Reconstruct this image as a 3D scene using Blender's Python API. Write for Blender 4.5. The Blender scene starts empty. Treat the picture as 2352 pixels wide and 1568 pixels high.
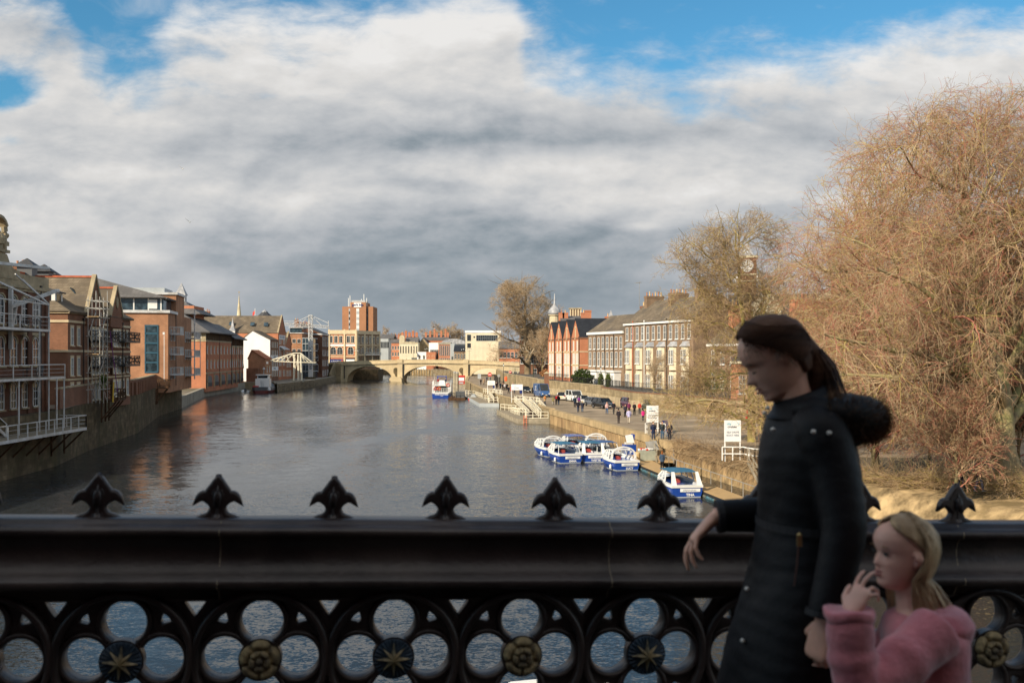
import bpy, bmesh, math, random
import numpy as np
from mathutils import Vector, Matrix
R = math.radians
random.seed(7)
C = bpy.context.scene.collection
scene = bpy.context.scene

# ------------------------------------------------------------------ camera
CAMZ = 10.3           # eye above the river surface
FPX = 2286.7          # focal length in photo display pixels (photo 2352 x 1568)
HORY = 817.0          # horizon row in the photo
cam_d = bpy.data.cameras.new('camera')
cam = bpy.data.objects.new('camera', cam_d); C.objects.link(cam)
cam.location = (0, 0, CAMZ); cam.rotation_euler = (R(90), 0, 0)
cam_d.lens = 35; cam_d.sensor_width = 36; cam_d.sensor_fit = 'HORIZONTAL'
cam_d.shift_y = (HORY - 784.0) / 2352.0
cam_d.clip_start = 0.05; cam_d.clip_end = 20000
cam_d.dof.use_dof = True; cam_d.dof.focus_distance = 110; cam_d.dof.aperture_fstop = 4.2
scene.camera = cam

def P(px, py, Y):
    "world point seen at photo pixel px,py at distance Y"
    return Vector(((px-1176)/FPX*Y, Y, CAMZ-(py-HORY)/FPX*Y))
def G(px, py, z=0.0):
    "world point on the level z seen at photo pixel px,py"
    Y = (CAMZ-z)*FPX/(py-HORY)
    return Vector(((px-1176)/FPX*Y, Y, z))

# ------------------------------------------------------------------ light
SUN_EL = R(27); SUN_DIR = Vector((-0.68, -0.73, 0)).normalized()   # horizontal direction towards the sun
sd = Vector((SUN_DIR.x*math.cos(SUN_EL), SUN_DIR.y*math.cos(SUN_EL), math.sin(SUN_EL)))
sun_d = bpy.data.lights.new('sun', 'SUN'); sun_d.energy = 5.0; sun_d.angle = R(0.5); sun_d.color = (1.0, 0.86, 0.66)
sun = bpy.data.objects.new('sun', sun_d); C.objects.link(sun)
sun.rotation_euler = (-sd).to_track_quat('-Z', 'Y').to_euler()
scene.view_settings.view_transform = 'Standard'; scene.view_settings.look = 'None'
scene.view_settings.exposure = 0.25; scene.view_settings.gamma = 1.0

def build_world():
    w = bpy.data.worlds.new('World'); scene.world = w; w.use_nodes = True
    nt = w.node_tree; N = nt.nodes; L = nt.links
    for n in list(N): N.remove(n)
    def nd(t, **k):
        n = N.new(t)
        for a, v in k.items(): setattr(n, a, v)
        return n
    def put(sock, v):
        if hasattr(v, 'is_linked') or hasattr(v, 'links'): L.new(v, sock)
        else: sock.default_value = v
    def M(op, a, b=0.0, c=None, clamp=False):
        n = nd('ShaderNodeMath', operation=op); n.use_clamp = clamp
        put(n.inputs[0], a); put(n.inputs[1], b)
        if c is not None: put(n.inputs[2], c)
        return n.outputs[0]
    def ramp(fac, stops, interp='LINEAR'):
        n = nd('ShaderNodeValToRGB'); cr = n.color_ramp; cr.interpolation = interp
        while len(cr.elements) < len(stops): cr.elements.new(0.5)
        for e, (p, c) in zip(cr.elements, stops):
            e.position = p; e.color = (c, c, c, 1) if not isinstance(c, tuple) else (*c, 1)
        L.new(fac, n.inputs[0]); return n.outputs[0]
    def sstep(x, a, b):
        n = nd('ShaderNodeMapRange', interpolation_type='SMOOTHSTEP')
        put(n.inputs[0], x); n.inputs[1].default_value = a; n.inputs[2].default_value = b
        return n.outputs[0]
    def mix(f, a, b, typ='RGBA'):
        n = nd('ShaderNodeMix', data_type='RGBA')
        put(n.inputs[0], f)
        for i, v in ((6, a), (7, b)):
            if isinstance(v, tuple): n.inputs[i].default_value = (*v, 1)
            else: L.new(v, n.inputs[i])
        return n.outputs[2]
    tc = nd('ShaderNodeTexCoord'); sep = nd('ShaderNodeSeparateXYZ'); L.new(tc.outputs['Generated'], sep.inputs[0])
    x, y, z = sep.outputs
    ya = M('MAXIMUM', M('ABSOLUTE', y), 0.25)
    u = M('DIVIDE', x, ya); v = M('DIVIDE', M('MAXIMUM', z, 0.0), ya)
    # cloud-layer coordinates: flat layers seen from below bunch up towards the horizon
    zz = M('ADD', M('MAXIMUM', z, 0.0), 0.13)
    cx = M('DIVIDE', x, zz); cy = M('DIVIDE', y, zz)
    def noise(vec, scale, detail=8, rough=0.55, dist=0.0):
        n = nd('ShaderNodeTexNoise'); L.new(vec, n.inputs['Vector'])
        n.inputs['Scale'].default_value = scale; n.inputs['Detail'].default_value = detail
        n.inputs['Roughness'].default_value = rough; n.inputs['Distortion'].default_value = dist
        return n.outputs['Fac']
    def comb(a, b, c=0.0):
        n = nd('ShaderNodeCombineXYZ'); put(n.inputs[0], a); put(n.inputs[1], b); put(n.inputs[2], c); return n.outputs[0]
    V1 = comb(cx, M('MULTIPLY', cy, 1.0)); V1b = comb(M('ADD', cx, 0.05), M('ADD', cy, 0.09))
    puff = noise(comb(M('MULTIPLY', u, 1.0), M('MULTIPLY', v, 1.9), 3.1), 4.0, 9, 0.52, 0.15)
    puffb = noise(comb(M('ADD', u, -0.012), M('ADD', M('MULTIPLY', v, 1.9), 0.035), 3.1), 4.0, 9, 0.52, 0.15)
    layer = noise(V1, 0.7, 6, 0.5, 0.2)
    layerb = noise(V1b, 0.7, 6, 0.5, 0.2)
    fine = noise(comb(u, M('MULTIPLY', v, 2.2), 8.0), 16, 6, 0.6, 0.2)
    fineb = noise(comb(M('ADD', u, -0.005), M('ADD', M('MULTIPLY', v, 2.2), 0.016), 8.0), 16, 6, 0.6, 0.2)
    streak = noise(comb(M('MULTIPLY', u, 0.35), M('MULTIPLY', v, 2.6), 1.7), 5.0, 4, 0.45, 0.3)
    # upper edge of the cloud bank, as tangent of elevation over azimuth
    def U(px): return ((px-1176)/FPX + 0.6)/1.2
    def Vv(py): return (HORY-py)/FPX
    edge = [(0,-60),(150,-30),(215,60),(260,120),(330,120),(420,75),(560,55),(690,95),(760,70),(900,40),(1060,25),(1170,50),(1215,130),(1310,175),(1380,180),(1440,140),(1540,150),(1620,120),(1790,85),(1850,100),(2010,95),(2060,75),(2352,60)]
    er = ramp(M('DIVIDE', M('ADD', u, 0.6), 1.2), [(U(px), Vv(py)*2.0) for px, py in edge], 'EASE')
    dv = M('SUBTRACT', M('MULTIPLY', er, 0.5), v)                       # >0 below the edge
    dens = M('ADD', M('MULTIPLY', dv, 11.0), M('MULTIPLY', M('SUBTRACT', puff, 0.5), 2.1))
    dens = M('ADD', dens, M('MULTIPLY', M('SUBTRACT', fine, 0.5), 1.3))
    dens = M('ADD', dens, 0.38)
    def blob(px, py, rx, ry, amp):
        a = M('DIVIDE', M('SUBTRACT', u, (px-1176)/FPX), rx/FPX); b = M('DIVIDE', M('SUBTRACT', v, Vv(py)), ry/FPX)
        g = M('EXPONENT', M('MULTIPLY', M('ADD', M('MULTIPLY', a, a), M('MULTIPLY', b, b)), -1.0))
        return M('MULTIPLY', g, amp)
    for b in ((-10, 215, 110, 60, -2.0), (0, 325, 100, 35, -1.5), (90, 560, 110, 30, -1.9), (700, 218, 150, 14, -.5), (230, 20, 90, 60, -0.8)):
        dens = M('ADD', dens, blob(*b))
    # high sky behind / above the picture: broken cloud
    over = sstep(v, 0.42, 0.75)
    dens_high = M('MULTIPLY', M('SUBTRACT', layer, 0.43), 7.0)
    dens = M('ADD', M('MULTIPLY', dens, M('SUBTRACT', 1.0, over)), M('MULTIPLY', dens_high, over))
    mask = sstep(dens, -0.05, 0.85)
    wisp = M('MULTIPLY', sstep(noise(comb(M('MULTIPLY', u, 1.3), M('MULTIPLY', v, 2.0), 5.0), 8, 7, 0.6, 1.0), 0.5, 0.85), 0.4)
    mask = M('MAXIMUM', mask, wisp)
    # brightness of the cloud
    base = ramp(M('DIVIDE', v, 0.4), [(0.0, 0.40), (0.05/0.4, 0.37), (0.085/0.4, 0.39), (0.115/0.4, 0.43), (0.14/0.4, 0.47), (0.165/0.4, 0.57), (0.19/0.4, 0.60), (0.215/0.4, 0.50), (0.245/0.4, 0.55), (0.275/0.4, 0.61), (0.32/0.4, 0.66), (1.0, 0.78)], 'EASE')
    side = M('MULTIPLY', M('ABSOLUTE', M('ADD', u, 0.06)), 1.0)
    lowside = M('MULTIPLY', sstep(side, 0.12, 0.42), M('SUBTRACT', 1.0, sstep(v, 0.06, 0.2)))
    base = M('ADD', base, M('MULTIPLY', lowside, 0.20))
    rel = M('MULTIPLY', M('SUBTRACT', puff, puffb), 1.1)
    rel = M('ADD', rel, M('MULTIPLY', M('SUBTRACT', fine, fineb), 0.20))
    rel2 = M('MULTIPLY', M('SUBTRACT', layer, layerb), 0.35)
    amp = M('ADD', M('MULTIPLY', sstep(v, 0.02, 0.17), 0.75), 0.25)
    lum = M('ADD', base, M('MULTIPLY', M('ADD', rel, rel2), amp))
    lum = M('ADD', lum, M('MULTIPLY', M('MULTIPLY', M('SUBTRACT', streak, 0.5), 0.30), amp))
    lum = M('ADD', lum, M('MULTIPLY', M('SUBTRACT', puff, 0.5), 0.20))
    lum = M('ADD', lum, M('MULTIPLY', M('MULTIPLY', M('SUBTRACT', fine, 0.5), 0.14), amp))
    lum = M('ADD', lum, M('MULTIPLY', M('SUBTRACT', 1.0, sstep(dens, 0.2, 1.8)), 0.10))
    for b in ((330, 590, 70, 16, .12), (480, 655, 60, 24, .13), (1480, 520, 45, 10, .16), (200, 300, 160, 60, .04), (1400, 400, 320, 45, .10), (620, 450, 260, 40, .10), (300, 400, 160, 40, .10), (820,330, 420, 22, -.04), (1500, 300, 380, 26, -.08), (110, 70, 110, 60, -0.16)):
        lum = M('ADD', lum, blob(*b))
    lum = M('MAXIMUM', M('MINIMUM', lum, 0.82), 0.28)
    tint = ramp(lum, [(0.17, (0.66, 0.85, 1.0)), (0.30, (0.76, 0.92, 1.05)), (0.46, (0.93, 0.985, 1.05)), (0.7, (1.0, 0.985, 0.965))])
    cc = nd('ShaderNodeVectorMath', operation='SCALE'); L.new(tint, cc.inputs[0]); L.new(lum, cc.inputs['Scale'])
    sky = nd('ShaderNodeTexSky', sky_type='NISHITA'); sky.sun_disc = False
    sky.sun_elevation = SUN_EL; sky.sun_rotation = math.atan2(sd.x, sd.y)
    sky.air_density = 1.0; sky.dust_density = 0.6; sky.ozone_density = 2.0
    sk = nd('ShaderNodeVectorMath', operation='MULTIPLY'); L.new(sky.outputs[0], sk.inputs[0]); sk.inputs[1].default_value = (0.46, 0.98, 1.10)
    cl = nd('ShaderNodeVectorMath', operation='SCALE'); L.new(cc.outputs[0], cl.inputs[0]); cl.inputs['Scale'].default_value = 1/0.12
    col = mix(mask, sk.outputs[0], cl.outputs[0])
    bg = nd('ShaderNodeBackground'); L.new(col, bg.inputs[0]); bg.inputs[1].default_value = 0.102
    out = nd('ShaderNodeOutputWorld'); L.new(bg.outputs[0], out.inputs[0])
    w.cycles.sampling_method = 'MANUAL'; w.cycles.sample_map_resolution = 512
build_world()
scene.cycles.max_bounces = 6; scene.cycles.diffuse_bounces = 2; scene.cycles.glossy_bounces = 3
scene.cycles.transparent_max_bounces = 8; scene.cycles.caustics_reflective = False; scene.cycles.caustics_refractive = False
scene.cycles.sample_clamp_indirect = 6

# ------------------------------------------------------------------ materials
MATS = {}
def mat(name, base, rough=0.8, var=0.12, scale=1.0, metal=0.0, bump=0.0, bscale=None, kind=None, c2=None, spec=0.5, emit=None, stain=0.0, stretch=(1, 1, 1), coat=0.0):
    """procedural surface: base colour mottled by two noises, optional second colour, brick courses, bump"""
    if name in MATS: return MATS[name]
    m = bpy.data.materials.new(name); m.use_nodes = True; nt = m.node_tree; N = nt.nodes; L = nt.links
    b = N['Principled BSDF']
    tc = N.new('ShaderNodeTexCoord'); mp = N.new('ShaderNodeMapping'); mp.inputs['Scale'].default_value = stretch
    L.new(tc.outputs['Object'], mp.inputs[0])
    def noise(s, d=4, r=0.55):
        n = N.new('ShaderNodeTexNoise'); L.new(mp.outputs[0], n.inputs['Vector'])
        n.inputs['Scale'].default_value = s; n.inputs['Detail'].default_value = d; n.inputs['Roughness'].default_value = r
        return n.outputs['Fac']
    def mixc(f, a, bb, blend='MIX'):
        n = N.new('ShaderNodeMix'); n.data_type = 'RGBA'; n.blend_type = blend
        if isinstance(f, float): n.inputs[0].default_value = f
        else: L.new(f, n.inputs[0])
        for i, v in ((6, a), (7, bb)):
            if isinstance(v, tuple): n.inputs[i].default_value = (*v[:3], 1)
            else: L.new(v, n.inputs[i])
        return n.outputs[2]
    def rmp(f, a, bb):
        n = N.new('ShaderNodeMapRange'); L.new(f, n.inputs[0]); n.inputs[1].default_value = a; n.inputs[2].default_value = bb; return n.outputs[0]
    lo = tuple(max(0, c*(1-var*2)) for c in base); hi = tuple(min(1, c*(1+var*1.5)) for c in base)
    col = mixc(rmp(noise(scale), 0.3, 0.7), lo, hi)
    if c2 is not None: col = mixc(rmp(noise(scale*0.37+0.01, 5, .6), 0.48, 0.62), col, c2)
    if kind == 'brick':
        sp = N.new('ShaderNodeSeparateXYZ'); L.new(tc.outputs['Object'], sp.inputs[0])
        ad = N.new('ShaderNodeMath'); L.new(sp.outputs[0], ad.inputs[0]); L.new(sp.outputs[1], ad.inputs[1])
        cb = N.new('ShaderNodeCombineXYZ'); L.new(ad.outputs[0], cb.inputs[0]); L.new(sp.outputs[2], cb.inputs[1])
        bt = N.new('ShaderNodeTexBrick'); L.new(cb.outputs[0], bt.inputs['Vector'])
        bt.inputs['Scale'].default_value = 1.0; bt.inputs['Brick Width'].default_value = 0.23; bt.inputs['Row Height'].default_value = 0.08
        bt.inputs['Mortar Size'].default_value = 0.006
        L.new(mixc(0.5, col, lo), bt.inputs['Color1']); L.new(col, bt.inputs['Color2'])
        bt.inputs['Mortar'].default_value = (base[0]*.8+.08, base[1]*.8+.08, base[2]*.8+.07, 1)
        col = bt.outputs['Color']
    if kind == 'blocks' or kind == 'slates':
        sp = N.new('ShaderNodeSeparateXYZ'); L.new(tc.outputs['Object'], sp.inputs[0])
        ad = N.new('ShaderNodeMath'); L.new(sp.outputs[0], ad.inputs[0]); L.new(sp.outputs[1], ad.inputs[1])
        cb = N.new('ShaderNodeCombineXYZ'); L.new(ad.outputs[0], cb.inputs[0]); L.new(sp.outputs[2], cb.inputs[1])
        bt = N.new('ShaderNodeTexBrick'); L.new(cb.outputs[0], bt.inputs['Vector'])
        w_, h_ = (0.9, 0.42) if kind == 'blocks' else (0.6, 0.3)
        bt.inputs['Scale'].default_value = 1.0; bt.inputs['Brick Width'].default_value = w_; bt.inputs['Row Height'].default_value = h_
        bt.inputs['Mortar Size'].default_value = 0.02; bt.inputs['Bias'].default_value = -0.2
        L.new(mixc(0.6, col, lo), bt.inputs['Color1']); L.new(col, bt.inputs['Color2'])
        bt.inputs['Mortar'].default_value = (*[c*0.55 for c in base], 1)
        col = bt.outputs['Color']
    if stain > 0:
        mp2 = N.new('ShaderNodeMapping'); mp2.inputs['Scale'].default_value = (1.2, 1.2, 0.12); L.new(tc.outputs['Object'], mp2.inputs[0])
        n = N.new('ShaderNodeTexNoise'); L.new(mp2.outputs[0], n.inputs['Vector']); n.inputs['Scale'].default_value = 0.9; n.inputs['Detail'].default_value = 6
        f = N.new('ShaderNodeMath'); f.operation = 'MULTIPLY'; L.new(rmp(n.outputs['Fac'], 0.45, 0.7), f.inputs[0]); f.inputs[1].default_value = stain
        col = mixc(f.outputs[0], col, tuple(c*0.3 for c in base))
    L.new(col, b.inputs['Base Color'])
    b.inputs['Roughness'].default_value = rough; b.inputs['Metallic'].default_value = metal
    b.inputs['Specular IOR Level'].default_value = spec*(.3 if rough >= .78 and metal == 0 else 1); b.inputs['Coat Weight'].default_value = coat
    if bump > 0:
        bp = N.new('ShaderNodeBump'); bp.inputs['Strength'].default_value = min(1, bump); bp.inputs['Distance'].default_value = 0.05 if bscale is None else 0.3/bscale
        L.new(noise(bscale or scale*4, 6, .6), bp.inputs['Height']); L.new(bp.outputs[0], b.inputs['Normal'])
    if emit: b.inputs['Emission Color'].default_value = (*emit[:3], 1); b.inputs['Emission Strength'].default_value = emit[3]
    MATS[name] = m
    return m

M_ = dict(
 brick_old=mat('brick_old', (.20,.085,.048), .9, .28, .8, kind='brick', stain=.35, c2=(.13,.065,.045)),
 brick_red=mat('brick_red', (.25,.118,.07), .9, .2, .5, kind='brick', c2=(.22,.10,.06)),
 brick_orange=mat('brick_orange', (.43,.215,.118), .88, .2, .4, kind='brick'),
 brick_bright=mat('brick_bright', (.52,.205,.108), .88, .14, .4, kind='brick', c2=(.43,.17,.095)),
 brick_brown=mat('brick_brown', (.27,.18,.115), .9, .22, .6, kind='brick', c2=(.21,.135,.09)),
 brick_tower=mat('brick_tower', (.40,.19,.10), .9, .08, .3, kind='brick'),
 stone=mat('stone', (.76,.61,.38), .9, .12, .35, kind='blocks', stain=.15, c2=(.62,.49,.30)),
 stone_pale=mat('stone_pale', (.58,.50,.34), .85, .12, .6, stain=.25),
 stone_dark=mat('stone_dark', (.20,.15,.09), .95, .3, .8, bump=.25, bscale=5, stain=.5, c2=(.10,.09,.045), kind='blocks'),
 stone_wall=mat('stone_wall', (.42,.33,.20), .95, .25, .5, stain=.3, c2=(.30,.23,.14), kind='blocks'),
 stone_trim=mat('stone_trim', (.42,.34,.22), .85, .15, 1.0, stain=.2),
 stone_cream=mat('stone_cream', (.68,.55,.36), .85, .08, .6),
 concrete=mat('concrete', (.36,.32,.25), .9, .12, .4, stain=.3),
 piling=mat('piling', (.40,.28,.15), .85, .15, .6, stain=.5, c2=(.30,.20,.11)),
 slate=mat('slate', (.075,.075,.08), .65, .2, .7, kind='slates', c2=(.055,.055,.055)),
 slate_new=mat('slate_new', (.028,.030,.036), .5, .25, .9, kind='slates'),
 slate_brown=mat('slate_brown', (.22,.175,.125), .8, .22, .6, kind='slates', c2=(.11,.095,.08)),
 slate_grey=mat('slate_grey', (.16,.15,.145), .75, .2, .6, kind='slates'),
 tile_red=mat('tile_red', (.38,.13,.06), .85, .22, 1.2, kind='slates'),
 ridge_red=mat('ridge_red', (.45,.12,.06), .85, .15, 2),
 white=mat('white_paint', (.80,.79,.75), .55, .04, 1.5),
 white_steel=mat('white_steel', (.60,.60,.59), .4, .08, 2, c2=(.46,.44,.41)),
 cream_steel=mat('cream_steel', (.78,.72,.56), .5, .1, 2),
 render_white=mat('render_white', (.82,.82,.82), .8, .03, .4),
 render_cream=mat('render_cream', (.72,.64,.47), .85, .06, .4, stain=.12),
 grey_panel=mat('grey_panel', (.42,.45,.46), .5, .06, .5),
 grey_dark=mat('grey_dark', (.10,.105,.11), .5, .1, 1),
 teal=mat('teal_frame', (.03,.10,.15), .45, .1, 1),
 blue_door=mat('blue_door', (.03,.18,.42), .5, .08, 1),
 black=mat('black_iron', (.012,.012,.013), .5, .2, 2),
 iron=mat('parapet_iron', (.030,.021,.020), .36, .32, 4.0, bump=.35, bscale=45, c2=(.066,.050,.045), spec=.5),
 wood_deck=mat('wood_deck', (.50,.34,.17), .8, .12, 2.0, stretch=(1, 6, 1), bump=.2, bscale=6),
 wood_dark=mat('wood_dark', (.10,.055,.03), .8, .25, 2),
 wood_grey=mat('wood_grey', (.30,.25,.18), .85, .2, 1.2, bump=.2, bscale=5),
 wood_post=mat('wood_post', (.35,.30,.22), .85, .2, 1.2),
 asphalt=mat('asphalt', (.34,.265,.185), .92, .2, .25, bump=.4, bscale=3, c2=(.24,.19,.13)),
 paving=mat('paving', (.13,.12,.105), .9, .12, .6, bump=.3, bscale=4, kind='blocks'),
 earth=mat('earth', (.36,.26,.14), .95, .35, 1.1, bump=.9, bscale=2.5, c2=(.22,.16,.08)),
 cobbles=mat('cobbles', (.27,.23,.18), .9, .2, .8, bump=.5, bscale=6),
 hull_blue=mat('hull_blue', (.012,.06,.33), .3, .08, 1.5, coat=.4),
 hull_blue2=mat('hull_blue_dark', (.02,.07,.22), .4, .08, 1.5),
 gel_white=mat('gel_white', (.78,.78,.76), .3, .03, 2, coat=.3),
 canvas_blue=mat('canvas_blue', (.05,.16,.27), .8, .12, 2),
 seat_cream=mat('seat_cream', (.62,.58,.50), .7, .06, 3),
 seat_red=mat('seat_red', (.42,.07,.05), .6, .1, 3),
 rope=mat('rope', (.5,.45,.33), .9, .1, 8),
 rubber=mat('rubber', (.018,.018,.018), .7, .1, 3),
 galv=mat('galvanised', (.42,.41,.38), .45, .12, 2, metal=.4),
 red=mat('red_paint', (.55,.035,.022), .45, .06, 2),
 orange=mat('orange_paint', (.75,.13,.04), .5, .08, 2),
 yellow=mat('yellow_paint', (.70,.45,.05), .5, .08, 2),
 sign_blue=mat('sign_blue', (.012,.025,.14), .5, .05, 2),
 sign_green=mat('sign_green', (.02,.05,.03), .5, .05, 2),
 sign_white=mat('sign_white', (.85,.85,.84), .5, .02, 2),
 ink=mat('sign_ink', (.03,.04,.08), .6, .05, 2),
 ink_grey=mat('sign_ink_grey', (.28,.30,.36), .6, .05, 2),
 ink_cyan=mat('sign_ink_cyan', (.15,.45,.60), .6, .05, 2),
 terracotta=mat('terracotta', (.45,.20,.10), .85, .15, 3),
 pot_buff=mat('pot_buff', (.62,.45,.24), .85, .12, 3),
 lead=mat('lead', (.40,.40,.41), .55, .18, .8, c2=(.24,.25,.27)),
 gold=mat('gilding', (.36,.30,.19), .6, .35, 30, metal=.1, bump=.3, bscale=60, c2=(.20,.15,.07)),
 rosemat=mat('rose_paint', (.32,.25,.13), .7, .35, 30, bump=.4, bscale=60, c2=(.07,.055,.035)),
 bossblue=mat('boss_blue', (.022,.045,.075), .5, .3, 25, bump=.3, bscale=60),
 bark=mat('bark', (.20,.165,.09), .95, .3, 1.2, bump=.7, bscale=5, c2=(.30,.27,.10)),
 bark_pale=mat('bark_pale', (.36,.28,.16), .95, .25, 1.5, bump=.5, bscale=5, c2=(.33,.30,.13)),
 hedge=mat('hedge_green', (.05,.075,.02), .8, .35, 3),
 topiary=mat('topiary_green', (.10,.13,.025), .8, .3, 3),
 palm=mat('palm_green', (.16,.22,.05), .6, .3, 3),
 tyre=mat('tyre', (.012,.012,.013), .8, .1, 3),
 hub=mat('wheel_hub', (.35,.35,.36), .35, .08, 3, metal=.8),
 lampglass=mat('lamp_glass', (.75,.78,.75), .2, .03, 3, coat=.5),
 red_lens=mat('red_lens', (.45,.02,.015), .25, .05, 3, coat=.6),
 plate_y=mat('plate_yellow', (.75,.55,.05), .5, .03, 3),
)
def glass_mat(name, tint=(.02,.025,.03), rough=.06, spec=.6):
    if name in MATS: return MATS[name]
    m = bpy.data.materials.new(name); m.use_nodes = True; nt = m.node_tree; N = nt.nodes; L = nt.links; b = N['Principled BSDF']
    tc = N.new('ShaderNodeTexCoord'); n = N.new('ShaderNodeTexNoise'); L.new(tc.outputs['Object'], n.inputs['Vector']); n.inputs['Scale'].default_value = 1.1
    r = N.new('ShaderNodeMapRange'); L.new(n.outputs['Fac'], r.inputs[0]); r.inputs[1].default_value = .35; r.inputs[2].default_value = .65
    mx = N.new('ShaderNodeMix'); mx.data_type = 'RGBA'; L.new(r.outputs[0], mx.inputs[0])
    mx.inputs[6].default_value = (*[c*.6 for c in tint], 1); mx.inputs[7].default_value = (*[c*1.8 for c in tint], 1)
    L.new(mx.outputs[2], b.inputs['Base Color']); b.inputs['Roughness'].default_value = rough; b.inputs['Specular IOR Level'].default_value = spec
    bp = N.new('ShaderNodeBump'); bp.inputs['Strength'].default_value = .06; bp.inputs['Distance'].default_value = .05; L.new(n.outputs['Fac'], bp.inputs['Height']); L.new(bp.outputs[0], b.inputs['Normal'])
    MATS[name] = m; return m
M_['glass'] = glass_mat('window_glass'); M_['glass_blue'] = glass_mat('glass_blue', (.03,.05,.065), .08, .8)
M_['carglass'] = glass_mat('car_glass', (.012,.014,.016), .04, .7)
def clear_mat():
    m = bpy.data.materials.new('clear_screen'); m.use_nodes = True; nt = m.node_tree; N = nt.nodes; L = nt.links
    b = N['Principled BSDF']; b.inputs['Base Color'].default_value = (.75,.8,.82,1); b.inputs['Roughness'].default_value = .1
    t = N.new('ShaderNodeBsdfTransparent'); mx = N.new('ShaderNodeMixShader'); mx.inputs[0].default_value = .25
    L.new(t.outputs[0], mx.inputs[1]); L.new(b.outputs[0], mx.inputs[2]); L.new(mx.outputs[0], N['Material Output'].inputs[0])
    MATS['clear_screen'] = m; return m
M_['clear'] = clear_mat()

# ------------------------------------------------------------------ mesh helpers
class MB:
    def __init__(s): s.v = []; s.f = []; s.m = []
    def add(s, vs, fs, mi=0):
        o = len(s.v); s.v += [tuple(v) for v in vs]; s.f += [tuple(i+o for i in f) for f in fs]; s.m += [mi]*len(fs); return s
    def box(s, x0, x1, y0, y1, z0, z1, mi=0):
        return s.add([(x0,y0,z0),(x1,y0,z0),(x1,y1,z0),(x0,y1,z0),(x0,y0,z1),(x1,y0,z1),(x1,y1,z1),(x0,y1,z1)],
              [(0,3,2,1),(4,5,6,7),(0,1,5,4),(1,2,6,5),(2,3,7,6),(3,0,4,7)], mi)
    def obox(s, c, ax, ay, az, mi=0):
        c = Vector(c); ax = Vector(ax); ay = Vector(ay); az = Vector(az)
        vs = [c+a*ax+b*ay+d*az for d in (-1,1) for a, b in ((-1,-1),(1,-1),(1,1),(-1,1))]
        return s.add(vs, [(0,3,2,1),(4,5,6,7),(0,1,5,4),(1,2,6,5),(2,3,7,6),(3,0,4,7)], mi)
    def bar(s, p, q, w=.05, h=None, mi=0):
        p = Vector(p); q = Vector(q); d = q-p; l = d.length
        if l < 1e-6: return s
        d /= l; up = Vector((0,0,1)) if abs(d.z) < .95 else Vector((0,1,0))
        a = d.cross(up).normalized(); b = a.cross(d).normalized()
        return s.obox((p+q)/2, d*l/2, a*w/2, b*(h or w)/2, mi)
    def tube(s, pts, rad, n=8, mi=0, cap=True, sq=(1,1)):
        pts = [Vector(p) for p in pts]; k = len(pts)
        if not hasattr(rad, '__len__'): rad = [rad]*k
        o = len(s.v); prev = None
        for i, p in enumerate(pts):
            d = (pts[min(i+1,k-1)]-pts[max(i-1,0)]).normalized()
            if prev is None:
                up = Vector((0,0,1)) if abs(d.z) < .9 else Vector((0,1,0)); a = d.cross(up).normalized()
            else: a = (prev - d*prev.dot(d)).normalized()
            prev = a; b = d.cross(a)
            for j in range(n):
                t = 2*math.pi*j/n; s.v.append(tuple(p + (a*math.cos(t)*sq[0]+b*math.sin(t)*sq[1])*rad[i]))
        for i in range(k-1):
            for j in range(n):
                s.f.append((o+i*n+j, o+i*n+(j+1)%n, o+(i+1)*n+(j+1)%n, o+(i+1)*n+j)); s.m.append(mi)
        if cap:
            s.f.append(tuple(o+j for j in reversed(range(n)))); s.f.append(tuple(o+(k-1)*n+j for j in range(n))); s.m += [mi, mi]
        return s
    def loft(s, rings, mi=0, cap=True, closed=True):
        o = len(s.v); n = len(rings[0])
        for r in rings: s.v += [tuple(p) for p in r]
        for i in range(len(rings)-1):
            for j in range(n if closed else n-1):
                s.f.append((o+i*n+j, o+i*n+(j+1)%n, o+(i+1)*n+(j+1)%n, o+(i+1)*n+j)); s.m.append(mi)
        if cap and closed:
            s.f.append(tuple(o+j for j in reversed(range(n)))); s.f.append(tuple(o+(len(rings)-1)*n+j for j in range(n))); s.m += [mi, mi]
        return s
    def lathe(s, prof, c=(0,0,0), n=16, mi=0, sx=1, sy=1, ph=0):
        rings = [[(c[0]+r*sx*math.cos(2*math.pi*j/n+ph), c[1]+r*sy*math.sin(2*math.pi*j/n+ph), c[2]+z) for j in range(n)] for r, z in prof]
        return s.loft(rings, mi)
    def prism(s, poly, y0, y1, mi=0):
        "polygon in (x,z), extruded along y"
        n = len(poly); vs = [(x,y0,z) for x, z in poly]+[(x,y1,z) for x, z in poly]
        fs = [tuple(range(n)), tuple(reversed(range(n,2*n)))]+[(i, n+i, n+(i+1)%n, (i+1)%n) for i in range(n)]
        return s.add(vs, fs, mi)
    def slab(s, quad, t, mi=0):
        "a quad thickened by t along its normal"
        q = [Vector(p) for p in quad]; nrm = (q[1]-q[0]).cross(q[-1]-q[0]).normalized()*t
        n = len(q); vs = q+[p-nrm for p in q]
        fs = [tuple(range(n)), tuple(reversed(range(n,2*n)))]+[(i, n+i, n+(i+1)%n, (i+1)%n) for i in range(n)]
        return s.add(vs, fs, mi)
    def mesh(s, name, mats, smooth=False):
        me = bpy.data.meshes.new(name); me.from_pydata(s.v, [], s.f)
        for m in (mats if isinstance(mats, (list, tuple)) else [mats]): me.materials.append(m)
        me.polygons.foreach_set('material_index', s.m)
        bm = bmesh.new(); bm.from_mesh(me); bmesh.ops.recalc_face_normals(bm, faces=bm.faces); bm.to_mesh(me); bm.free()
        if smooth: me.polygons.foreach_set('use_smooth', [True]*len(me.polygons))
        me.update(); return me
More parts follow.
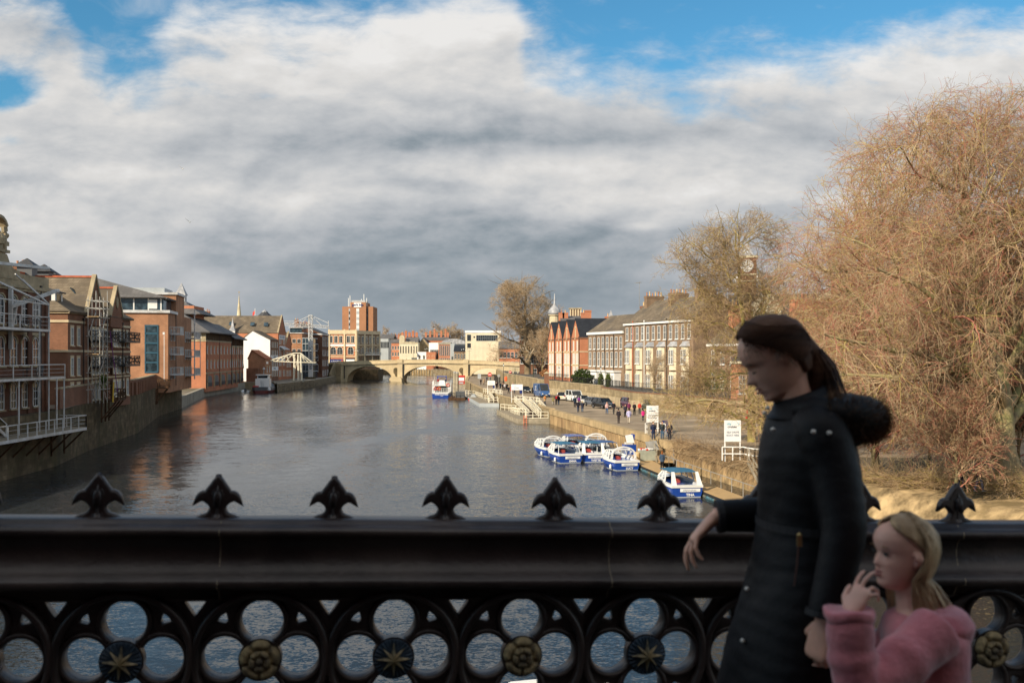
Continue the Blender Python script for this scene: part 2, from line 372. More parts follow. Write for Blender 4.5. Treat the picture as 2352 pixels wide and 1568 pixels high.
    def build(s, name, mats, parent=None, smooth=False, **k):
        return place(s.mesh(name, mats, smooth), name, parent, **k)
def place(me, name, parent=None, loc=(0,0,0), rz=0.0):
    o = bpy.data.objects.new(name, me); C.objects.link(o); o.location = loc; o.rotation_euler = (0,0,rz)
    if parent is not None: o.parent = parent
    return o
def tag(o, label=None, cat=None, group=None, kind=None):
    if label: o['label'] = label
    if cat: o['category'] = cat
    if group: o['group'] = group
    if kind: o['kind'] = kind
    return o
def thing(name, label, cat, loc=(0,0,0), rz=0.0, group=None):
    return tag(place(None, name, None, loc, rz), label, cat, group)
def copy_tree(o, parent=None, top=True):
    c = o.copy(); C.objects.link(c); c.parent = parent
    for ch in list(o.children): copy_tree(ch, c, False)
    return c
def recopy(src, loc, rz, label, group=None):
    c = copy_tree(src); c.location = loc; c.rotation_euler = (0,0,rz); c['label'] = label
    if group: c['group'] = group
    return c
_font = {}
def text(s, size, mat_, name, parent, loc, rot=(R(90),0,0), depth=.01, align='CENTER', bold=0.0, sx=1.0):
    cu = bpy.data.curves.new(name, 'FONT'); cu.body = s; cu.size = size; cu.align_x = align; cu.align_y = 'CENTER'
    cu.extrude = depth; cu.offset = bold; cu.resolution_u = 2
    t = bpy.data.objects.new(name, cu); C.objects.link(t); bpy.context.view_layer.update()
    me = bpy.data.meshes.new_from_object(t.evaluated_get(bpy.context.evaluated_depsgraph_get()))
    bpy.data.objects.remove(t); bpy.data.curves.remove(cu)
    me.materials.clear(); me.materials.append(mat_)
    o = bpy.data.objects.new(name, me); C.objects.link(o); o.parent = parent; o.location = loc; o.rotation_euler = rot; o.scale = (sx,1,1)
    return o
def evalmesh(o):
    "bake modifiers of o into its mesh"
    bpy.context.view_layer.update()
    me = bpy.data.meshes.new_from_object(o.evaluated_get(bpy.context.evaluated_depsgraph_get()))
    o.modifiers.clear(); o.data = me; return o
# ------------------------------------------------------------------ water and ground
WP = (.26, 1.15, .12, .42, .60)
def water_mat():
    m = bpy.data.materials.new('river_water'); m.use_nodes = True; nt = m.node_tree; N = nt.nodes; L = nt.links; b = N['Principled BSDF']
    b.inputs['Base Color'].default_value = (.026,.029,.030,1); b.inputs['Roughness'].default_value = .045; b.inputs['IOR'].default_value = 1.333
    b.inputs['Specular IOR Level'].default_value = .5
    tc = N.new('ShaderNodeTexCoord')
    def nz(sc, scale, det, dist=0, rot=0, col=True):
        mp = N.new('ShaderNodeMapping'); mp.inputs['Scale'].default_value = sc; mp.inputs['Rotation'].default_value = (0,0,rot); L.new(tc.outputs['Object'], mp.inputs[0])
        n = N.new('ShaderNodeTexNoise'); L.new(mp.outputs[0], n.inputs['Vector']); n.inputs['Scale'].default_value = scale; n.inputs['Detail'].default_value = det; n.inputs['Distortion'].default_value = dist
        return n.outputs['Color' if col else 'Fac']
    def vm(op, a, bb=None, sc=None):
        n = N.new('ShaderNodeVectorMath'); n.operation = op
        for i, v in ((0,a),(1,bb)):
            if v is None: continue
            if isinstance(v, tuple): n.inputs[i].default_value = v
            else: L.new(v, n.inputs[i])
        if sc is not None:
            if isinstance(sc, float): n.inputs['Scale'].default_value = sc
            else: L.new(sc, n.inputs['Scale'])
        return n.outputs[0]
    # slopes of three sizes of ripple, strong where the breeze touches the river and faint in the lee
    big = vm('SUBTRACT', nz((1,1.5,1), .45, 2, .4, .25), (.5,.5,.5)); mid = vm('SUBTRACT', nz((.8,1.7,1), 2.6, 3, .5, -.15), (.5,.5,.5)); small = vm('SUBTRACT', nz((.9,1.4,1), 9.0, 3, .3, .1), (.5,.5,.5))
    patch = N.new('ShaderNodeMapRange'); L.new(nz((1,.45,1), .040, 3, .8, 0, False), patch.inputs[0]); patch.inputs[1].default_value = .40; patch.inputs[2].default_value = .60
    patch.inputs[3].default_value = WP[0]; patch.inputs[4].default_value = WP[1]
    s1 = vm('ADD', vm('SCALE', big, None, WP[2]), vm('SCALE', vm('ADD', vm('SCALE', mid, None, WP[3]), vm('SCALE', small, None, WP[4])), None, patch.outputs[0]))
    nn = vm('NORMALIZE', vm('ADD', vm('MULTIPLY', s1, (1,1,0)), (0,-.032,1)))
    L.new(nn, b.inputs['Normal'])
    return m
w = MB(); w.add([(-900,-60,0),(600,-60,0),(600,900,0),(-900,900,0)], [(0,1,2,3)])
tag(w.build('water', water_mat()), kind='structure')

QZ = 2.2   # quay level
RW = [(48,10),(36,30),(27.5,50),(19.5,68),(17.2,81),(15,92.6),(13.4,105),(10.6,122),(5.8,151),(2,176),(-2.4,200),(-8.2,250),(-15,320),(-17.5,392),(-17.5,412),(-19,440)]
LW = [(-39,10),(-40,40),(-41,65),(-42,82),(-42.6,93),(-46,108),(-50,133),(-60.6,171),(-65,196),(-78,253),(-81,302),(-73.5,306),(-67,284),(-66,330),(-68,370),(-70.5,395),(-70.5,412),(-57,424),(-57,440),(-74,455)]
def poly_sheet(name, pts, z, m):
    from mathutils.geometry import tessellate_polygon
    tris = tessellate_polygon([[Vector((x,y,0)) for x, y in pts]]); out = []
    for t in tris:
        a, b, c = [Vector(pts[i]) for i in t]; out.append(tuple(t) if (b-a).cross(c-a) > 0 else tuple(reversed(t)))
    me = bpy.data.meshes.new(name); me.from_pydata([(x,y,z) for x, y in pts], [], out); me.materials.append(m); me.update()
    return me
gm = mat('ground_mix', (.20,.165,.12), .95, .2, .15, c2=(.15,.13,.08), bump=.3, bscale=1)
right = RW+[(-24,480),(-42,525),(-62,548),(-300,560),(-6000,900),(-6000,9000),(6000,9000),(6000,10)]
left = LW+[(-95,500),(-140,540),(-6000,800),(-6000,10)]
me = poly_sheet('ground', right, QZ-.02, gm); o = place(me, 'ground'); tag(o, kind='structure')
me2 = poly_sheet('ground', left, QZ-.02, gm); bm = bmesh.new(); bm.from_mesh(me); bm.from_mesh(me2); bm.to_mesh(me); bm.free()
# paved quays laid 4 mm and more above the ground
def offs(poly, d):
    out = []
    for i, p in enumerate(poly):
        a = Vector(poly[max(i-1,0)]); b = Vector(poly[min(i+1,len(poly)-1)]); t = (b-a).normalized(); out.append((p[0]+t.y*d, p[1]-t.x*d))
    return out
rq = [p for p in RW if 74 < p[1] < 415]
rr = [(70,74)]+rq+[(24,415),(20,330),(17,262),(25,215),(34,180),(52,120)]
tag(place(poly_sheet('quay_pavement', rr, QZ, M_['asphalt']), 'quay_pavement'), kind='structure')
lq = [p for p in LW if 283 < p[1] < 415]
tag(place(poly_sheet('quay_paving', lq+[(-95,412),(-95,300)], QZ, M_['cobbles']), 'quay_paving'), kind='structure')

def ribbon(name, line, z0, z1, m, label, cat, thick=.6, side=1, parent=None, capm=None, capz=.18, capw=.15):
    "a wall that follows a line; side=+1 puts the body to the right of the walking direction"
    n = len(line); mb = MB(); off = offs(line, thick*side); rings = []
    for (x,y),(a,b) in zip(line, off):
        z1_ = z1 if not callable(z1) else z1(x,y)
        rings.append([(x,y,z0),(a,b,z0),(a,b,z1_),(x,y,z1_)])
    mb.loft(rings)
    o = mb.build(name, m, parent)
    if parent is None: tag(o, label, cat)
    if capm:
        c = MB(); o1 = offs(line, -capw*side); o2 = offs(line, (thick+capw)*side); rings = []
        for (x,y),(a,b),(e,g) in zip(line, o1, o2):
            z1_ = z1 if not callable(z1) else z1(x,y)
            rings.append([(a,b,z1_+.003),(e,g,z1_+.003),(e,g,z1_+capz),(a,b,z1_+capz)])
        c.loft(rings); c.build('coping', capm, o)
    return o
# right quay wall: sheet piles with a concrete capping beam
def pile_wall(line, z0, z1, beam_h, name, label, m1, m2):
    root = thing(name, label, 'wall')
    mb = MB(); n_ = 0
    for (a, b) in zip(line[:-1], line[1:]):
        a = Vector((*a,0)); b = Vector((*b,0)); L_ = (b-a).length; k = max(1, int(L_/1.0)); d = (b-a)/L_; nn = Vector((d.y,-d.x,0))
        prof = []
        for i in range(k):
            for t, e in ((0,0),(.35,0),(.5,.22),(.85,.22)):
                q = a+d*(i+t)*L_/k+nn*e; prof.append(q)
        prof.append(b)
        for p, q in zip(prof[:-1], prof[1:]):
            mb.add([(p.x,p.y,z0),(q.x,q.y,z0),(q.x,q.y,z1-beam_h+.01),(p.x,p.y,z1-beam_h+.01)], [(0,1,2,3)])
    mb.build('sheet_piles', m1, root)
    c = MB(); o1 = offs(line, -.12); o2 = offs(line, .7)
    c.loft([[(a,b,z1-beam_h),(e,g,z1-beam_h),(e,g,z1+.02),(a,b,z1+.02)] for (a,b),(e,g) in zip(o1,o2)]); c.build('capping_beam', m2, root)
    return root
capm = mat('quay_cap', (.46,.34,.19), .9, .12, .5, stain=.35, bump=.2, bscale=3)
pile_wall([p for p in RW if 66 <= p[1] <= 151], -1.5, QZ, .75, 'quay_wall', 'long sandy sheet pile quay wall behind the moored blue boats', M_['piling'], capm)
ribbon('stone_quay_wall', [p for p in RW if p[1] >= 151], -1.5, QZ+.02, M_['stone_wall'], 'stone quay wall running from the landing stages to the arched bridge', 'wall', .7, 1, capm=capm, capz=.1, capw=.1)
# left river walls
ribbon('river_wall', LW[:6], -1.5, 5.15, M_['stone_dark'], 'dark mossy stone river wall under the white steel walkway', 'wall', .8, -1)
ribbon('river_wall', LW[5:9], -1.5, 5.15, M_['stone_dark'], 'mossy stone river wall below the red brick garden wall', 'wall', .8, -1)
ribbon('concrete_river_wall', LW[8:11], -1.5, QZ+.05, M_['concrete'], 'pale concrete river wall below the slate roofed offices', 'wall', .8, -1)
lp = [(-81,302),(-73.5,306),(-67,284),(-66,330),(-68,370),(-70.5,395),(-70.5,412)]
wl = ribbon('timber_faced_quay', lp, -1.5, QZ+.02, M_['stone_wall'], 'low quay edge faced with timber piles beside the black tugboat', 'wall', .8, -1, capm=M_['concrete'], capz=.12, capw=.12)
mb = MB()
for (a, b) in zip(lp[2:-1], lp[3:]):
    a = Vector(a); b = Vector(b); k = int((b-a).length/2.0)
    for i in range(k):
        p = a+(b-a)*i/k; mb.box(p.x+.02, p.x+.35, p.y-.15, p.y+.15, -1.5, 1.9)
mb.build('timber_pile', M_['wood_grey'], wl)['kind'] = 'stuff'
# brick garden wall on the stone wall, and the raised yard behind it
gl = [(-43.2,95.5),(-46,108),(-50,133),(-60.6,171)]
gw = ribbon('garden_wall', offs(gl,-.15), 5.16, 7.1, M_['brick_red'], 'red brick garden wall with recessed panels on top of the mossy river wall', 'wall', .45, -1, capm=M_['stone_trim'], capz=.14, capw=.06)
pl = MB()
for (a, b) in zip(gl[:-1], gl[1:]):
    a = Vector(a); b = Vector(b); k = int((b-a).length/2.4)
    d = (b-a).normalized(); nn = Vector((d.y,-d.x))
    for i in range(k):
        p = a+(b-a)*(i+.5)/k
        if p.y > 113: pl.obox((p.x+nn.x*.03, p.y+nn.y*.03, 6.0), (d.x*.45,d.y*.45,0), (nn.x*.14,nn.y*.14,0), (0,0,.85))
pl.build('wall_pier', M_['brick_red'], gw)
tag(place(poly_sheet('raised_yard', [(-43,95.6),(-46.2,108),(-50.2,133),(-60.8,171),(-66,196),(-110,196),(-110,95.6)], 5.2, M_['cobbles']), 'raised_yard'), kind='structure')

# near right bank: sandy slope falling to the river wall, and the raised terrace behind the quay
bank = MB(); rows = []
for j in range(60):
    t = j/59; y = 28+t*62
    base = [(x,yy) for x,yy in RW]
    xw = np.interp(y, [p[1] for p in RW], [p[0] for p in RW]) if True else 0
    row = []
    for i in range(40):
        s_ = i/39; x = xw-2.6+(s_**1.4)*43
        rise = min(1, max(0, (x-xw+2.6)/2.4)); zz = -.5+(QZ+.53)*(rise*rise*(3-2*rise))+.9*min(1, max(0, (x-xw))/10)*max(0, 1-abs(y-45)/26)+.09*math.sin(x*1.3+y*.7)*math.sin(y*1.1-x*.4)*min(1,s_*8)
        if y > 67.5: zz = min(zz, QZ-.15) if x > xw+.4 else -.6
        row.append((x,y,zz))
    rows.append(row)
bank.loft(rows, cap=False, closed=False)
tag(bank.build('river_bank', M_['earth'], smooth=True), kind='structure')
# ------------------------------------------------------------------ the near bridge: deck, pavement, cast iron parapet, bus
AL = R(8.4); SL = 0.0296
RAILP = Vector((-1.41, 3.39, CAMZ-.5436-.002))
def rail_frame(name, label, cat, dz=0):
    o = thing(name, label, cat, RAILP, 0); o.rotation_euler = (0, SL, AL); return o
RM = Matrix.Translation(RAILP) @ Matrix.Rotation(AL, 4, 'Z') @ Matrix.Rotation(SL, 4, 'Y')
def rail_local(x, y, z): return RM @ Vector((x, y, z))
par = rail_frame('bridge_parapet', 'dark cast iron bridge parapet with finials and pierced quatrefoils across the foreground', 'parapet')
half = [(-.040,0),(-.055,-.004),(-.060,-.013),(-.074,-.018),(-.094,-.026),(-.100,-.038),(-.095,-.050),(-.072,-.056),(-.057,-.072),(-.051,-.10),(-.054,-.13),(-.065,-.158),(-.085,-.181),(-.110,-.194),(-.118,-.206),(-.113,-.221),(-.095,-.231),(-.06,-.238),(-.04,-.275)]
prof = half+[(-y,z) for y,z in reversed(half)]
mb = MB(); xs = np.linspace(-3.2, 6.2, 95); rg = np.random.RandomState(3)
mb.loft([[(x, y, z+.0012*math.sin(x*2.1)+.0006*math.sin(x*9)) for y, z in prof] for x in xs])
rail = mb.build('top_rail', M_['iron'], par)
bm = bmesh.new(); bm.from_mesh(rail.data)
for f in bm.faces: f.smooth = True
bm.to_mesh(rail.data); bm.free()
# joints of the castings
for k in range(-1, 4):
    j = MB(); xj = .415+k*1.36
    j.loft([[(x, y*1.012, z*1.003-.0004) for y, z in prof] for x in (xj-.0015, xj+.0015)])
    j.build('rail_joint', M_['wood_grey'], par)
# finials
def outline_mesh(name, pts, ext, bev, m, holes=(), res=2):
    cu = bpy.data.curves.new(name, 'CURVE'); cu.dimensions = '2D'; cu.fill_mode = 'BOTH'; cu.extrude = ext; cu.bevel_depth = bev; cu.bevel_resolution = res
    for poly in [pts]+list(holes):
        sp = cu.splines.new('POLY'); sp.points.add(len(poly)-1); sp.use_cyclic_u = True
        for p, q in zip(sp.points, poly): p.co = (q[0], q[1], 0, 1)
    t = bpy.data.objects.new(name, cu); C.objects.link(t); bpy.context.view_layer.update()
    me = bpy.data.meshes.new_from_object(t.evaluated_get(bpy.context.evaluated_depsgraph_get()))
    bpy.data.objects.remove(t); bpy.data.curves.remove(cu)
    me.materials.clear(); me.materials.append(m)
    me.transform(Matrix.Rotation(R(90), 4, 'X')); me.update(); return me
h = [(0,85),(7,79),(13,71),(19,64),(24,58),(25,54),(24,50),(29,51),(36,52),(43,49),(48,43),(50,37),(44,40),(38,41),(31,39),(24,35),(18,30),(14,24),(13,19),(15,15),(19,8),(27,3),(38,0),(48,-4),(50,-12)]
fin = [(x*.00138, z*.00160) for x, z in h]+[(-x*.00138, z*.00160) for x, z in reversed(h[1:])]
fme = outline_mesh('finial', fin, .006, .010, M_['iron'])
# flat leaf silhouette + a crosswise leaf + a swelling bud and four curled leaf tips
bm = bmesh.new(); bm.from_mesh(fme)
me2 = fme.copy(); me2.transform(Matrix.Rotation(R(90), 4, 'Z')); me2.transform(Matrix.Diagonal((.8,.38,1,1))); bm.from_mesh(me2)
bud = MB(); bud.lathe([(.012,-.01),(.014,.0),(.0105,.02),(.0105,.045),(.014,.062),(.021,.074),(.023,.083),(.018,.10),(.013,.114),(.004,.127),(0.001,.129)], n=14, sy=.9)
for a in range(4):
    t = a*math.pi/2; rr_ = 1.0 if a % 2 == 0 else .25
    c_, s_ = math.cos(t)*rr_, math.sin(t)*rr_
    bud.tube([(c_*.014,s_*.014,.052),(c_*.034,s_*.034,.066),(c_*.050,s_*.050,.067),(c_*.062,s_*.062,.060),(c_*.069,s_*.069,.052)], [.005,.0065,.0065,.005,.0015], 8)
for a in range(8):
    t = a*math.pi/4; c_, s_ = math.cos(t)*.9, math.sin(t)*.9
    bud.tube([(c_*.045,s_*.030,-.016),(c_*.026,s_*.022,-.005),(c_*.018,s_*.018,.016),(c_*.014,s_*.014,.045),(c_*.026,s_*.026,.076),(c_*.012,s_*.012,.115)], [.006,.0055,.005,.0045,.005,.002], 6)
bme = None
bud.v = [(a,b,c*1.06) for a,b,c in bud.v]; bme = bud.mesh('b', M_['iron']); bm.from_mesh(bme); bm.to_mesh(fme); bm.free()
fme.polygons.foreach_set('use_smooth', [True]*len(fme.polygons))
rnd = random.Random(4)
for n in range(-4, 12):
    o = place(fme, 'finial', par, (n*.395, 0, 0), rnd.uniform(-.12,.12)); o.scale = (1,1,rnd.uniform(.98,1.02))
# pierced panels
QX, QP, QZc = .1038, .4545, -.478
def circ(cx, cz, r, n=40, a0=0): return [(cx+r*math.cos(a0+2*math.pi*i/n), cz+r*math.sin(a0+2*math.pi*i/n)) for i in range(n)]
H2 = QP/2
outer = [(-H2,-.235),(H2,-.235),(H2,.215),(-H2,.215)]
holes = [circ(*c, .080) for c in ((.124,0),(-.124,0),(0,.124),(0,-.124))]
def rot(p, a): return (p[0]*math.cos(a)-p[1]*math.sin(a), p[0]*math.sin(a)+p[1]*math.cos(a))
tri = [(.160,-.011),(.200,-.034),(.206,0),(.200,.034),(.160,.011)]
for k in range(4): holes.append([rot(p, R(45+90*k)) for p in tri])
# spandrels: leave the panel edges notched between neighbouring rings
outer = [(-H2+.004,-.235),(-.186,-.235),(-.205,-.195),(-.222,-.16),(-H2+.004,-.14)] 
sp = [(-H2,.215),(-.187,.215),(-.2,.19),(-.215,.165),(-H2,.145)]
outl = [(-H2,-.235),(-.187,-.235)]
outer = [(-.166,.215),(-.184,.187),(-.203,.158),(-H2,.122),(-H2,-.122),(-.203,-.158),(-.184,-.187),(-.166,-.215),(.166,-.215),(.184,-.187),(.203,-.158),(H2,-.122),(H2,.122),(.203,.158),(.184,.187),(.166,.215)]
pme = outline_mesh('tracery', outer, .016, .009, M_['iron'], holes, 2)
tb = MB()
def torus(cx, cz, Rr, r, y0, n=48, k=8, sq=1.0):
    rings = []
    for i in range(n):
        a = 2*math.pi*i/n
        rings.append([(cx+(Rr+r*math.cos(2*math.pi*j/k))*math.cos(a), y0+r*sq*math.sin(2*math.pi*j/k), cz+(Rr+r*math.cos(2*math.pi*j/k))*math.sin(a)) for j in range(k)])
    rings.append(rings[0]); tb.loft(rings, cap=False)
for y0 in (-.024, .024):
    torus(0, 0, .2225, .017, y0*1.5, 72, sq=1.5)
    for c in ((.124,0),(-.124,0),(0,.124),(0,-.124)): torus(*c, .083, .0115, y0, 40, sq=1.5)
tme = tb.mesh('t', M_['iron'])
bm = bmesh.new(); bm.from_mesh(pme); bm.from_mesh(tme); bm.to_mesh(pme); bm.free()
pme.polygons.foreach_set('use_smooth', [p.area < .0004 for p in pme.polygons])
for n in range(-7, 14): place(pme, 'tracery_panel', par, (QX+n*QP, 0, QZc))
mb = MB(); mb.box(-3.2,6.2,-.06,.06,-.75,-.70); mb.box(-3.2,6.2,-.12,.12,-1.0,-.75); mb.build('bottom_rail', M_['iron'], par)
# a slim bar closes the top of the spandrels
mb = MB(); mb.box(-3.2,6.2,-.035,.035,-.283,-.262); mb.build('upper_fillet', M_['iron'], par)
def polar(fn, Rf, nr=22, nt=120, y0=0, name='boss', m=None, mi=0):
    mb = MB(); rings = []
    for i in range(nr+1):
        t = i/nr; rings.append([( Rf(a)*t*math.cos(a), y0-fn(Rf(a)*t, a), Rf(a)*t*math.sin(a)) for a in [2*math.pi*j/nt for j in range(nt)]])
    rings.append([(Rf(a)*math.cos(a), y0+.03, Rf(a)*math.sin(a)) for a in [2*math.pi*j/nt for j in range(nt)]])
    mb.loft(rings, mi, cap=False); return mb
# rose: five outer petals, five inner petals, a button
def tri01(x): x = x % 1.0; return abs(2*x-1)            # 1 at the seam, 0 in the middle
def rose_R(a): t = (a-R(90))/(2*math.pi)*5+.5; return .078*(1-.13*tri01(t)**3)
def rose_h(r, a):
    r /= .078; t5 = (a-R(90))/(2*math.pi)*5+.5; t5b = t5+.5
    if r < .17: return .024+.012*math.sqrt(max(0, 1-(r/.17)**2))
    if r < .52*(1-.10*tri01(t5b)**3):
        q = (r-.17)/.33; return .016+.011*math.sin(min(1,q)*math.pi*.9)**.8*(1-.8*tri01(t5b)**4)+.004*q
    q = max(0, (r-.5)/.5); return .006+.016*math.sin(min(1,q)*math.pi*.82+.25)*(1-.95*tri01(t5)**5)
rose = polar(rose_h, rose_R, 34, 150); rose_me = rose.mesh('rose_boss', M_['rosemat'], True)
# star: faceted eight-pointed star over a dished disc with a fluted rim
disc = polar(lambda r, a: .006+.010*math.cos(min(1, r/.078)*1.4)+(.004*math.cos(a*28) if r > .052 else 0), lambda a: .0765, 18, 168)
disc_me = disc.mesh('star_disc', M_['bossblue'], True)
st = MB(); pts = []
for k in range(16):
    a = R(90)+k*math.pi/8
    r = (.066 if k % 4 == 0 else .058) if k % 2 == 0 else .022
    pts.append((r*math.cos(a), -.013, r*math.sin(a)))
cen = (0,-.036,0)
st.add([cen]+pts+[(p[0],.0,p[2]) for p in pts], [(0,1+i,1+(i+1)%16) for i in range(16)]+[(1+i,17+i,17+(i+1)%16,1+(i+1)%16) for i in range(16)], 0)
star_me = st.mesh('star', M_['gold'])
backp = MB(); rings = []
for yy in (-.010, .030): rings.append([(.083*math.cos(a), yy, .083*math.sin(a)) for a in np.linspace(0, 2*math.pi, 49)[:-1]])
backp.loft(rings); back_me = backp.mesh('boss_plate', M_['iron'])
for n in range(-7, 14):
    loc = (QX+n*QP, -.050, QZc)
    bpl = place(back_me, 'boss_plate', par, loc); bpl.scale = (.88,1,.88)
    if n % 2 == 0:
        d = place(disc_me, 'star_boss', par, (loc[0], loc[1]-.012, loc[2])); d.rotation_euler = (0, rnd.uniform(-.1,.1), 0); d.scale = (.88,1,.88)
        place(star_me, 'gilded_star', d, (0,-.006,0))
    else:
        d = place(rose_me, 'rose_boss', par, (loc[0], loc[1]-.010, loc[2])); d.rotation_euler = (0, rnd.uniform(-.1,.1), 0); d.scale = (.88,1,.88)
# deck and pavement
PAVEZ = -1.0
mb = MB(); mb.box(-40,40,-2.35,.16,-1.6,PAVEZ)
pv = mb.build('pavement', M_['paving']); pv.matrix_world = RM; tag(pv, kind='structure')
mb = MB(); mb.box(-40,40,-12,-2.36,-1.75,PAVEZ-.13)
pv = mb.build('road', M_['asphalt']); pv.matrix_world = RM; tag(pv, kind='structure')
mb = MB(); mb.box(-40,40,-2.357,-2.20,PAVEZ+.003,PAVEZ+.012); mb.box(-40,40,-2.50,-2.362,-1.7,PAVEZ+.012)
pv = mb.build('kerb', M_['concrete']); pv.matrix_world = RM; tag(pv, kind='structure')
for x in (-27, 27):
    mb = MB(); mb.box(x-1.5 if x<0 else x+3, x+1.5 if x<0 else x+6, -11.5, 0, -11, -1.76)
    o = mb.build('bridge_pier', M_['stone_wall']); o.matrix_world = RM; tag(o, 'stone pier under the near bridge on the %s bank' % ('left' if x < 0 else 'right'), 'pier')
# the bus the view is taken from: its body keeps the pavement in shade
bus = thing('bus', 'dark sided double deck bus standing at the kerb behind the viewer', 'bus', (0,0,CAMZ-1.73), 0)
bm_ = mat('bus_paint', (.10,.012,.012), .35, .05, 1); bi = mat('bus_interior', (.03,.032,.04), .7, .1, 2)
mb = MB(); x0, x1 = -6.6, 5.6; zf = .35; zt = 4.3
z0w, z1w = 1.05, 2.6
mb.box(x0,x1,.30,.36,zf,z0w); mb.box(x0,x1,.30,.36,z1w,zt)
for a, b in ((x0,-1.7),(1.9,2.1),(3.7,3.9),(5.4,x1)): mb.box(a,b,.30,.36,z0w,z1w)
mb.box(x0,x1,-2.16,-2.1,zf,zt); mb.box(x0,x0+.06,-2.1,.3,zf,zt); mb.box(x1-.06,x1,-2.1,.3,zf,zt)
mb.build('bus_body', bm_, bus)
mb = MB(); mb.box(x0+.06,x1-.06,-2.1,.3,zf,zf+.06); mb.box(x0+.06,x1-.06,-2.1,.3,zt-.06,zt); mb.box(x0+.06,x1-.06,-2.1,.3,2.75,2.8); mb.build('bus_floor', bi, bus)
for x in (-3.2, 3.6):
    for y in (.05, -1.85):
        mb = MB(); rings = []
        for yy in (-.14,.14): rings.append([(x+.48*math.cos(a), y+yy, .33+.48*math.sin(a)) for a in np.linspace(0,2*math.pi,25)[:-1]])
        mb.loft(rings); mb.build('wheel', M_['tyre'], bus, smooth=False)
# ------------------------------------------------------------------ building kit
WC = {}
def win_mesh(w, h, style='sash', fr='white', sur='stone_cream'):
    k = (round(w,2), round(h,2), style, fr, sur)
    if k in WC: return WC[k]
    mb = MB(); hw = w/2; t = .07; d0 = -.09
    mats = [M_[fr], M_['glass'], M_[sur]]
    if style.startswith('arch'):
        n = 8; ar = [(hw*math.cos(a), h-hw+hw*math.sin(a)) for a in np.linspace(0, math.pi, n+1)]
        poly = [(-hw,0),(hw,0)]+ar[0:]
        poly = [(-hw,0),(hw,0)]+[p for p in ar if p != (hw, h-hw)]
        gl = [(x*.97,z*.99+.01) for x, z in poly]; mb.prism(gl, -.02, .02, 1)
        mb.box(-hw,-hw+t,d0,.02,0,h-hw,0); mb.box(hw-t,hw,d0,.02,0,h-hw,0); mb.box(-hw,hw,d0,.02,0,t,0)
        for i in range(n):
            a, b = ar[i], ar[i+1]; mb.bar((a[0]*.95,-.03,h-hw+(a[1]-h+hw)*.95),(b[0]*.95,-.03,h-hw+(b[1]-h+hw)*.95),.1,.06,0)
        mb.box(-.025,.025,-.06,.02,0,h-.05,0)
        for zz in (h*.3, h*.6): mb.box(-hw,hw,-.055,.02,zz-.025,zz+.025,0)
        if style == 'arch_stone' or style == 'arch_brick':
            o = .14
            for i in range(n):
                a, b = ar[i], ar[i+1]; f = (hw+o)/hw
                mb.bar((a[0]*f,-.04,h-hw+(a[1]-h+hw)*f),(b[0]*f,-.04,h-hw+(b[1]-h+hw)*f),.24,.14,2)
            mb.box(-hw-.15,hw+.15,-.2,.02,-.14,0,2)
    else:
        mb.box(-hw,hw,-.02,.02,0,h,1)
        mb.box(-hw,-hw+t,d0,.02,0,h,0); mb.box(hw-t,hw,d0,.02,0,h,0); mb.box(-hw+t,hw-t,d0,.02,0,t,0); mb.box(-hw+t,hw-t,d0,.02,h-t,h,0)
        if style in ('sash','sash_stone','georgian'):
            mb.box(-hw+t,hw-t,-.07,-.02,h/2-.03,h/2+.03,0); mb.box(-.02,.02,-.06,-.02,t,h-t,0)
            if style == 'georgian':
                for zz in (h*.25,h*.75): mb.box(-hw+t,hw-t,-.05,-.02,zz-.015,zz+.015,0)
                for xx in (-w*.25,w*.25): mb.box(xx-.015,xx+.015,-.05,-.02,t,h-t,0)
            mb.box(-hw-.1,hw+.1,-.2,.02,-.12,-.003,0 if style != 'sash_stone' else 2)
        if style in ('sash_stone','stone2'):
            mb.box(-hw-.16,hw+.16,-.06,.02,h+.003,h+.24,2); mb.box(-hw-.14,-hw-.003,-.04,.02,0,h,2); mb.box(hw+.003,hw+.14,-.04,.02,0,h,2)
            if style == 'stone2': mb.box(-hw-.1,hw+.1,-.2,.02,-.14,-.003,2); mb.box(-.04,.04,-.08,-.02,t,h-t,0)
        if style == 'grid':
            nx = max(1, int(w/.9)); nz = max(1, int(h/1.2))
            for i in range(1, nx): mb.box(-hw+w*i/nx-.03,-hw+w*i/nx+.03,-.07,-.02,t,h-t,0)
            for i in range(1, nz): mb.box(-hw+t,hw-t,-.07,-.02,h*i/nz-.03,h*i/nz+.03,0)
        if style == 'plain': mb.box(-.03,.03,-.06,-.02,t,h-t,0)
    WC[k] = mb.mesh('window', mats); return WC[k]

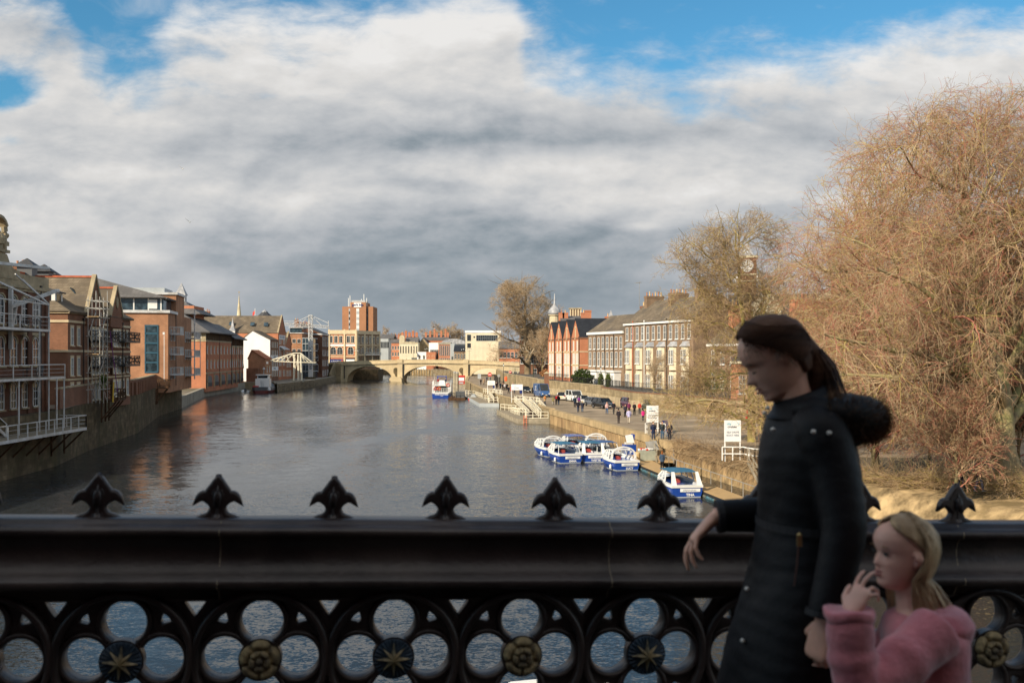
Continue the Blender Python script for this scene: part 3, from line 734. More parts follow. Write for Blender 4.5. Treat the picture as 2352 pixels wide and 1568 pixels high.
class Bld:
    def __init__(s, name, label, cat, p0, p1, z0, D=12, group=None):
        p0 = Vector(p0); p1 = Vector(p1); s.L = (p1-p0).length; s.D = D
        s.root = thing(name, label, cat, (p0.x, p0.y, z0), math.atan2(p1.y-p0.y, p1.x-p0.x), group); s.z0 = z0; s.wallo = None
    def walls(s, H, m, x0=0, x1=None, y0=0, y1=None, name='wall', gab=None):
        """gab: ('x', ridge_y_fraction, rise) gable ends at x0,x1; ('y', frac, rise) gable ends front/back"""
        x1 = s.L if x1 is None else x1; y1 = s.D if y1 is None else y1; mb = MB(); zb = -1.0
        if gab is None: mb.box(x0,x1,y0,y1,zb,H)
        elif gab[0] == 'x':
            ym = y0+(y1-y0)*gab[1]; r = H+gab[2]; pr = [(y0,zb),(y1,zb),(y1,H),(ym,r),(y0,H)]
            mb.loft([[(x,y,z) for y, z in pr] for x in (x0,x1)])
        else:
            xm = x0+(x1-x0)*gab[1]; r = H+gab[2]; mb.prism([(x0,zb),(x1,zb),(x1,H),(xm,r),(x0,H)], y0, y1)
        o = mb.build(name, m, s.root); s.wallo = s.wallo or o; return o
    def roof_x(s, H, rise, m, x0=0, x1=None, y0=0, y1=None, frac=.5, ov=.4, t=.22, hipa=0, hipb=0, ridge=None, name='roof'):
        "ridge parallel to the front; hipa/hipb pull the ridge ends in"
        x1 = s.L if x1 is None else x1; y1 = s.D if y1 is None else y1; mb = MB(); ym = y0+(y1-y0)*frac; r = H+rise+.1
        oa = ov; za = H+.1-ov*rise/max(.1, ym-y0)
        A = (x0-oa,y0-ov,za); B = (x1+oa,y0-ov,za); Cc = (x1+oa,y1+ov,za); D_ = (x0-oa,y1+ov,za); E = (x0+hipa-(0 if hipa else oa),ym,r); F = (x1-hipb+(0 if hipb else oa),ym,r)
        for q in ([A,B,F,E],[Cc,D_,E,F]): mb.slab(q, t)
        if hipa: mb.slab([D_,A,E], t)
        if hipb: mb.slab([B,Cc,F], t)
        o = mb.build(name, m, s.root)
        if ridge:
            k = MB(); k.bar(E, F, .35, .22); k.build('ridge_tiles', ridge, o)
        return o
    def roof_y(s, H, rise, m, x0, x1, y0=0, y1=None, frac=.5, ov=.35, t=.2, ridge=None, name='roof', cope=None):
        "ridge runs back from a front gable"
        y1 = s.D if y1 is None else y1; mb = MB(); xm = x0+(x1-x0)*frac; r = H+rise+.08; sl = rise/(xm-x0)
        yo = y0-(ov if not cope else -.25)
        A = (x0-ov,yo,H+.08-ov*sl); B = (xm,yo,r); Cc = (xm,y1,r); D_ = (x0-ov,y1,H+.08-ov*sl); E = (x1+ov,yo,H+.08-ov*sl); F = (x1+ov,y1,H+.08-ov*sl)
        mb.slab([A,B,Cc,D_], t); mb.slab([E,F,Cc,B], t); o = mb.build(name, m, s.root)
        if ridge: k = MB(); k.bar((xm,yo,r),(xm,y1,r),.3,.2); k.build('ridge_tiles', ridge, o)
        if cope:
            k = MB()
            for a, b in (((x0-.2,y0+.1,H-.1),(xm,y0+.1,r+.18)),((x1+.2,y0+.1,H-.1),(xm,y0+.1,r+.18))): k.bar(a,b,.45,.3)
            k.build('coping', cope, s.wallo)
        return o
    def win(s, face, u, z, w, h, style='sash', fr='white', sur='stone_cream', y=0, name='window'):
        me = win_mesh(w, h, style, fr, sur)
        loc, rz = {'f': ((u,y,z),0), 'a': ((y,u,z),-R(90)), 'b': ((s.L-y,u,z),R(90))}[face]
        return place(me, name, s.root, loc, rz)
    def row(s, face, us, z, w, h, style='sash', **k):
        for u in us: s.win(face, u, z, w, h, style, **k)
    def band(s, z, h, m, out=.08, faces='fab', x0=0, x1=None, name='string_course', y1=None):
        x1 = s.L if x1 is None else x1; y1 = s.D if y1 is None else y1; mb = MB()
        xa = x0-(out if 'a' in faces else 0); xb = x1+(out if 'b' in faces else 0)
        if 'f' in faces: mb.box(xa, xb, -out, .01, z, z+h)
        if 'a' in faces: mb.box(x0-out, x0+.01, .011, y1, z, z+h)
        if 'b' in faces: mb.box(x1-.01, x1+out, .011, y1, z, z+h)
        return mb.build(name, m, s.wallo)
    def pipe(s, x, z0, z1, m=None, y=-.12, r=.06):
        mb = MB(); mb.tube([(x,y,z0),(x,y,z1)], r, 6); mb.box(x-.12,x+.12,y-.1,y+.1,z1-.05,z1+.2); return mb.build('downpipe', m or M_['black'], s.root)
    def chimney(s, x, y, z0, z1, wx=1.0, wy=1.6, pots=4, m=None, potm=None, along='y'):
        mb = MB(); mb.box(x-wx/2,x+wx/2,y-wy/2,y+wy/2,z0,z1); mb.box(x-wx/2-.08,x+wx/2+.08,y-wy/2-.08,y+wy/2+.08,z1-.35,z1-.12); mb.box(x-wx/2-.05,x+wx/2+.05,y-wy/2-.05,y+wy/2+.05,z1+.003,z1+.1)
        o = mb.build('chimney', m or M_['brick_red'], s.root)
        for i in range(pots):
            t = (i+.5)/pots-.5; px, py = (x, y+t*wy) if along == 'y' else (x+t*wx, y)
            hh = .55+.35*random.random(); k = MB(); k.lathe([(.15,0),(.13,.1),(.11,hh*.8),(.14,hh*.82),(.14,hh)], (px,py,z1+.1), 8)
            k.build('chimney_pot', potm or random.choice([M_['terracotta'],M_['pot_buff']]), o)
        return o
def balcony(b, x0, x1, z, depth=1.3, h=1.1, style='lattice', m=None, slab=None, y=0):
    m = m or M_['black']; root = b.root; mb = MB(); mb.box(x0,x1,y-depth,y-.01,z-.18,z)
    o = mb.build('balcony', slab or m, root)
    r = MB(); Y0 = y-depth+.05
    pts = [(x0,y-.05),(x0,Y0),(x1,Y0),(x1,y-.05)]
    for (ax,ay),(bx,by) in zip(pts[:-1],pts[1:]):
        l = math.hypot(bx-ax,by-ay); k = max(1,int(l/(1.1 if style == 'lattice' else 1.3)))
        r.bar((ax,ay,z+h),(bx,by,z+h),.07); r.bar((ax,ay,z+.08),(bx,by,z+.08),.05)
        for i in range(k+1):
            t = i/k; px, py = ax+(bx-ax)*t, ay+(by-ay)*t; r.bar((px,py,z),(px,py,z+h),.08)
            if i < k:
                qx, qy = ax+(bx-ax)*(i+1)/k, ay+(by-ay)*(i+1)/k
                if style == 'lattice': r.bar((px,py,z+.1),(qx,qy,z+h-.05),.06); r.bar((qx,qy,z+.1),(px,py,z+h-.05),.06); r.bar(((px+qx)/2,(py+qy)/2,z),((px+qx)/2,(py+qy)/2,z+h),.05)
                elif style == 'wires':
                    for q in range(1,5): r.bar((px,py,z+h*q/5),(qx,qy,z+h*q/5),.025)
                else:
                    for q in range(1,6): f = q/6; r.bar((px+(qx-px)*f,py+(qy-py)*f,z),(px+(qx-px)*f,py+(qy-py)*f,z+h),.03)
    r.build('balustrade', m, o); return o

# ================================================================== LEFT BANK
# --- old brick warehouse with stone parapet and white steel balconies
b = Bld('riverside_warehouse', 'old red brick warehouse with scrolled stone gable and white steel balconies at the left edge', 'building', (-44,76), (-44.6,95.7), 2.2, 14)
L1 = b; yb = 76
b.walls(14.5, M_['brick_old'])
U = lambda Y: (Y-yb)*1.0005
for Y in (79.4,81.7,83.9,86.2,88.5,90.7,92.9):
    b.win('f', U(Y), 10.9, 1.25, 2.5, 'arch_brick', sur='stone_trim'); b.win('f', U(Y), 7.2, 1.25, 2.6, 'arch_brick', sur='stone_trim'); b.win('f', U(Y), 3.4, 1.1, 2.4, 'arch_brick', sur='stone_trim')
b.band(13.95, .25, M_['stone_trim'], .10, 'fb'); b.band(14.2, .3, M_['stone_trim'], .24, 'fb', name='cornice'); b.band(10.0,.25,M_['stone_trim'],.06,'fb')
mb = MB(); mb.box(0,b.L+.05,-.05,.5,14.503,15.5); mb.box(b.L-.45,b.L+.05,.5,8,14.503,15.5); mb.build('stone_parapet', M_['stone_trim'], b.wallo)
for x in (2.2, 8.9, 15.6, 19.3): mb = MB(); mb.box(x-.4,x+.4,-.16,.01,-1,13.94); mb.build('brick_pier', M_['brick_old'], b.wallo)
b.pipe(17.9, 0, 14.5)
gy = U(85.3); g = MB()
sh = [(4.4,0),(4.4,.8),(3.3,.9),(2.5,1.3),(2.1,1.9),(1.9,2.1),(1.3,2.15),(1.25,3.3),(1.0,3.75),(.55,4.15),(0,4.3)]
g.prism([(gy+x,14.9+z) for x, z in sh]+[(gy-x,14.9+z) for x, z in reversed(sh[:-1])], -.1, .6)
for i in range(8):
    a0 = math.pi*i/8; a1 = math.pi*(i+1)/8; g.bar((gy+1.45*math.cos(a0),-.12,18.9+1.2*math.sin(a0)),(gy+1.45*math.cos(a1),-.12,18.9+1.2*math.sin(a1)),.7,.25)
g.box(gy-1.5,gy-1.2,-.3,.1,17.3,18.9); g.box(gy+1.2,gy+1.5,-.3,.1,17.3,18.9); g.box(gy-2.2,gy+2.2,-.25,.5,17.1,17.35)
g.lathe([(.05,0),(.5,.1),(.62,.6),(.4,1.0),(.1,1.1)], (gy,-.25,17.6), 12)
g.build('scrolled_gable', M_['stone_trim'], b.root)
def urn(x, z, s_=1.0):
    k = MB(); k.box(x-.28*s_,x+.28*s_,-.05,.5,z,z+.45*s_); k.lathe([(.26,.45),(.12,.5),(.1,.62),(.3,.85),(.36,1.05),(.3,1.2),(.16,1.25),(.2,1.3),(.06,1.5),(.03,1.65)], (x,.22,z), 12); k.v = [(a,b_,z+(c-z)*s_) for a,b_,c in k.v]; k.build('urn', M_['stone_trim'], b.root)
urn(gy, 19.9, 1.15); urn(gy+2.2, 17.75, .9); urn(gy-2.2, 17.75, .9)
b.roof_x(14.5, 3.0, M_['tile_red'], y0=1.6, ov=0, hipb=4)
# steel balconies
ws = M_['white_steel']
def steel_deck(x0, x1, z, dep, name, rail=1.1, th=.22, posts=True):
    mb = MB(); mb.box(x0,x1,-dep,-.05,z-th,z-.02); o = mb.build(name, ws, b.root)
    k = MB(); k.box(x0+.05,x1-.05,-dep+.05,-.06,z-.018,z+.02); k.build('deck_boards', M_['wood_grey'], o)
    r = MB(); n = int((x1-x0)/2.9); yy = -dep+.05
    for i in range(n+1): x = x0+.05+(x1-x0-.1)*i/n; r.bar((x,yy,z),(x,yy,z+rail),.07)
    for zz in (rail,.7,.35): r.bar((x0,yy,z+zz),(x1,yy,z+zz),.07 if zz == rail else .018); r.bar((x1-.05,yy,z+zz),(x1-.05,-.1,z+zz),.07 if zz == rail else .018)
    r.bar((x1-.05,-.1,z),(x1-.05,-.1,z+rail),.07); r.build('railing', ws, o); return o
zz = b.z0
steel_deck(0, U(90.6), 12.7-zz, 2.4, 'upper_balcony')
steel_deck(0, U(93.2), 8.4-zz, 2.7, 'lower_balcony')
mb = MB()
for Y in (81,88.6,90.5): mb.bar((U(Y),-2.3,1.3),(U(Y),-2.3,12.9-zz+2.2 if Y > 88 else 12.7-zz),.10)
for Y in (84,91.5,93.1): mb.bar((U(Y),-2.6,1.3),(U(Y),-2.6,8.4-zz),.10)
# crane-like canopy trusses
mb.bar((U(80),-2.3,16.5-zz),(U(90.5),-2.3,14.9-zz),.14); mb.bar((U(80),-2.3,15.0-zz),(U(90.6),-2.3,14.95-zz),.10)
mb.bar((U(84),-2.3,17.2-zz),(U(90.5),-2.3,15.0-zz),.10); mb.bar((U(86),-2.0,16.9-zz),(U(90.5),-2.3,15.0-zz),.10)
mb.build('balcony_frame', ws, b.root)
mb = MB(); mb.bar((U(87.5),-.3,14.6-zz),(U(90.5),-3.0,16.2-zz),.34,.3); mb.lathe([(.24,-.15),(.28,0),(.24,.15)],(U(90.5),-3.0,16.2-zz),10); mb.bar((U(87.5),-.3,10.9-zz),(U(87.5),-.3,16.4-zz),.3); mb.bar((U(88.2),-.5,15.2-zz),(U(87.6),-.3,12.6-zz),.25); mb.bar((U(84),-.3,18.6-zz-.4),(U(88.6),-3,18.5-zz-.4),.3,.25); mb.lathe([(.2,-.12),(.25,0),(.2,.12)],(U(88.6),-3,18.5-zz-.4),8)
mb.build('wall_crane', ws, b.root)
# waterside walkway, its own thing
wk = thing('steel_walkway', 'white steel walkway with railings and steps bracketed over the mossy river wall', 'walkway', (-42.3,70,3.55), R(90))
mb = MB(); mb.box(0,24.6,-1.9,2,-.28,-.02); mb.build('walkway_frame', ws, wk)
mb = MB(); mb.box(.05,24.5,-1.85,2,-.018,.02); mb.build('deck_boards', M_['wood_grey'], wk)
r = MB()
for x in np.arange(0.1, 24.6, 1.63): r.bar((x,-1.85,-.3),(x,-1.85,1.12),.08)
for zq in (1.12,.7,.35): r.bar((0,-1.85,zq),(24.55,-1.85,zq),.08 if zq > 1 else .02); r.bar((24.55,-1.85,zq),(24.55,1.9,zq),.08 if zq > 1 else .028)
for y in (-1.85,0,1.9): r.bar((24.55,y,-.3),(24.55,y,1.12),.08)
r.build('railing', ws, wk)
s_ = MB()
for i in range(7): s_.box(12.2-i*.42,12.6-i*.42,-.4,.9,.15+i*.22,.2+i*.22)
for y in (-.4,.9):
    s_.bar((12.6,y,.0),(9.5,y,1.75),.12,.25); s_.bar((12.6,y,1.05),(9.5,y,2.7),.07)
    for i in range(3): s_.bar((12.5-i*1.4,y,.05+i*.75),(12.5-i*1.4,y,1.05+i*.75),.07)
s_.build('steps', ws, wk)
k = MB()
for x in np.arange(1, 24.5, 2.6): k.bar((x,-1.7,-.3),(x,.25,-2.2),.14); k.bar((x,.15,-.3),(x,.15,-2.5),.14)
k.build('bracket', M_['wood_dark'], wk)['kind'] = 'stuff'
def table_set(x, y, z, rz, lab):
    t = thing('cafe_table', lab, 'table', (x,y,z), rz)
    mb = MB(); mb.box(-.4,.4,-.4,.4,.70,.74); mb.build('table_top', M_['grey_dark'], t); mb = MB()
    for a in (-.35,.35):
        for c in (-.35,.35): mb.bar((a,c,0),(a,c,.7),.04)
    mb.build('legs', M_['grey_dark'], t)
table_set(-42.4, 87.4, 8.44, 0, 'small dark table on the lower white balcony'); table_set(-42.3, 88.2, 12.74, 0, 'small dark table on the upper white balcony')
def cafe_chair(x, y, z, rz, lab):
    t = thing('cafe_chair', lab, 'chair', (x,y,z), rz, 'dark chairs on the white balconies')
    mb = MB(); mb.box(-.25,.25,-.25,.25,.42,.46); mb.build('seat', M_['grey_dark'], t); mb = MB(); mb.obox((0,.3,.72),(.25,0,0),(0,.02,0),(0,.06,.3)); mb.build('backrest', M_['grey_dark'], t); mb = MB()
    for a in (-.23,.23): mb.bar((a,-.25,0),(a,.28,.65),.04); mb.bar((a,.25,0),(a,-.25,.45),.04)
    mb.build('legs', M_['grey_dark'], t)
cafe_chair(-42.4,89.4,8.44,.2,'dark slatted chair beside the table on the lower white balcony'); cafe_chair(-42.4,86.2,12.74,2.4,'dark chair on the upper white balcony behind the glass'); 

# --- red brick gabled offices
b = Bld('gabled_offices', 'red brick building with steep stone-coped river gables and black lattice balconies', 'building', (-46.4,104), (-48.5,126.5), 5.2, 14)
b.walls(9.9, M_['brick_red']); H = 9.9
b.roof_x(9.9, 4.2, M_['slate_brown'], hipa=3.5, hipb=3.5, ridge=M_['ridge_red'])
gables = ((5.2,10.4,13.9),(13.4,18.0,13.2))
for x0, x1, top in gables:
    mb = MB(); mb.prism([(x0,8.5),(x1,8.5),(x1,H),((x0+x1)/2,top),(x0,H)], -.35, 7); o = mb.build('gable_wall', M_['brick_red'], b.root)
    b.roof_y(H, top-H, M_['slate_brown'], x0, x1, -.35, 7, ridge=M_['ridge_red'], cope=M_['stone_trim'])
    xm = (x0+x1)/2; k = MB(); k.lathe([(.42,0),(.42,.1)], (0,0,0), 14); k.v = [(xm+a, -.37+c*-1, H+1.6+b_*1.7) for a,b_,c in k.v]; k.build('oval_window', M_['stone_trim'], o)
    for xx in (xm-1.1, xm, xm+1.1):
        b.win('f', xx, 6.2, .62, 1.9, 'sash_stone', y=-.36); b.win('f', xx, 3.0, .62, 1.9, 'sash_stone', y=-.36); b.win('f', xx, .2, .62, 1.9, 'sash_stone', y=-.36)
for x in (1.2, 3.2, 11.3, 12.5, 19.4, 21.2):
    for z in (6.2, 3.0, .2): b.win('f', x, z, .75, 1.9, 'sash_stone')
b.band(8.6, .25, M_['stone_cream'], .1, 'fa'); b.band(5.5, .22, M_['stone_cream'], .08, 'fa'); b.band(2.5,.2,M_['stone_cream'],.08,'fa'); b.band(9.55,.3,M_['stone_cream'],.22,'fa',name='cornice')
b.win('a', 3.0, 6.4, .9, 1.5, 'sash_stone'); b.win('a', 3.0, 3.2, .9, 1.5, 'sash_stone')
balcony(b, 6.6, 13.0, 6.8, 1.4); balcony(b, 6.6, 13.0, 3.9, 1.4); balcony(b, 15.6, 22.0, 6.9, 1.4); balcony(b, 15.6, 22.0, 4.0, 1.4)
for x, y in ((7.0, 3.2), (12.6, 2.6)):
    mb = MB(); mb.slab([(x-.5,-.3+y*.0+1.2,11.35),(x+.5,.9,11.35),(x+.5,2.0,12.6),(x-.5,2.0,12.6)], -.12); mb.build('roof_window', M_['glass_blue'], b.root)
mb = MB(); mb.box(.6,2.8,1.5,4.5,9.9,11.9); o = mb.build('dormer', M_['white'], b.root)
mb = MB(); mb.slab([(.3,1.2,11.85),(3.1,1.2,11.85),(3.1,4.6,12.8),(.3,4.6,12.8)], .15); mb.build('dormer_roof', M_['slate'], o)
mb = MB(); mb.box(.57,.6,1.9,2.8,10.3,11.6); mb.box(1.0,2.4,1.47,1.5,10.3,11.6); mb.build('dormer_window', M_['glass'], o)
b.chimney(12.0, 9, 12, 15.4, 1.2, 2, 3)
k = MB()
for i, (px, Y, top) in enumerate(((66,111,595),(115,121.8,611),(154,130.8,627))): pass
for i, (u_, v_) in enumerate(((7.5,6.9),(17,8.5),(24.5,10.5))):
    mb = MB(); zt = 15.0+ (0.2*i); mb.box(u_-.8,u_+.8,v_-.8,v_+.8,zt-2,zt); o = mb.build('roof_vent', M_['grey_dark'], b.root)
    mb = MB(); mb.lathe([(1.7,0),(.9,.45),(.05,.95)], (u_,v_,zt+.003), 4, ph=R(45)); mb.build('vent_cap', M_['slate'], o)
b.pipe(4.6, 0, 9); b.pipe(12.9, 0, 9); b.pipe(19,0,9)
# scaffold tower against it
sc = thing('scaffold_tower', 'galvanised scaffold tower with ladders standing against the first brick gable', 'scaffold', (-44.6,106.2,5.2), math.atan2(22.5,-2.1))
mb = MB(); xs_ = (0,1.3,2.6); ys_ = (-.6,.6)
for x in xs_:
    for y in ys_: mb.bar((x,y,0),(x,y,11.4 if x < 2 else 12.2),.06)
for z in (1.5,3.3,5.2,7.2,9.2,10.2,11.0):
    for y in ys_: mb.bar((-.6,y,z),(3.4,y,z),.06)
    for x in xs_: mb.bar((x,-.8,z),(x,.8,z),.06)
for i, z in enumerate((0,3.3,5.2,7.2)): mb.bar((0 if i%2 else 2.6,-.62,z),(2.6 if i%2 else 0,-.62,z+2.6),.06); mb.bar((0 if i%2 else 2.6,.62,z),(2.6 if i%2 else 0,.62,z+2.6),.06)
mb.build('scaffold_tubes', M_['galv'], sc)
mb = MB()
for z in (5.25,9.25): mb.box(-.3,2.9,-.6,.6,z,z+.06)
mb.build('boards', M_['wood_deck'], sc)
mb = MB(); mb.bar((.4,-.75,5.2),(1.0,-.75,9.8),.05); mb.bar((.4,-.45,5.2),(1.0,-.45,9.8),.05)
for i in range(14): mb.bar((.4+.6*i/14,-.75,5.3+4.5*i/14),(.4+.6*i/14,-.45,5.3+4.5*i/14),.035)
mb.build('ladder', M_['galv'], sc)
mb = MB(); mb.bar((2.9,-.8,7.8),(4.4,-1.2,.8),.06); mb.build('purple_brace', mat('purple',(.20,.05,.20)), sc); mb = MB(); mb.bar((3.6,-.9,0),(3.9,-.9,2.2),.12); mb.build('yellow_sleeve', M_['yellow'], sc)
# palm, low timber platform on the wall
pp = thing('palm_plant', 'spiky green palm-like plant behind the brick garden wall', 'plant', (-45.9,111.6,5.2))
mb = MB(); mb.tube([(0,0,0),(.05,.0,1.0),(0,.05,2.0)], [.16,.13,.12], 7); mb.build('trunk', M_['bark'], pp)
mb = MB(); rq_ = random.Random(5)
for i in range(150):
    a = rq_.uniform(0, 2*math.pi); el = rq_.uniform(-.5, 1.5); l = rq_.uniform(.9,1.5); d = Vector((math.cos(a)*math.cos(el),math.sin(a)*math.cos(el),math.sin(el))); sdw = Vector((-math.sin(a),math.cos(a),0))*.045
    p0 = Vector((0,.05,2.0)); p1 = p0+d*l*.6; p2 = p0+d*l+Vector((0,0,-.15*l))
    mb.add([p0-sdw,p0+sdw,p1+sdw,p2,p1-sdw], [(0,1,2,4),(4,2,3)])
mb.build('leaves', M_['palm'], pp)
def river_platform(x, y, rz, z, lab):
    t = thing('river_platform', lab, 'platform', (x,y,z), rz, 'timber platforms bracketed from the garden wall')
    mb = MB(); mb.box(-1.9,1.9,-1.5,0,-.15,0); mb.build('deck', M_['wood_dark'], t); r = MB()
    pts = [(-1.9,0),(-1.9,-1.5),(1.9,-1.5),(1.9,0)]
    for (ax,ay),(bx,by) in zip(pts[:-1],pts[1:]):
        r.bar((ax,ay,1.15),(bx,by,1.15),.1); r.bar((ax,ay,.1),(bx,by,.1),.08); n = 3 if ax != bx else 1
        for i in range(n+1):
            px, py = ax+(bx-ax)*i/n, ay+(by-ay)*i/n; r.bar((px,py,0),(px,py,1.2),.12)
            if i < n: qx, qy = ax+(bx-ax)*(i+1)/n, ay+(by-ay)*(i+1)/n; r.bar((px,py,.1),(qx,qy,1.1),.08); r.bar((qx,qy,.1),(px,py,1.1),.08)
    r.build('lattice_railing', M_['wood_dark'], t); k = MB()
    for xx in (-1.7,0,1.7): k.bar((xx,-1.3,-.2),(xx,.3,-2.2),.16); k.bar((xx,.25,-.2),(xx,.25,-2.5),.16)
    k.build('bracket', M_['wood_dark'], t)['kind'] = 'stuff'
river_platform(-45.6,112.3,math.atan2(25,-4),5.4,'near dark timber platform bracketed below the palm'); river_platform(-52.9,149,math.atan2(38,-10.6),5.6,'far dark timber platform bracketed from the brick garden wall')
hd = MB(); rq_ = random.Random(8)
for i in range(2600):
    c = Vector((rq_.uniform(-1.2,1.2), rq_.uniform(0,9), rq_.uniform(0,2.6))); a = Vector((rq_.gauss(0,1),rq_.gauss(0,1),rq_.gauss(0,1))).normalized()*.16; bq = a.cross(Vector((rq_.random(),rq_.random(),1))).normalized()*.12; hd.add([c-a,c+bq,c+a,c-bq],[(0,1,2,3)])
o = hd.build('hedge', M_['hedge']); o.location = (-54.5,128,5.2); tag(o, 'dark green hedge behind the brick garden wall by the left river bank', 'hedge')

# --- orange brick offices
b = Bld('orange_brick_offices', 'orange brick office block with white fascia, hipped slate roof and blue glazed strip', 'building', (-57,165), (-61.8,193), 5.2, 22)
b.walls(12.2, M_['brick_orange'], x1=26)
b.band(12.2, .45, M_['white_steel'], .35, 'fa', x1=8, name='fascia')
mb = MB(); mb.box(.5,8.5,.8,21,12.66,14.6); mb.build('glazed_storey', M_['glass_blue'], b.root); mb = MB()
for y in (1.2,3.2,5.5,8,10.5,13): mb.box(.42,.5,y-.1,y+.1,12.66,14.6)
for y in (1.8,8.3): mb.box(.40,.48,y,y+1.3,12.9,14.4)
mb.build('storey_mullion', M_['white'], b.root)['kind'] = 'stuff'
mb = MB(); mb.box(-.3,8.9,.2,21.5,14.603,14.75); mb.build('soffit', M_['white_steel'], b.root)
b.roof_x(14.75, 3.6, M_['slate_grey'], x0=-.2, x1=9, y0=.4, y1=22, frac=.6, hipa=3.6, ov=.4, hipb=1)
mb = MB(); mb.box(8,17,.0-.02,14,-.9,15.7); o = mb.build('stair_tower', M_['brick_orange'], b.root); mb = MB(); mb.box(7.7,17.3,-.3,14.3,15.703,16.1); mb.build('tower_coping', M_['white_steel'], o)
mb = MB(); mb.box(8.5,17,2,13.9,16.103,16.9); mb.build('glazed_roof_ridge', M_['grey_panel'], b.root)
mb = MB(); mb.box(-.05,.0,1.7,3.6,2.4,10.2); o = mb.build('glazed_strip', M_['glass_blue'], b.root); mb = MB()
for z in (2.4,4.0,5.6,7.2,8.8,10.1): mb.box(-.12,-.05,1.6,3.7,z-.12,z+.12)
for y in (1.6,3.6): mb.box(-.12,-.05,y-.08,y+.08,2.4,10.2)
mb.build('strip_frame', M_['teal'], o)
for z in (2.6,6.0,9.2): b.win('a', 7.2, z-.2, 1.5, 1.8, 'plain', fr='teal')
for x in (3,6,18.5,21,23.5):
    for z in (1.2,4.4,7.6): b.win('f', x, z, 1.3, 1.9, 'plain', fr='white_steel')
for x0,x1,zs in ((1.5,5.5,(2.0,5.4,8.8)),(18.0,25.5,(1.6,5.0,8.4))):
    for z in zs: balcony(b, x0, x1, z, 1.7, 1.15, 'bars', M_['white_steel'])
mb = MB(); mb.bar((25.5,-1.7,1.2),(25.5,-1.7,9.6),.12); mb.build('balcony_post', M_['white_steel'], b.root); mb = MB(); mb.bar((18,-1.7,.8),(18,-1.7,13.6),.2); mb.bar((16.6,-1.7,12.8),(19.4,-1.7,12.8),.2); mb.bar((16.8,-1.7,11),(19.2,-1.7,11),.15); mb.build('balcony_mast', M_['white_steel'], b.root)
mb = MB(); mb.box(26,31,1,16,-1,11.5); mb.build('rear_wing', M_['brick_red'], b.root)
mb = MB(); mb.box(-.9,-.6,.4,.7,8.6,9.0); mb.bar((-.75,.5,1),(-.75,.5,8.6),.08); mb.build('wall_lamp', M_['white'], b.root)
b.pipe(7.3,0,12.2); 
mb = MB(); mb.box(26.4,27.6,.93,1.0,0,2.6); mb.build('blue_door', M_['blue_door'], b.root)

# --- slate roofed riverside offices with cupola
b = Bld('slate_roofed_offices', 'brick riverside offices with a big hipped slate roof topped by a pointed cupola', 'building', (-76.9,250), (-79.2,281), 2.2, 20)
def arcade(b, H, n):
    b.walls(H, M_['brick_bright'])
    b.band(H-3.0, .35, M_['stone_trim'], .12, 'fa'); mb = MB()
    mb.box(0,b.L,-.06,.0,H-2.65,H); mb.box(-.06,0,0,b.D,H-2.65,H); mb.build('timber_storey', M_['stone_trim'], b.root); mb = MB()
    for i in range(int(b.L/.9)): mb.box(.3+i*.9,.45+i*.9,-.2,-.06,H-2.6,H)
    mb.build('timber_post', M_['wood_dark'], b.root)['kind'] = 'stuff'
    for i in range(4): b.win('a', 2+i*3.2, H-2.2, 1.9, 1.7, 'plain')
    b.win('a', 5, 7, 3, 2.2, 'grid'); b.win('a', 5, 3.4, 3, 2.2, 'grid')
    xs = np.linspace(1.6, b.L-1.6, n)
    for x in xs:
        b.win('f', x, 4.9, .75, 2.1, 'arch_stone'); b.win('f', x, 8.6, .75, 2.0, 'arch_stone')
    b.band(3.6, .3, M_['stone_trim'], .1, 'f')
    k = n//2
    for i in range(k):
        x = (i+.5)*b.L/k; mb = MB(); w_ = b.L/k*.32
        ar = [(x+w_*math.cos(a), 2.2+.9*math.sin(a)) for a in np.linspace(0, math.pi, 9)]
        mb.prism([(x-w_,.4),(x+w_,.4)]+ar, -.16, .0, 0); o = mb.build('arcade_opening', M_['grey_dark'], b.root)
        mb = MB(); mb.box(x-w_-.5 if i == 0 else x-w_-.45, x-w_, -.3, .0, 0, 3.6); mb.build('stone_pier', M_['stone_trim'], o)
        r = MB()
        for q in range(7): r.bar((x-w_+w_*2*q/6,-.35,.3),(x-w_+w_*2*q/6,-.35,1.3),.05)
        r.bar((x-w_,-.35,1.3),(x+w_,-.35,1.3),.06); r.build('railing', M_['black'], o)
arcade(b, 14.7, 8)
b.roof_x(14.7, 5.6, M_['slate_grey'], hipa=10, hipb=12, ov=1.3, frac=.5, t=.3)
mb = MB(); mb.box(11,22,5.5,14.5,18,21.2); mb.build('lantern_storey', M_['brick_bright'], b.root)
b.roof_x(19.4, 3.6, M_['slate_grey'], x0=9, x1=25, y0=4, y1=16, hipa=7, hipb=7, ov=.8)
mb = MB(); mb.box(14.9,17.1,8.9,11.1,22.3,24.2); o = mb.build('cupola', M_['grey_panel'], b.root); mb = MB(); mb.lathe([(1.95,0),(.03,3.4)], (16,10,24.2), 4, ph=R(45)); mb.build('cupola_spire', M_['lead'], o); mb = MB(); mb.box(14.5,17.5,8.5,11.5,22.0,22.3); mb.build('cupola_base', M_['white'], o)
for x in (.3, 15.4, 30.6): b.pipe(x, 0, 14)
b = Bld('slate_roofed_annex', 'brick annex with lower slate roof and two slanting poles beside the cupola offices', 'building', (-79.3,281.3), (-81.3,301), 2.2, 12)
arcade(b, 13.6, 6); b.roof_x(13.6, 3.6, M_['slate'], hipa=5, hipb=6, ov=1.1, t=.3)
for x in (.3, 6.5, 13, 19.3): b.pipe(x, 0, 13)
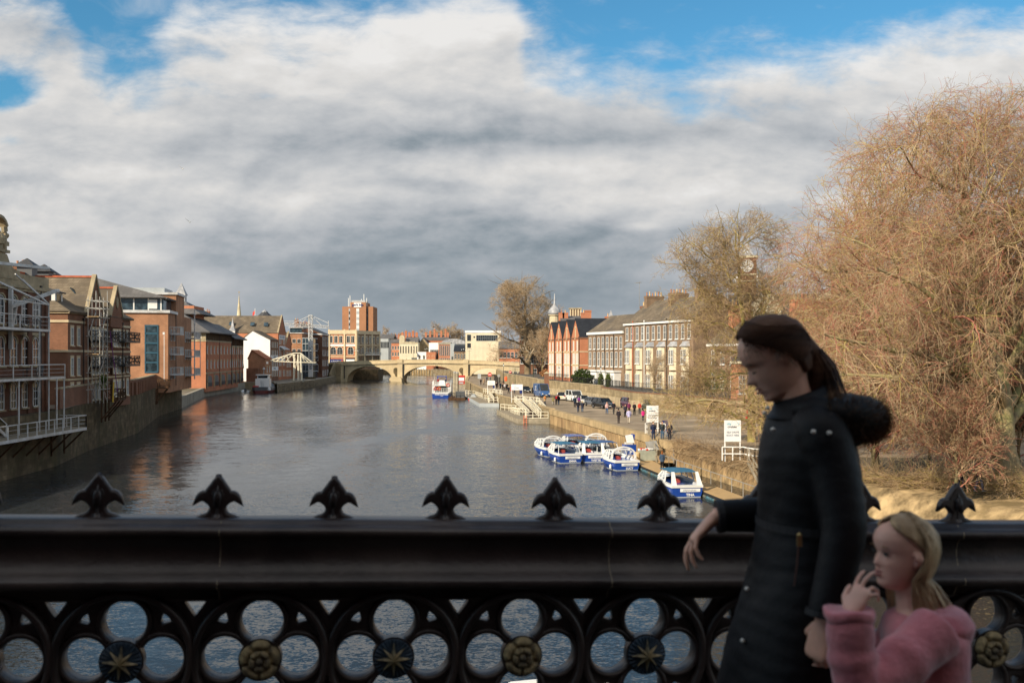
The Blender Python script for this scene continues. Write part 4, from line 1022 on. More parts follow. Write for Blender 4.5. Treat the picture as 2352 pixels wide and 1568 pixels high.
mb = MB(); mb.bar((-.5,-2.2,4.8),(7,-.2,11),.2); mb.build('mooring_boom', M_['wood_post'], b.root); mb = MB(); mb.bar((7.5,-2.2,4.6),(14.5,-.2,10.6),.2); mb.build('mooring_boom', M_['wood_post'], b.root)

# --- white gable, tile roofed shed, warehouse
b = Bld('white_gabled_house', 'building with a blank white rendered gable wall facing the bridge', 'building', (-77.3,318), (-77.7,330.8), 2.2, 9)
b.walls(13.3, M_['render_white'], y0=0, y1=9, gab=('x',.62,2.9)); b.roof_x(13.3, 2.9, M_['slate_brown'], frac=.62, ov=.1)
mb = MB(); mb.box(.6,12.7,-.12,0,-1,13.2); mb.build('river_front', M_['brick_red'], b.root)
for x in (2.5,5.2,8,10.8):
    for z in (1.5,4.8,8.2,10.8): b.win('f', x, z, .8, 1.6, 'sash_stone', y=-.13)
for z in (7.0,3.3): mb = MB(); mb.box(.8,12,-.22,-.125,z,z+1.3); mb.build('white_signboard', M_['sign_white'], b.root)
text('QUEENS', 1.0, M_['ink_grey'], 'lettering', b.root, (6,-.24,7.65)); text('WHARF', 1.0, M_['ink_grey'], 'lettering', b.root, (6,-.24,3.95))
b = Bld('tile_roofed_shed', 'small orange brick shed with red pantile roof in front of the white gable', 'shed', (-76.0,306.6), (-76.6,317.6), 2.2, 5.2)
b.walls(7.2, M_['brick_orange'], gab=('x',.8,2.7)); b.roof_x(7.2, 2.7, M_['tile_red'], frac=.8, ov=.25)
b.win('a', 3.6, 1.6, 1.2, 1.0, 'plain'); b.win('f', 3, 3.0, .8, 1.8, 'arch_stone'); b.win('f', 7, 3.0, .8, 1.8, 'arch_stone')
mb = MB(); mb.box(1.5,4.6,-.08,0,5.6,6.3); mb.build('white_signboard', M_['sign_white'], b.root)
mb = MB(); mb.box(-2.8,-.05,1.6,5.2,-1,4.3); mb.build('yard_wall', M_['brick_red'], b.root)
b = Bld('gabled_warehouse', 'long brick warehouse with brown slate roof and white lettered boards on its river gable', 'building', (-77.8,331.2), (-78.3,344.5), 2.2, 30)
b.walls(15.8, M_['brick_bright'], gab=('y',.5,5.8)); b.roof_y(15.8, 5.8, M_['slate_brown'], 0, b.L, ov=.2, cope=M_['stone_trim'])
for x in (2,4.4,8.9,11.3):
    for z in (1.2,4.8,8.3,12): b.win('f', x, z, .9, 1.9, 'sash_stone')
for z, s_ in ((13.6,'WOODSMILL'),(9.9,''),(6.5,'QUAY')):
    mb = MB(); mb.box(1.6,11.6,-.14,-.02,z,z+1.5); mb.build('white_signboard', M_['sign_white'], b.root)
    if s_: text(s_, 1.45, M_['ink_grey'], 'lettering', b.root, (6.6,-.16,z+.75))
mb = MB(); mb.slab([(2,-1.8,10.2),(12,-1.8,10.2),(12,-.05,11.3),(2,-.05,11.3)], .1); mb.build('awning', M_['white_steel'], b.root)
for y, z in ((9,18.4),(16,18.6),(22,17.6),(4.5,18.3)): mb = MB(); mb.slab([(1.9,y-.7,z-.3),(1.9,y+.7,z-.3),(3.0,y+.7,z+.9),(3.0,y-.7,z+.9)], .12); mb.build('roof_window', M_['glass_blue'], b.root)
b.chimney(b.L/2, 25, 20, 23, 1, 1.6, 3)
mb = MB(); mb.box(-.9,.9,14.1,15.9,12,16.4); o = mb.build('bell_turret', M_['white'], b.root); mb = MB(); mb.lathe([(1.5,0),(.7,1.2),(.35,2.6),(.05,4.4)], (0,15,16.4), 4, ph=R(45)); mb.build('turret_spire', M_['lead'], o)
b = Bld('narrow_warehouse', 'narrow gabled brick warehouse between the lettered warehouse and orange block', 'building', (-78.4,345), (-78.8,356), 2.2, 20)
b.walls(12.2, M_['brick_bright'], gab=('y',.5,4.2)); b.roof_y(12.2, 4.2, M_['slate_brown'], 0, b.L, ov=.2, cope=M_['stone_trim'])
for x in (2,4,7,9):
    for z in (1,4.2,7.4): b.win('f', x, z, .9, 1.9, 'sash_stone')
# --- orange brick flats with glass front, dark brick inn
b = Bld('brick_flats', 'orange brick flats with glass corner bay behind the white cranes', 'building', (-75.9,360), (-76.6,374), 2.2, 4.6)
b.walls(16.2, M_['brick_orange'])
for y in (1.1, 2.9):
    for z in (5.4,9.1,12.7): b.win('a', y, z, 1.3, 1.5, 'plain')
mb = MB(); mb.box(0,12,-3.8,-.01,-1,14.6); o = mb.build('glass_bay', M_['glass_blue'], b.root); mb = MB()
for z in (2.5,5,7.5,10,12.5,14.5): mb.box(-.1,12.1,-3.9,-.0,z-.12,z+.12)
for y in (-3.8,-2.5,-1.3,-.1): mb.box(-.12,0,y-.06,y+.06,2,14.6)
mb.build('bay_frame', M_['grey_panel'], o)
mb = MB(); mb.box(.6,12,.2,4.4,16.2,18.2); o = mb.build('glazed_storey', M_['glass_blue'], b.root); mb = MB(); mb.box(-.3,13,-.6,5,16.203,16.5); mb.box(0,12.6,-.3,4.8,18.2,18.5); mb.build('fascia', M_['white_steel'], o)
b = Bld('riverside_inn', 'tall dark brick inn with white sash windows next to the bridge steps', 'building', (-71.6,375), (-72.2,392), 2.2, 11)
b.walls(16.5, M_['brick_old'], gab=('x',.5,2.4)); b.roof_x(16.5, 2.4, M_['slate'], ov=.3)
b.band(16.0, .5, M_['white_steel'], .25, 'fa')
for y, z in ((2.2,10.6),(2.2,6.4),(2.2,2.2)): b.win('a', y, z, 1.7, 2.0 if z > 3 else 2.6, 'sash')
for x in (2,5,9,13,15.5):
    for z in (.6,4.4,8.2,11.8,14.2): b.win('f', x, z, 1.1, 2.1 if z < 14 else 1.2, 'sash')
b.chimney(4, 7, 17, 20.4, 1.2, 4, 7); b.chimney(1, 9.6, 17, 21.5, 1.2, 1.6, 2)
# --- edwardian block on the bridge
b = Bld('corner_block', 'two storey edwardian brick and stone corner block with balcony overlooking the arched bridge', 'building', (-66.2,425), (-58,437.5), 2.2, 12)
b.walls(18.6, M_['brick_brown']); b.band(17.4,1.5,M_['stone_cream'],.3,'f',name='cornice'); b.band(12.4,.5,M_['stone_cream'],.12,'f'); b.band(8.2,.5,M_['stone_cream'],.12,'f')
for i, x in enumerate((1.2,3.6,6.0,8.4,10.8,13.4)):
    b.win('f', x, 13.4, 1.3, 3.0, 'stone2'); b.win('f', x, 9.0, 1.5, 2.8, 'arch_stone'); b.win('f', x, 5.4, 1.6, 2.2, 'plain', fr='wood_dark')
for x in (0.2,4.8,9.6,14.6): mb = MB(); mb.box(x-.4,x+.4,-.25,0,4,17.4); mb.build('pilaster', M_['stone_cream'], b.root)
balcony(b, 4.5, 14.6, 8.5, 1.0, 1.1, 'bars', M_['white'])
l7 = Bld('bank_building', 'long sunlit edwardian block with white bay windows above the blue shop sign', 'building', (-78.2,425), (-66.3,425), 2.2, 12)
l7.walls(18.8, M_['brick_bright']); l7.band(17.4,1.7,M_['stone_cream'],.35,'f',name='cornice'); l7.band(12.2,.9,M_['white'],.14,'f'); l7.band(7.6,.4,M_['stone_cream'],.14,'f')
for x in (.9,3.0,5.1,8.3,10.2): l7.win('f', x, 13.6, 1.4, 3.0, 'stone2')
for x in (1.9,4.7,9.3): l7.win('f', x, 8.7, 2.4, 3.2, 'arch_stone')
for x in (6.7,11.6,.1): mb = MB(); mb.box(x-.35,x+.35,-.4,0,4,19.4); mb.build('pilaster', M_['stone_cream'], l7.root)
mb = MB(); mb.box(.3,6.3,-.3,-.05,5.0,6.7); mb.build('blue_sign', M_['sign_blue'], l7.root); text('at Anne Marie', .75, M_['sign_white'], 'lettering', l7.root, (3.2,-.32,5.85)); mb = MB(); mb.box(5.4,6.1,-.34,-.3,5.3,6.2); mb.build('orange_patch', M_['orange'], l7.root)
mb = MB(); mb.box(.3,6.3,-.12,0,2.5,5.0); mb.box(7.2,11.2,-.12,0,2.5,7.2); mb.build('shopfront', M_['glass'], l7.root); mb = MB(); mb.box(7.4,11.0,-.2,-.12,2.8,6.6); mb.build('white_panel', M_['sign_white'], l7.root)
# --- hotel tower
b = Bld('hotel_tower', 'tall plain brown brick hotel tower with white window strips and a roof sign', 'hotel', P(786,757,520).xy, P(857,757,520).xy, 4, 16)
W_ = b.L; b.walls(32.0, M_['brick_tower'])
c0, c1 = W_*.27, W_*.78; mb = MB(); mb.box(c0,c1,-1.2,14,-1,34.2); mb.build('central_bay', M_['brick_tower'], b.root)
for x0, x1, m_, y in ((W_*.21,W_*.255,'grey_panel',0),(W_*.47,W_*.56,'white',-1.22),(W_*.79,W_*.83,'grey_dark',0)):
    mb = MB(); mb.box(x0,x1,y-.06,y+.02,2,31); o = mb.build('window_strip', M_[m_], b.root); mb = MB()
    for k in range(9): mb.box(x0+.1,x1-.1,y-.1,y-.065,4+k*3,5.5+k*3)
    mb.build('strip_panes', M_['grey_panel'] if m_ == 'white' else M_['glass'], o)
mb = MB(); mb.box(W_*.39,W_*.63,-1.5,-1.25,31.6,33.9); mb.build('roof_sign', M_['sign_white'], b.root); text('park inn', 1.75, M_['sign_blue'], 'lettering', b.root, (W_*.51,-1.53,32.85), bold=.06)
mb = MB(); mb.box(c0+.5,c1-.5,0,10,34.203,35.3); mb.build('plant_room', M_['grey_panel'], b.root)
for x, h_ in ((W_*.2,36.5),(W_*.25,37.8),(W_*.7,38.6),(W_*.79,36.5),(W_*.62,36)): mb = MB(); mb.tube([(x,.5,32),(x,.5,h_)], .18, 6); mb.build('mast', M_['white'], b.root)
# --- spire, dome, flagpole
sp = thing('church_spire', 'slender stone church spire with weathervane rising behind the warehouses', 'spire', P(549,760,430)); sp.location.z = 2.2
zt = CAMZ+(817-678)/FPX*430-2.2; mb = MB(); mb.lathe([(1.5,0),(1.5,zt-12.5),(1.25,zt-12),(.08,zt)], n=8); mb.build('spire', M_['stone_pale'], sp); mb = MB(); mb.tube([(0,0,zt-.2),(0,0,zt+1.6)], .06, 5); mb.box(-.4,.4,-.04,.04,zt+1.1,zt+1.5); mb.build('weathervane', M_['gold'], sp)
dm = thing('pyramid_lantern', 'dark ribbed pyramid roof with white lantern beyond the warehouse ridge', 'roof', P(608,760,430)); dm.location.z = 2.2
zt = CAMZ+(817-711)/FPX*430-2.2; mb = MB(); mb.lathe([(4.2,0),(4.2,zt-3.6),(1.4,zt-1.2),(1.3,zt-1.0)], n=8); mb.build('ribbed_roof', M_['slate'], dm); mb = MB(); mb.lathe([(1.4,zt-1.2),(1.2,zt-.8),(.4,zt-.2),(.1,zt),(.1,zt+.4)], n=8); mb.build('lantern', M_['lead'], dm)
fp = thing('flagpole', 'white flagpole with small red flag above the warehouse roof', 'flagpole', P(586,760,400)); fp.location.z = 2.2
zt = CAMZ+(817-708)/FPX*400-2.2; mb = MB(); mb.tube([(0,0,0),(0,0,zt)], [.16,.1], 6); mb.build('pole', M_['white'], fp); mb = MB(); mb.add([(-.05,0,zt-.8),(-1.0,.1,zt-1.6),(-1.1,.1,zt-3.4),(-.05,0,zt-2.2)], [(0,1,2,3)]); mb.build('flag', M_['red'], fp)
# ================================================================== THE ARCHED STONE BRIDGE
BY = 400.0
br = thing('stone_bridge', 'honey coloured stone bridge with three wide arches across the river', 'bridge', (0,0,0))
def bx(px): return (px-1176)/FPX*BY
def bz(py): return CAMZ-(py-HORY)/FPX*BY
X0, X1 = bx(756), bx(1215)
arches = [(bx(797),bx(901),bz(841)),(bx(925.5),bx(1055),bz(839.5)),(bx(1078.5),bx(1166),bz(846))]
def deck(x): return bz(835)-((x-bx(975))/55.0)**2*2.4       # underside of the cornice
def arch_z(a, x):
    x0, x1, zt = a; c = (x0+x1)/2; r = (x1-x0)/2; zs = .6; t = min(1, abs(x-c)/r); return zs+(zt-zs)*math.sqrt(max(0, 1-t*t))
mb = MB(); W = 14.0
xs = sorted(set([X0, X1]+[a for ar in arches for a in list(np.linspace(ar[0], ar[1], 41))]+list(np.linspace(X0, X1, 30))))
def under(x):
    for ar in arches:
        if ar[0]-1e-6 <= x <= ar[1]+1e-6: return arch_z(ar, x)
    return None
for a, b_ in zip(xs[:-1], xs[1:]):
    m = (a+b_)/2; ins = under(m) is not None
    za, zb = (under(a) if ins and under(a) is not None else -1.5), (under(b_) if ins and under(b_) is not None else -1.5)
    if not ins: za = zb = -1.5
    for y, fl in ((BY,0),(BY+W,1)):
        mb.add([(a,y,za),(b_,y,zb),(b_,y,deck(b_)),(a,y,deck(a))], [(0,1,2,3)])
    if ins: mb.add([(a,BY,za),(b_,BY,zb),(b_,BY+W,zb),(a,BY+W,za)], [(0,1,2,3)])
for ar in arches:
    for x in ar[:2]: mb.add([(x,BY,-1.5),(x,BY,.6),(x,BY+W,.6),(x,BY+W,-1.5)], [(0,1,2,3)])
mb.build('arch_wall', M_['stone'], br)
# voussoirs standing just proud of the wall
for ar in arches:
    v = MB(); n = 44; c = (ar[0]+ar[1])/2; r = (ar[1]-ar[0])/2
    for i in range(n):
        t0 = math.pi*(i+.04)/n; t1 = math.pi*(i+.96)/n; h_ = ar[2]-.6; o = 1.45+.12*(i%2)
        q = [(c-(r)*math.cos(t0), .6+h_*math.sin(t0)),(c-r*math.cos(t1), .6+h_*math.sin(t1)),(c-(r+o)*math.cos(t1), .6+(h_+o)*math.sin(t1)),(c-(r+o)*math.cos(t0), .6+(h_+o)*math.sin(t0))]
        q = [(x, min(z, deck(x)-.03)) for x, z in q]
        v.prism(q, BY-.09, BY+.3)
    v.build('arch_ring', M_['stone'], br)
def strip(name, y0, y1, dz0, dz1, m, x0=X0, x1=X1):
    s = MB(); s.loft([[(x,y0,deck(x)+dz0),(x,y1,deck(x)+dz0),(x,y1,deck(x)+dz1),(x,y0,deck(x)+dz1)] for x in np.linspace(x0, x1, 40)]); return s.build(name, m, br)
strip('cornice', BY-.45, BY+.5, .003, .38, M_['stone_trim']); strip('stone_parapet', BY-.1, BY+.32, .383, 1.45, M_['stone']); strip('parapet_coping', BY-.2, BY+.42, 1.453, 1.68, M_['stone'])
strip('roadway', BY+.5, BY+W-.5, -.1, .42, M_['asphalt']); strip('far_parapet', BY+W-.5, BY+W, .3, 1.6, M_['stone'])
for px in (918, 1069, 783):
    x = bx(px); s = MB(); s.box(x-.9,x+1.1,BY-.32,BY+.1,-1.5,deck(x)); s.box(x-1.0,x+1.2,BY-.5,BY+.4,deck(x)+.384,deck(x)+1.9); s.build('pier_pilaster', M_['stone'], br)
    s = MB(); s.bar((x+1.45,BY-.25,1.2),(x+1.45,BY-.25,deck(x)+.3),.28); s.build('downpipe', M_['black'], br)
for px in (909, 1060):
    x = bx(px); s = MB(); ar = [(x+.95*math.cos(a), 4.6+.95*math.sin(a)) for a in np.linspace(0, math.pi, 11)]; s.prism([(x-.95,1.2),(x+.95,1.2)]+ar, BY-.06, BY+.01); s.build('niche', M_['stone_dark'], br)
    s = MB(); s.prism([(x-2.6,-1.5),(x+2.8,-1.5),(x+2.5,1.3),(x+1.8,1.9),(x-1.6,1.9),(x-2.3,1.3)], BY-2.2, BY-.1); s.build('cutwater', M_['stone'], br)
# left abutment with the stair down to the quay
s = MB(); s.box(bx(756)-6,bx(783),BY-1.6,BY+10,-1.5,7.2); s.build('abutment', M_['stone_wall'], br)
st = thing('quay_steps', 'dark stone steps with stone side wall climbing to the left end of the bridge', 'steps', (bx(768),BY-12,2.2))
mb = MB()
for i in range(14): mb.box(-3.2,.2,i*.7,10,i*.33-.2,i*.33+.33)
mb.build('step_flight', M_['stone_dark'], st); mb = MB(); mb.add([(.2,-1,-.1),(.9,-1,-.1),(.9,10,-.1),(.2,10,-.1),(.2,-1,1.0),(.9,-1,1.0),(.9,10,5.6),(.2,10,5.6)],[(0,3,2,1),(4,5,6,7),(0,1,5,4),(1,2,6,5),(2,3,7,6),(3,0,4,7)]); mb.build('side_wall', M_['stone_wall'], st)
mud = MB(); mud.loft([[( -70.2+t*20, 396-6*math.sin(t*3.1), -.35),(-70.2+t*20, 412, -.1+.45*math.sin(t*3.14))] for t in np.linspace(0,1,14)], cap=False, closed=False)
tag(mud.build('mud_bank', M_['stone_dark']), kind='structure')
# far riverside beyond the bridge: piled bank with scrub
ribbon('far_river_wall', [(-17.5,414),(-19,440),(-24,480),(-42,525),(-62,548),(-200,556)], -1.5, 3.0, M_['earth'], 'sandy bank faced with timber posts seen through the central arch', 'wall', 1, 1)
mb = MB()
fl = [(-19,440),(-24,480),(-42,525),(-62,548)]
for a, b_ in zip(fl[:-1], fl[1:]):
    a = Vector(a); b_ = Vector(b_); k = int((b_-a).length/2.2)
    for i in range(k): p = a+(b_-a)*i/k; mb.bar((p.x-.4,p.y-.3,-1.5),(p.x-.4,p.y-.3,3.6),.3)
o = mb.build('bank_post', M_['wood_post']); tag(o, 'rows of timber posts along the far river bank beyond the bridge', 'posts', kind='stuff')
ribbon('left_far_wall', [(-70.5,412),(-57,424),(-57,440),(-74,455),(-95,500),(-140,540)], -1.5, 4.5, M_['stone_dark'], 'dark quay wall seen through the left arch', 'wall', 1, -1)
# ---------------------------------------------------------------- street lamps on the bridge
def lamp(x, y, z, h=5.0, lab='', twin=False, grp='street lamps'):
    t = thing('street_lamp', lab, 'street lamp', (x,y,z), 0, grp)
    mb = MB(); mb.lathe([(.16,0),(.16,.5),(.09,.6),(.06,.9),(.05,h-.9),(.08,h-.85),(.04,h-.8)], n=8)
    if twin:
        mb.bar((-.75,0,h-1.3),(.75,0,h-1.3),.06)
        for q in (-.75,.75): mb.bar((q,0,h-1.3),(q,0,h-1.0),.05)
    mb.build('post', M_['black'], t)
    for qx, qz in (((-.75,h-1.0),(.75,h-1.0),(0,h-.75)) if twin else ((0,h-.8),)):
        k = MB(); k.lathe([(.10,0),(.2,.42)], (qx,0,qz), 4, ph=R(45)); o = k.build('lantern', M_['lampglass'], t); k = MB(); k.lathe([(.24,.42),(.1,.6),(.03,.78)], (qx,0,qz+.003), 4, ph=R(45)); k.build('lantern_cap', M_['black'], o)
    return t
for px, Y, w_ in ((953,408,'nearest the left bank'),(982,412,'left of the central arch crown')): pass
for i, (px, lab) in enumerate(((822,'twin armed lamp post on the bridge in front of the corner block'),(953,'single black lamp post on the bridge left of the pale classical hall'),(983,'twin armed lamp post on the bridge in front of the pale classical hall'),(1066,'tall twin armed lamp post on the bridge before the striped brick block'),(1079,'twin armed lamp post on the bridge at the edge of the white modern block'))):
    x = bx(px)*1.02; lamp(x, BY+3, deck(x)+.4, 6.2, lab, px in (822,983,1066,1079))

# ================================================================== BUILDINGS BEYOND THE BRIDGE
def far(name, label, px0, px1, ytop, Y, m, roof=None, rise=2, depth=14, cat='building', wins=None, z0=2.2, **k):
    a = P(px0, 800, Y); c = P(px1, 800, Y); b = Bld(name, label, cat, (a.x,Y), (c.x,Y), z0, depth)
    H = CAMZ+(HORY-ytop)/FPX*Y-z0; b.H = H; b.walls(H, m, gab=(('x',.5,rise) if roof == 'x' else None))
    if roof == 'x': b.roof_x(H, rise, k.get('rm', M_['slate_grey']), ov=.3)
    if wins:
        n, rows, w, h, style = wins[:5]; fr = wins[5] if len(wins) > 5 else 'white'
        for i in range(n):
            for z in rows: b.win('f', (i+.5)*b.L/n, H-z, w, h, style, fr=fr)
    return b
b = far('grey_clad_block', 'pale grey clad block with sloping grey roofs right of the corner block', 873, 892, 777, 567, M_['grey_panel'], wins=(6,(5.5,),1.8,3.6,'plain','grey_panel')); b.roof_x(b.H, 2.5, M_['slate_grey'], x1=b.L+3, ov=.1)
b = far('bay_windowed_house', 'red brick house with white bays and tall red chimneys behind the bridge parapet', 893, 918, 787, 612, M_['brick_bright'], 'x', 3, wins=(4,(4.2,8),1.1,2.2,'sash'))
for x in (1,3.4,5.4): b.chimney(x, 6, b.H+1, b.H+5.2, 1.3, 1.3, 4, M_['brick_bright'])
b = far('classical_hall', 'pale stone classical hall with stepped gable above the central arch', 917, 960, 786, 597, M_['render_cream'], wins=(7,(6.6,),.8,4.4,'plain','render_cream'))
b.band(b.H-.7,.7,M_['stone_pale'],.3,'f',name='cornice'); mb = MB(); mb.prism([(0,b.H),(3.2,b.H),(3.2,b.H+3),(2.4,b.H+4.2),(.8,b.H+4.2),(0,b.H+3)], -.2, 3); mb.build('stepped_gable', M_['stone_pale'], b.root)
for i in range(8): x = 3.6+i*.75; mb = MB(); mb.box(x,x+.35,-.2,.4,b.H+.003,b.H+.6); mb.build('battlement', M_['stone_pale'], b.root)
b.roof_x(b.H, 3.2, M_['slate_grey'], x0=3.3, y0=2, ov=0)
b = far('stone_gabled_hall', 'old stone hall with broad gable left of the white overhanging block', 958, 986, 792, 607, M_['stone_wall'], None); mb = MB(); mb.prism([(0,b.H),(b.L,b.H),(b.L/2,b.H+4.4)], -.1, 12); mb.build('gable', M_['stone_wall'], b.root); b.roof_y(b.H, 4.4, M_['slate_grey'], 0, b.L)
b = far('cottage', 'small white and brick cottage with pointed windows behind the bridge', 958, 1000, 808, 582, M_['render_white'], wins=(4,(4.3,),1.2,2.2,'arch_stone')); mb = MB(); mb.box(b.L*.5,b.L,-.1,0,-1,b.H); mb.build('brick_front', M_['brick_bright'], b.root)
b = far('overhanging_block', 'white concrete block overhanging a glazed and brick lower floor', 985, 1007, 787, 592, M_['white'], None); mb = MB(); mb.box(.8,b.L,-.9,-.02,b.H-8.8,b.H-4.2); o = mb.build('glazing', M_['glass_blue'], b.root); b.win('f', b.L*.55, b.H-8.6, b.L*.8, 4, 'grid', y=-.92); mb = MB(); mb.box(0,b.L,-.3,-.02,-1,b.H-8.9); mb.build('brick_base', M_['brick_bright'], b.root)
b = far('striped_brick_block', 'brick and white striped office block with tall narrow window bands', 1007, 1035, 791, 582, M_['brick_bright'], None); mb = MB(); mb.box(-.1,b.L+.1,-.3,12,b.H,b.H+1.2); mb.build('concrete_fascia', M_['concrete'], b.root)
for i in range(6): b.win('f', .9+i*(b.L-1.8)/5, b.H-6.6, .75, 6.0, 'grid'); b.win('f', .9+i*(b.L-1.8)/5, b.H-11, .75, 3.2, 'grid')
b = far('grey_stair_block', 'grey blue panelled stair block beside the striped brick block', 1034, 1044, 789, 580, M_['grey_panel'], None, wins=(1,(9.5,),1.2,2.2,'plain'))
b = far('barrel_roofed_hall', 'long grey barrel roofed hall on the skyline beyond the bridge', 1012, 1072, 790, 620, M_['grey_panel'], None)
mb = MB(); n = 10; r0 = [(b.L/2-b.L/2*math.cos(a), b.H+3.4*math.sin(a)) for a in np.linspace(0, math.pi, n)]; mb.prism(r0, -1, 30); mb.build('barrel_roof', M_['lead'], b.root)
b = far('dark_roofed_hall', 'low hall with dark slate roof and dark timber doors left of the white modern block', 1043, 1078, 806, 564, M_['brick_brown'], 'x', 3.2, wins=(5,(4.5,),.9,3.0,'arch_stone'), rm=M_['slate_new'])
b = far('white_modern_block', 'white modern concrete block with long window strip behind the big bare tree', 1069, 1150, 759, 440, M_['render_cream'], None)
b.band(b.H-1.0, 1.0, M_['render_white'], .15, 'fab', name='roof_edge'); b.win('f', 1.6, b.H-4.6, 1.7, 2.8, 'plain', fr='grey_dark'); b.win('f', 1.6, b.H-7.6, 1.6, 2.0, 'plain', fr='grey_dark'); b.win('f', 9.5, b.H-4.6, 9.5, 2.6, 'grid', fr='grey_panel'); b.win('f', 3.9,b.H-3.2,.7,.7,'plain',fr='grey_dark')
b = far('brick_terrace', 'row of brick roofs with many chimneys on the skyline beyond the bridge', 973, 1030, 781, 620, M_['brick_bright'], 'x', 3, wins=(8,(3,),1.2,1.6,'sash'))
for i in range(7): b.chimney(1+i*2.3+(i%3)*.4, 5, b.H+1.4, b.H+4.8+(i%3), 1.2, 1.4, 3, M_['brick_bright'])
b = far('chimneyed_house', 'brick house with a cluster of tall red chimneys left of the classical hall', 917, 958, 783, 640, M_['brick_bright'], 'x', 3, rm=M_['tile_red'])
for i in range(5): b.chimney(1.5+i*2.3, 5, b.H+1.4, b.H+5.5+(i%2), 1.6, 1.5, 4, M_['brick_bright'])
b = far('red_brick_flats', 'red brick building with white windows at the right end of the bridge', 1146, 1199, 800, 425, M_['brick_bright'], 'x', 3, wins=(6,(4,8),1.2,2.4,'sash'))
b = far('tall_brick_offices', 'tall dark red brick building behind the big bare tree', 1194, 1260, 752, 330, M_['brick_red'], None, wins=(6,(4,8,12),1.2,2.4,'sash'), z0=4); b.band(b.H-.5,.6,M_['stone_trim'],.3,'f'); b.win('f',5,b.H-16,1.2,2.4)
b = far('stone_fronted_house', 'stone and white fronted house at the top of the quay wall under the bare tree', 1168, 1210, 845, 345, M_['stone_pale'], None, wins=(4,(3.6,),1.2,2.4,'sash'), z0=2.2)
# ================================================================== RIGHT BANK
TZ = 4.3
TW = [(-6,392),(-3.5,330),(-2.4,294),(5.3,226),(11.3,195),(15.8,176),(18.3,153),(28.7,125),(45,105),(80,90)]
tag(place(poly_sheet('terrace', [(x+.3,y) for x, y in TW]+[(300,90),(300,420),(-6,420)], TZ, M_['paving']), 'terrace'), kind='structure')
ribbon('stone_retaining_wall', TW[0:4], 0, lambda x,y: 5.1, M_['stone_wall'], 'tall pale stone retaining wall behind the dark hatchback and the crowd', 'wall', .5, -1, capm=M_['stone_trim'], capz=.15, capw=.08)
ribbon('brick_retaining_wall', TW[3:6], 0, lambda x,y: 5.0, M_['stone_wall'], 'brick and stone retaining wall behind the blue van and white cars', 'wall', .5, -1, capm=M_['stone_trim'], capz=.12, capw=.06)
ribbon('garden_retaining_wall', TW[5:9], 0, lambda x,y: 4.7, M_['stone_wall'], 'rough stone retaining wall behind the parked black car and the trees', 'wall', .5, -1, capm=M_['brick_red'], capz=.12, capw=.05)
ribbon('plinth_course', [(x-.12,y-.05) for x, y in TW[3:8]], 1, 3.5, M_['stone_trim'], 'pale rendered lower course of the retaining wall behind the cars', 'wall', .3, -1)
def railing(name, label, line, z, h, m, step=.14, cat='railing'):
    t = thing(name, label, cat, (line[0][0], line[0][1], z)); o0 = Vector((*line[0], z)); mb = MB()
    for a, b_ in zip(line[:-1], line[1:]):
        a = Vector((*a, z))-o0; b_ = Vector((*b_, z))-o0; l = (b_-a).length; n = max(1, int(l/step))
        for zz in (.12, h-.06): mb.bar(a+Vector((0,0,zz)), b_+Vector((0,0,zz)), .04)
        for i in range(n+1): p = a+(b_-a)*i/n; mb.bar(p, p+Vector((0,0,h+(.08 if i % 2 else .02))), .022 if i % 12 else .06)
    mb.build('rails', m, t); return t
railing('iron_railing', 'black iron railing on the brick wall in front of the brown terrace', [(11.6,195),(16.1,176),(18.7,153),(29,125)], 5.1, 1.1, M_['black'], .22)
railing('gate_railing', 'black iron gate and railing before the red gabled houses', [(8.0,211),(11.2,197.5)], 5.1, 1.5, M_['black'], .2)
mb = MB(); mb.box(-.5,.5,-.5,.5,-2.9,2.2); t = thing('brick_gate_pier', 'square brick gate pier with stone cap by the black gate', 'pier', (7.4,213,4.3)); mb.build('pier', M_['brick_red'], t); mb = MB(); mb.lathe([(.9,0),(.1,.45)], (0,0,2.203), 4, ph=R(45)); mb.build('cap', M_['stone_trim'], t)
# --- red gabled houses
b = Bld('gabled_red_houses', 'bright red brick houses with four pointed gables and cream window surrounds', 'building', (9.4,260), (15.4,225), TZ, 24)
H = 10.2; b.walls(H, M_['brick_bright']); n = 4; gw_ = b.L/n
for i in range(n):
    x0 = i*gw_; x1 = x0+gw_; mb = MB(); mb.prism([(x0+.02,H-.01),(x1-.02,H-.01),(x0+gw_/2,H+4.4)], 0, 6); g = mb.build('gable_wall', M_['brick_bright'], b.root)
    b.roof_y(H, 4.4, M_['slate_new'], x0, x1, 0, 23.5 if i == n-1 else 12, ov=.12)
    b.win('f', x0+gw_/2, H-.2, .75, 2.6, 'arch_stone', fr='stone_cream')
    for z, hh in ((.9,2.6),(4.1,2.4),(7.2,2.1)):
        for k_ in ((-2.2,-.9,.9,2.2) if z < 7 else (-1.8,1.8)): b.win('f', x0+gw_/2+k_, z, .95, hh, 'stone2')
    if i: b.pipe(x0, -1, H+.2, r=.11, y=-.16)
b.pipe(b.L-.5, -1, H, r=.11, y=-.16)
b.band(3.75,.22,M_['stone_cream'],.06,'fb'); b.band(6.85,.22,M_['stone_cream'],.06,'fb'); b.band(9.9,.28,M_['brick_red'],.12,'fb')
for z in (4.1,7.2): b.win('b', 4, z, 1.4, 2.0, 'stone2'); b.win('b', 11, z, 1.4, 2.0, 'stone2')
mb = MB(); mb.slab([(b.L+.1-1.0,6,H+1.3),(b.L+.1-1.0,8.2,H+1.3),(b.L-2.6,8.2,H+3.1),(b.L-2.6,6,H+3.1)], -.15); mb.build('roof_window', M_['glass_blue'], b.root)
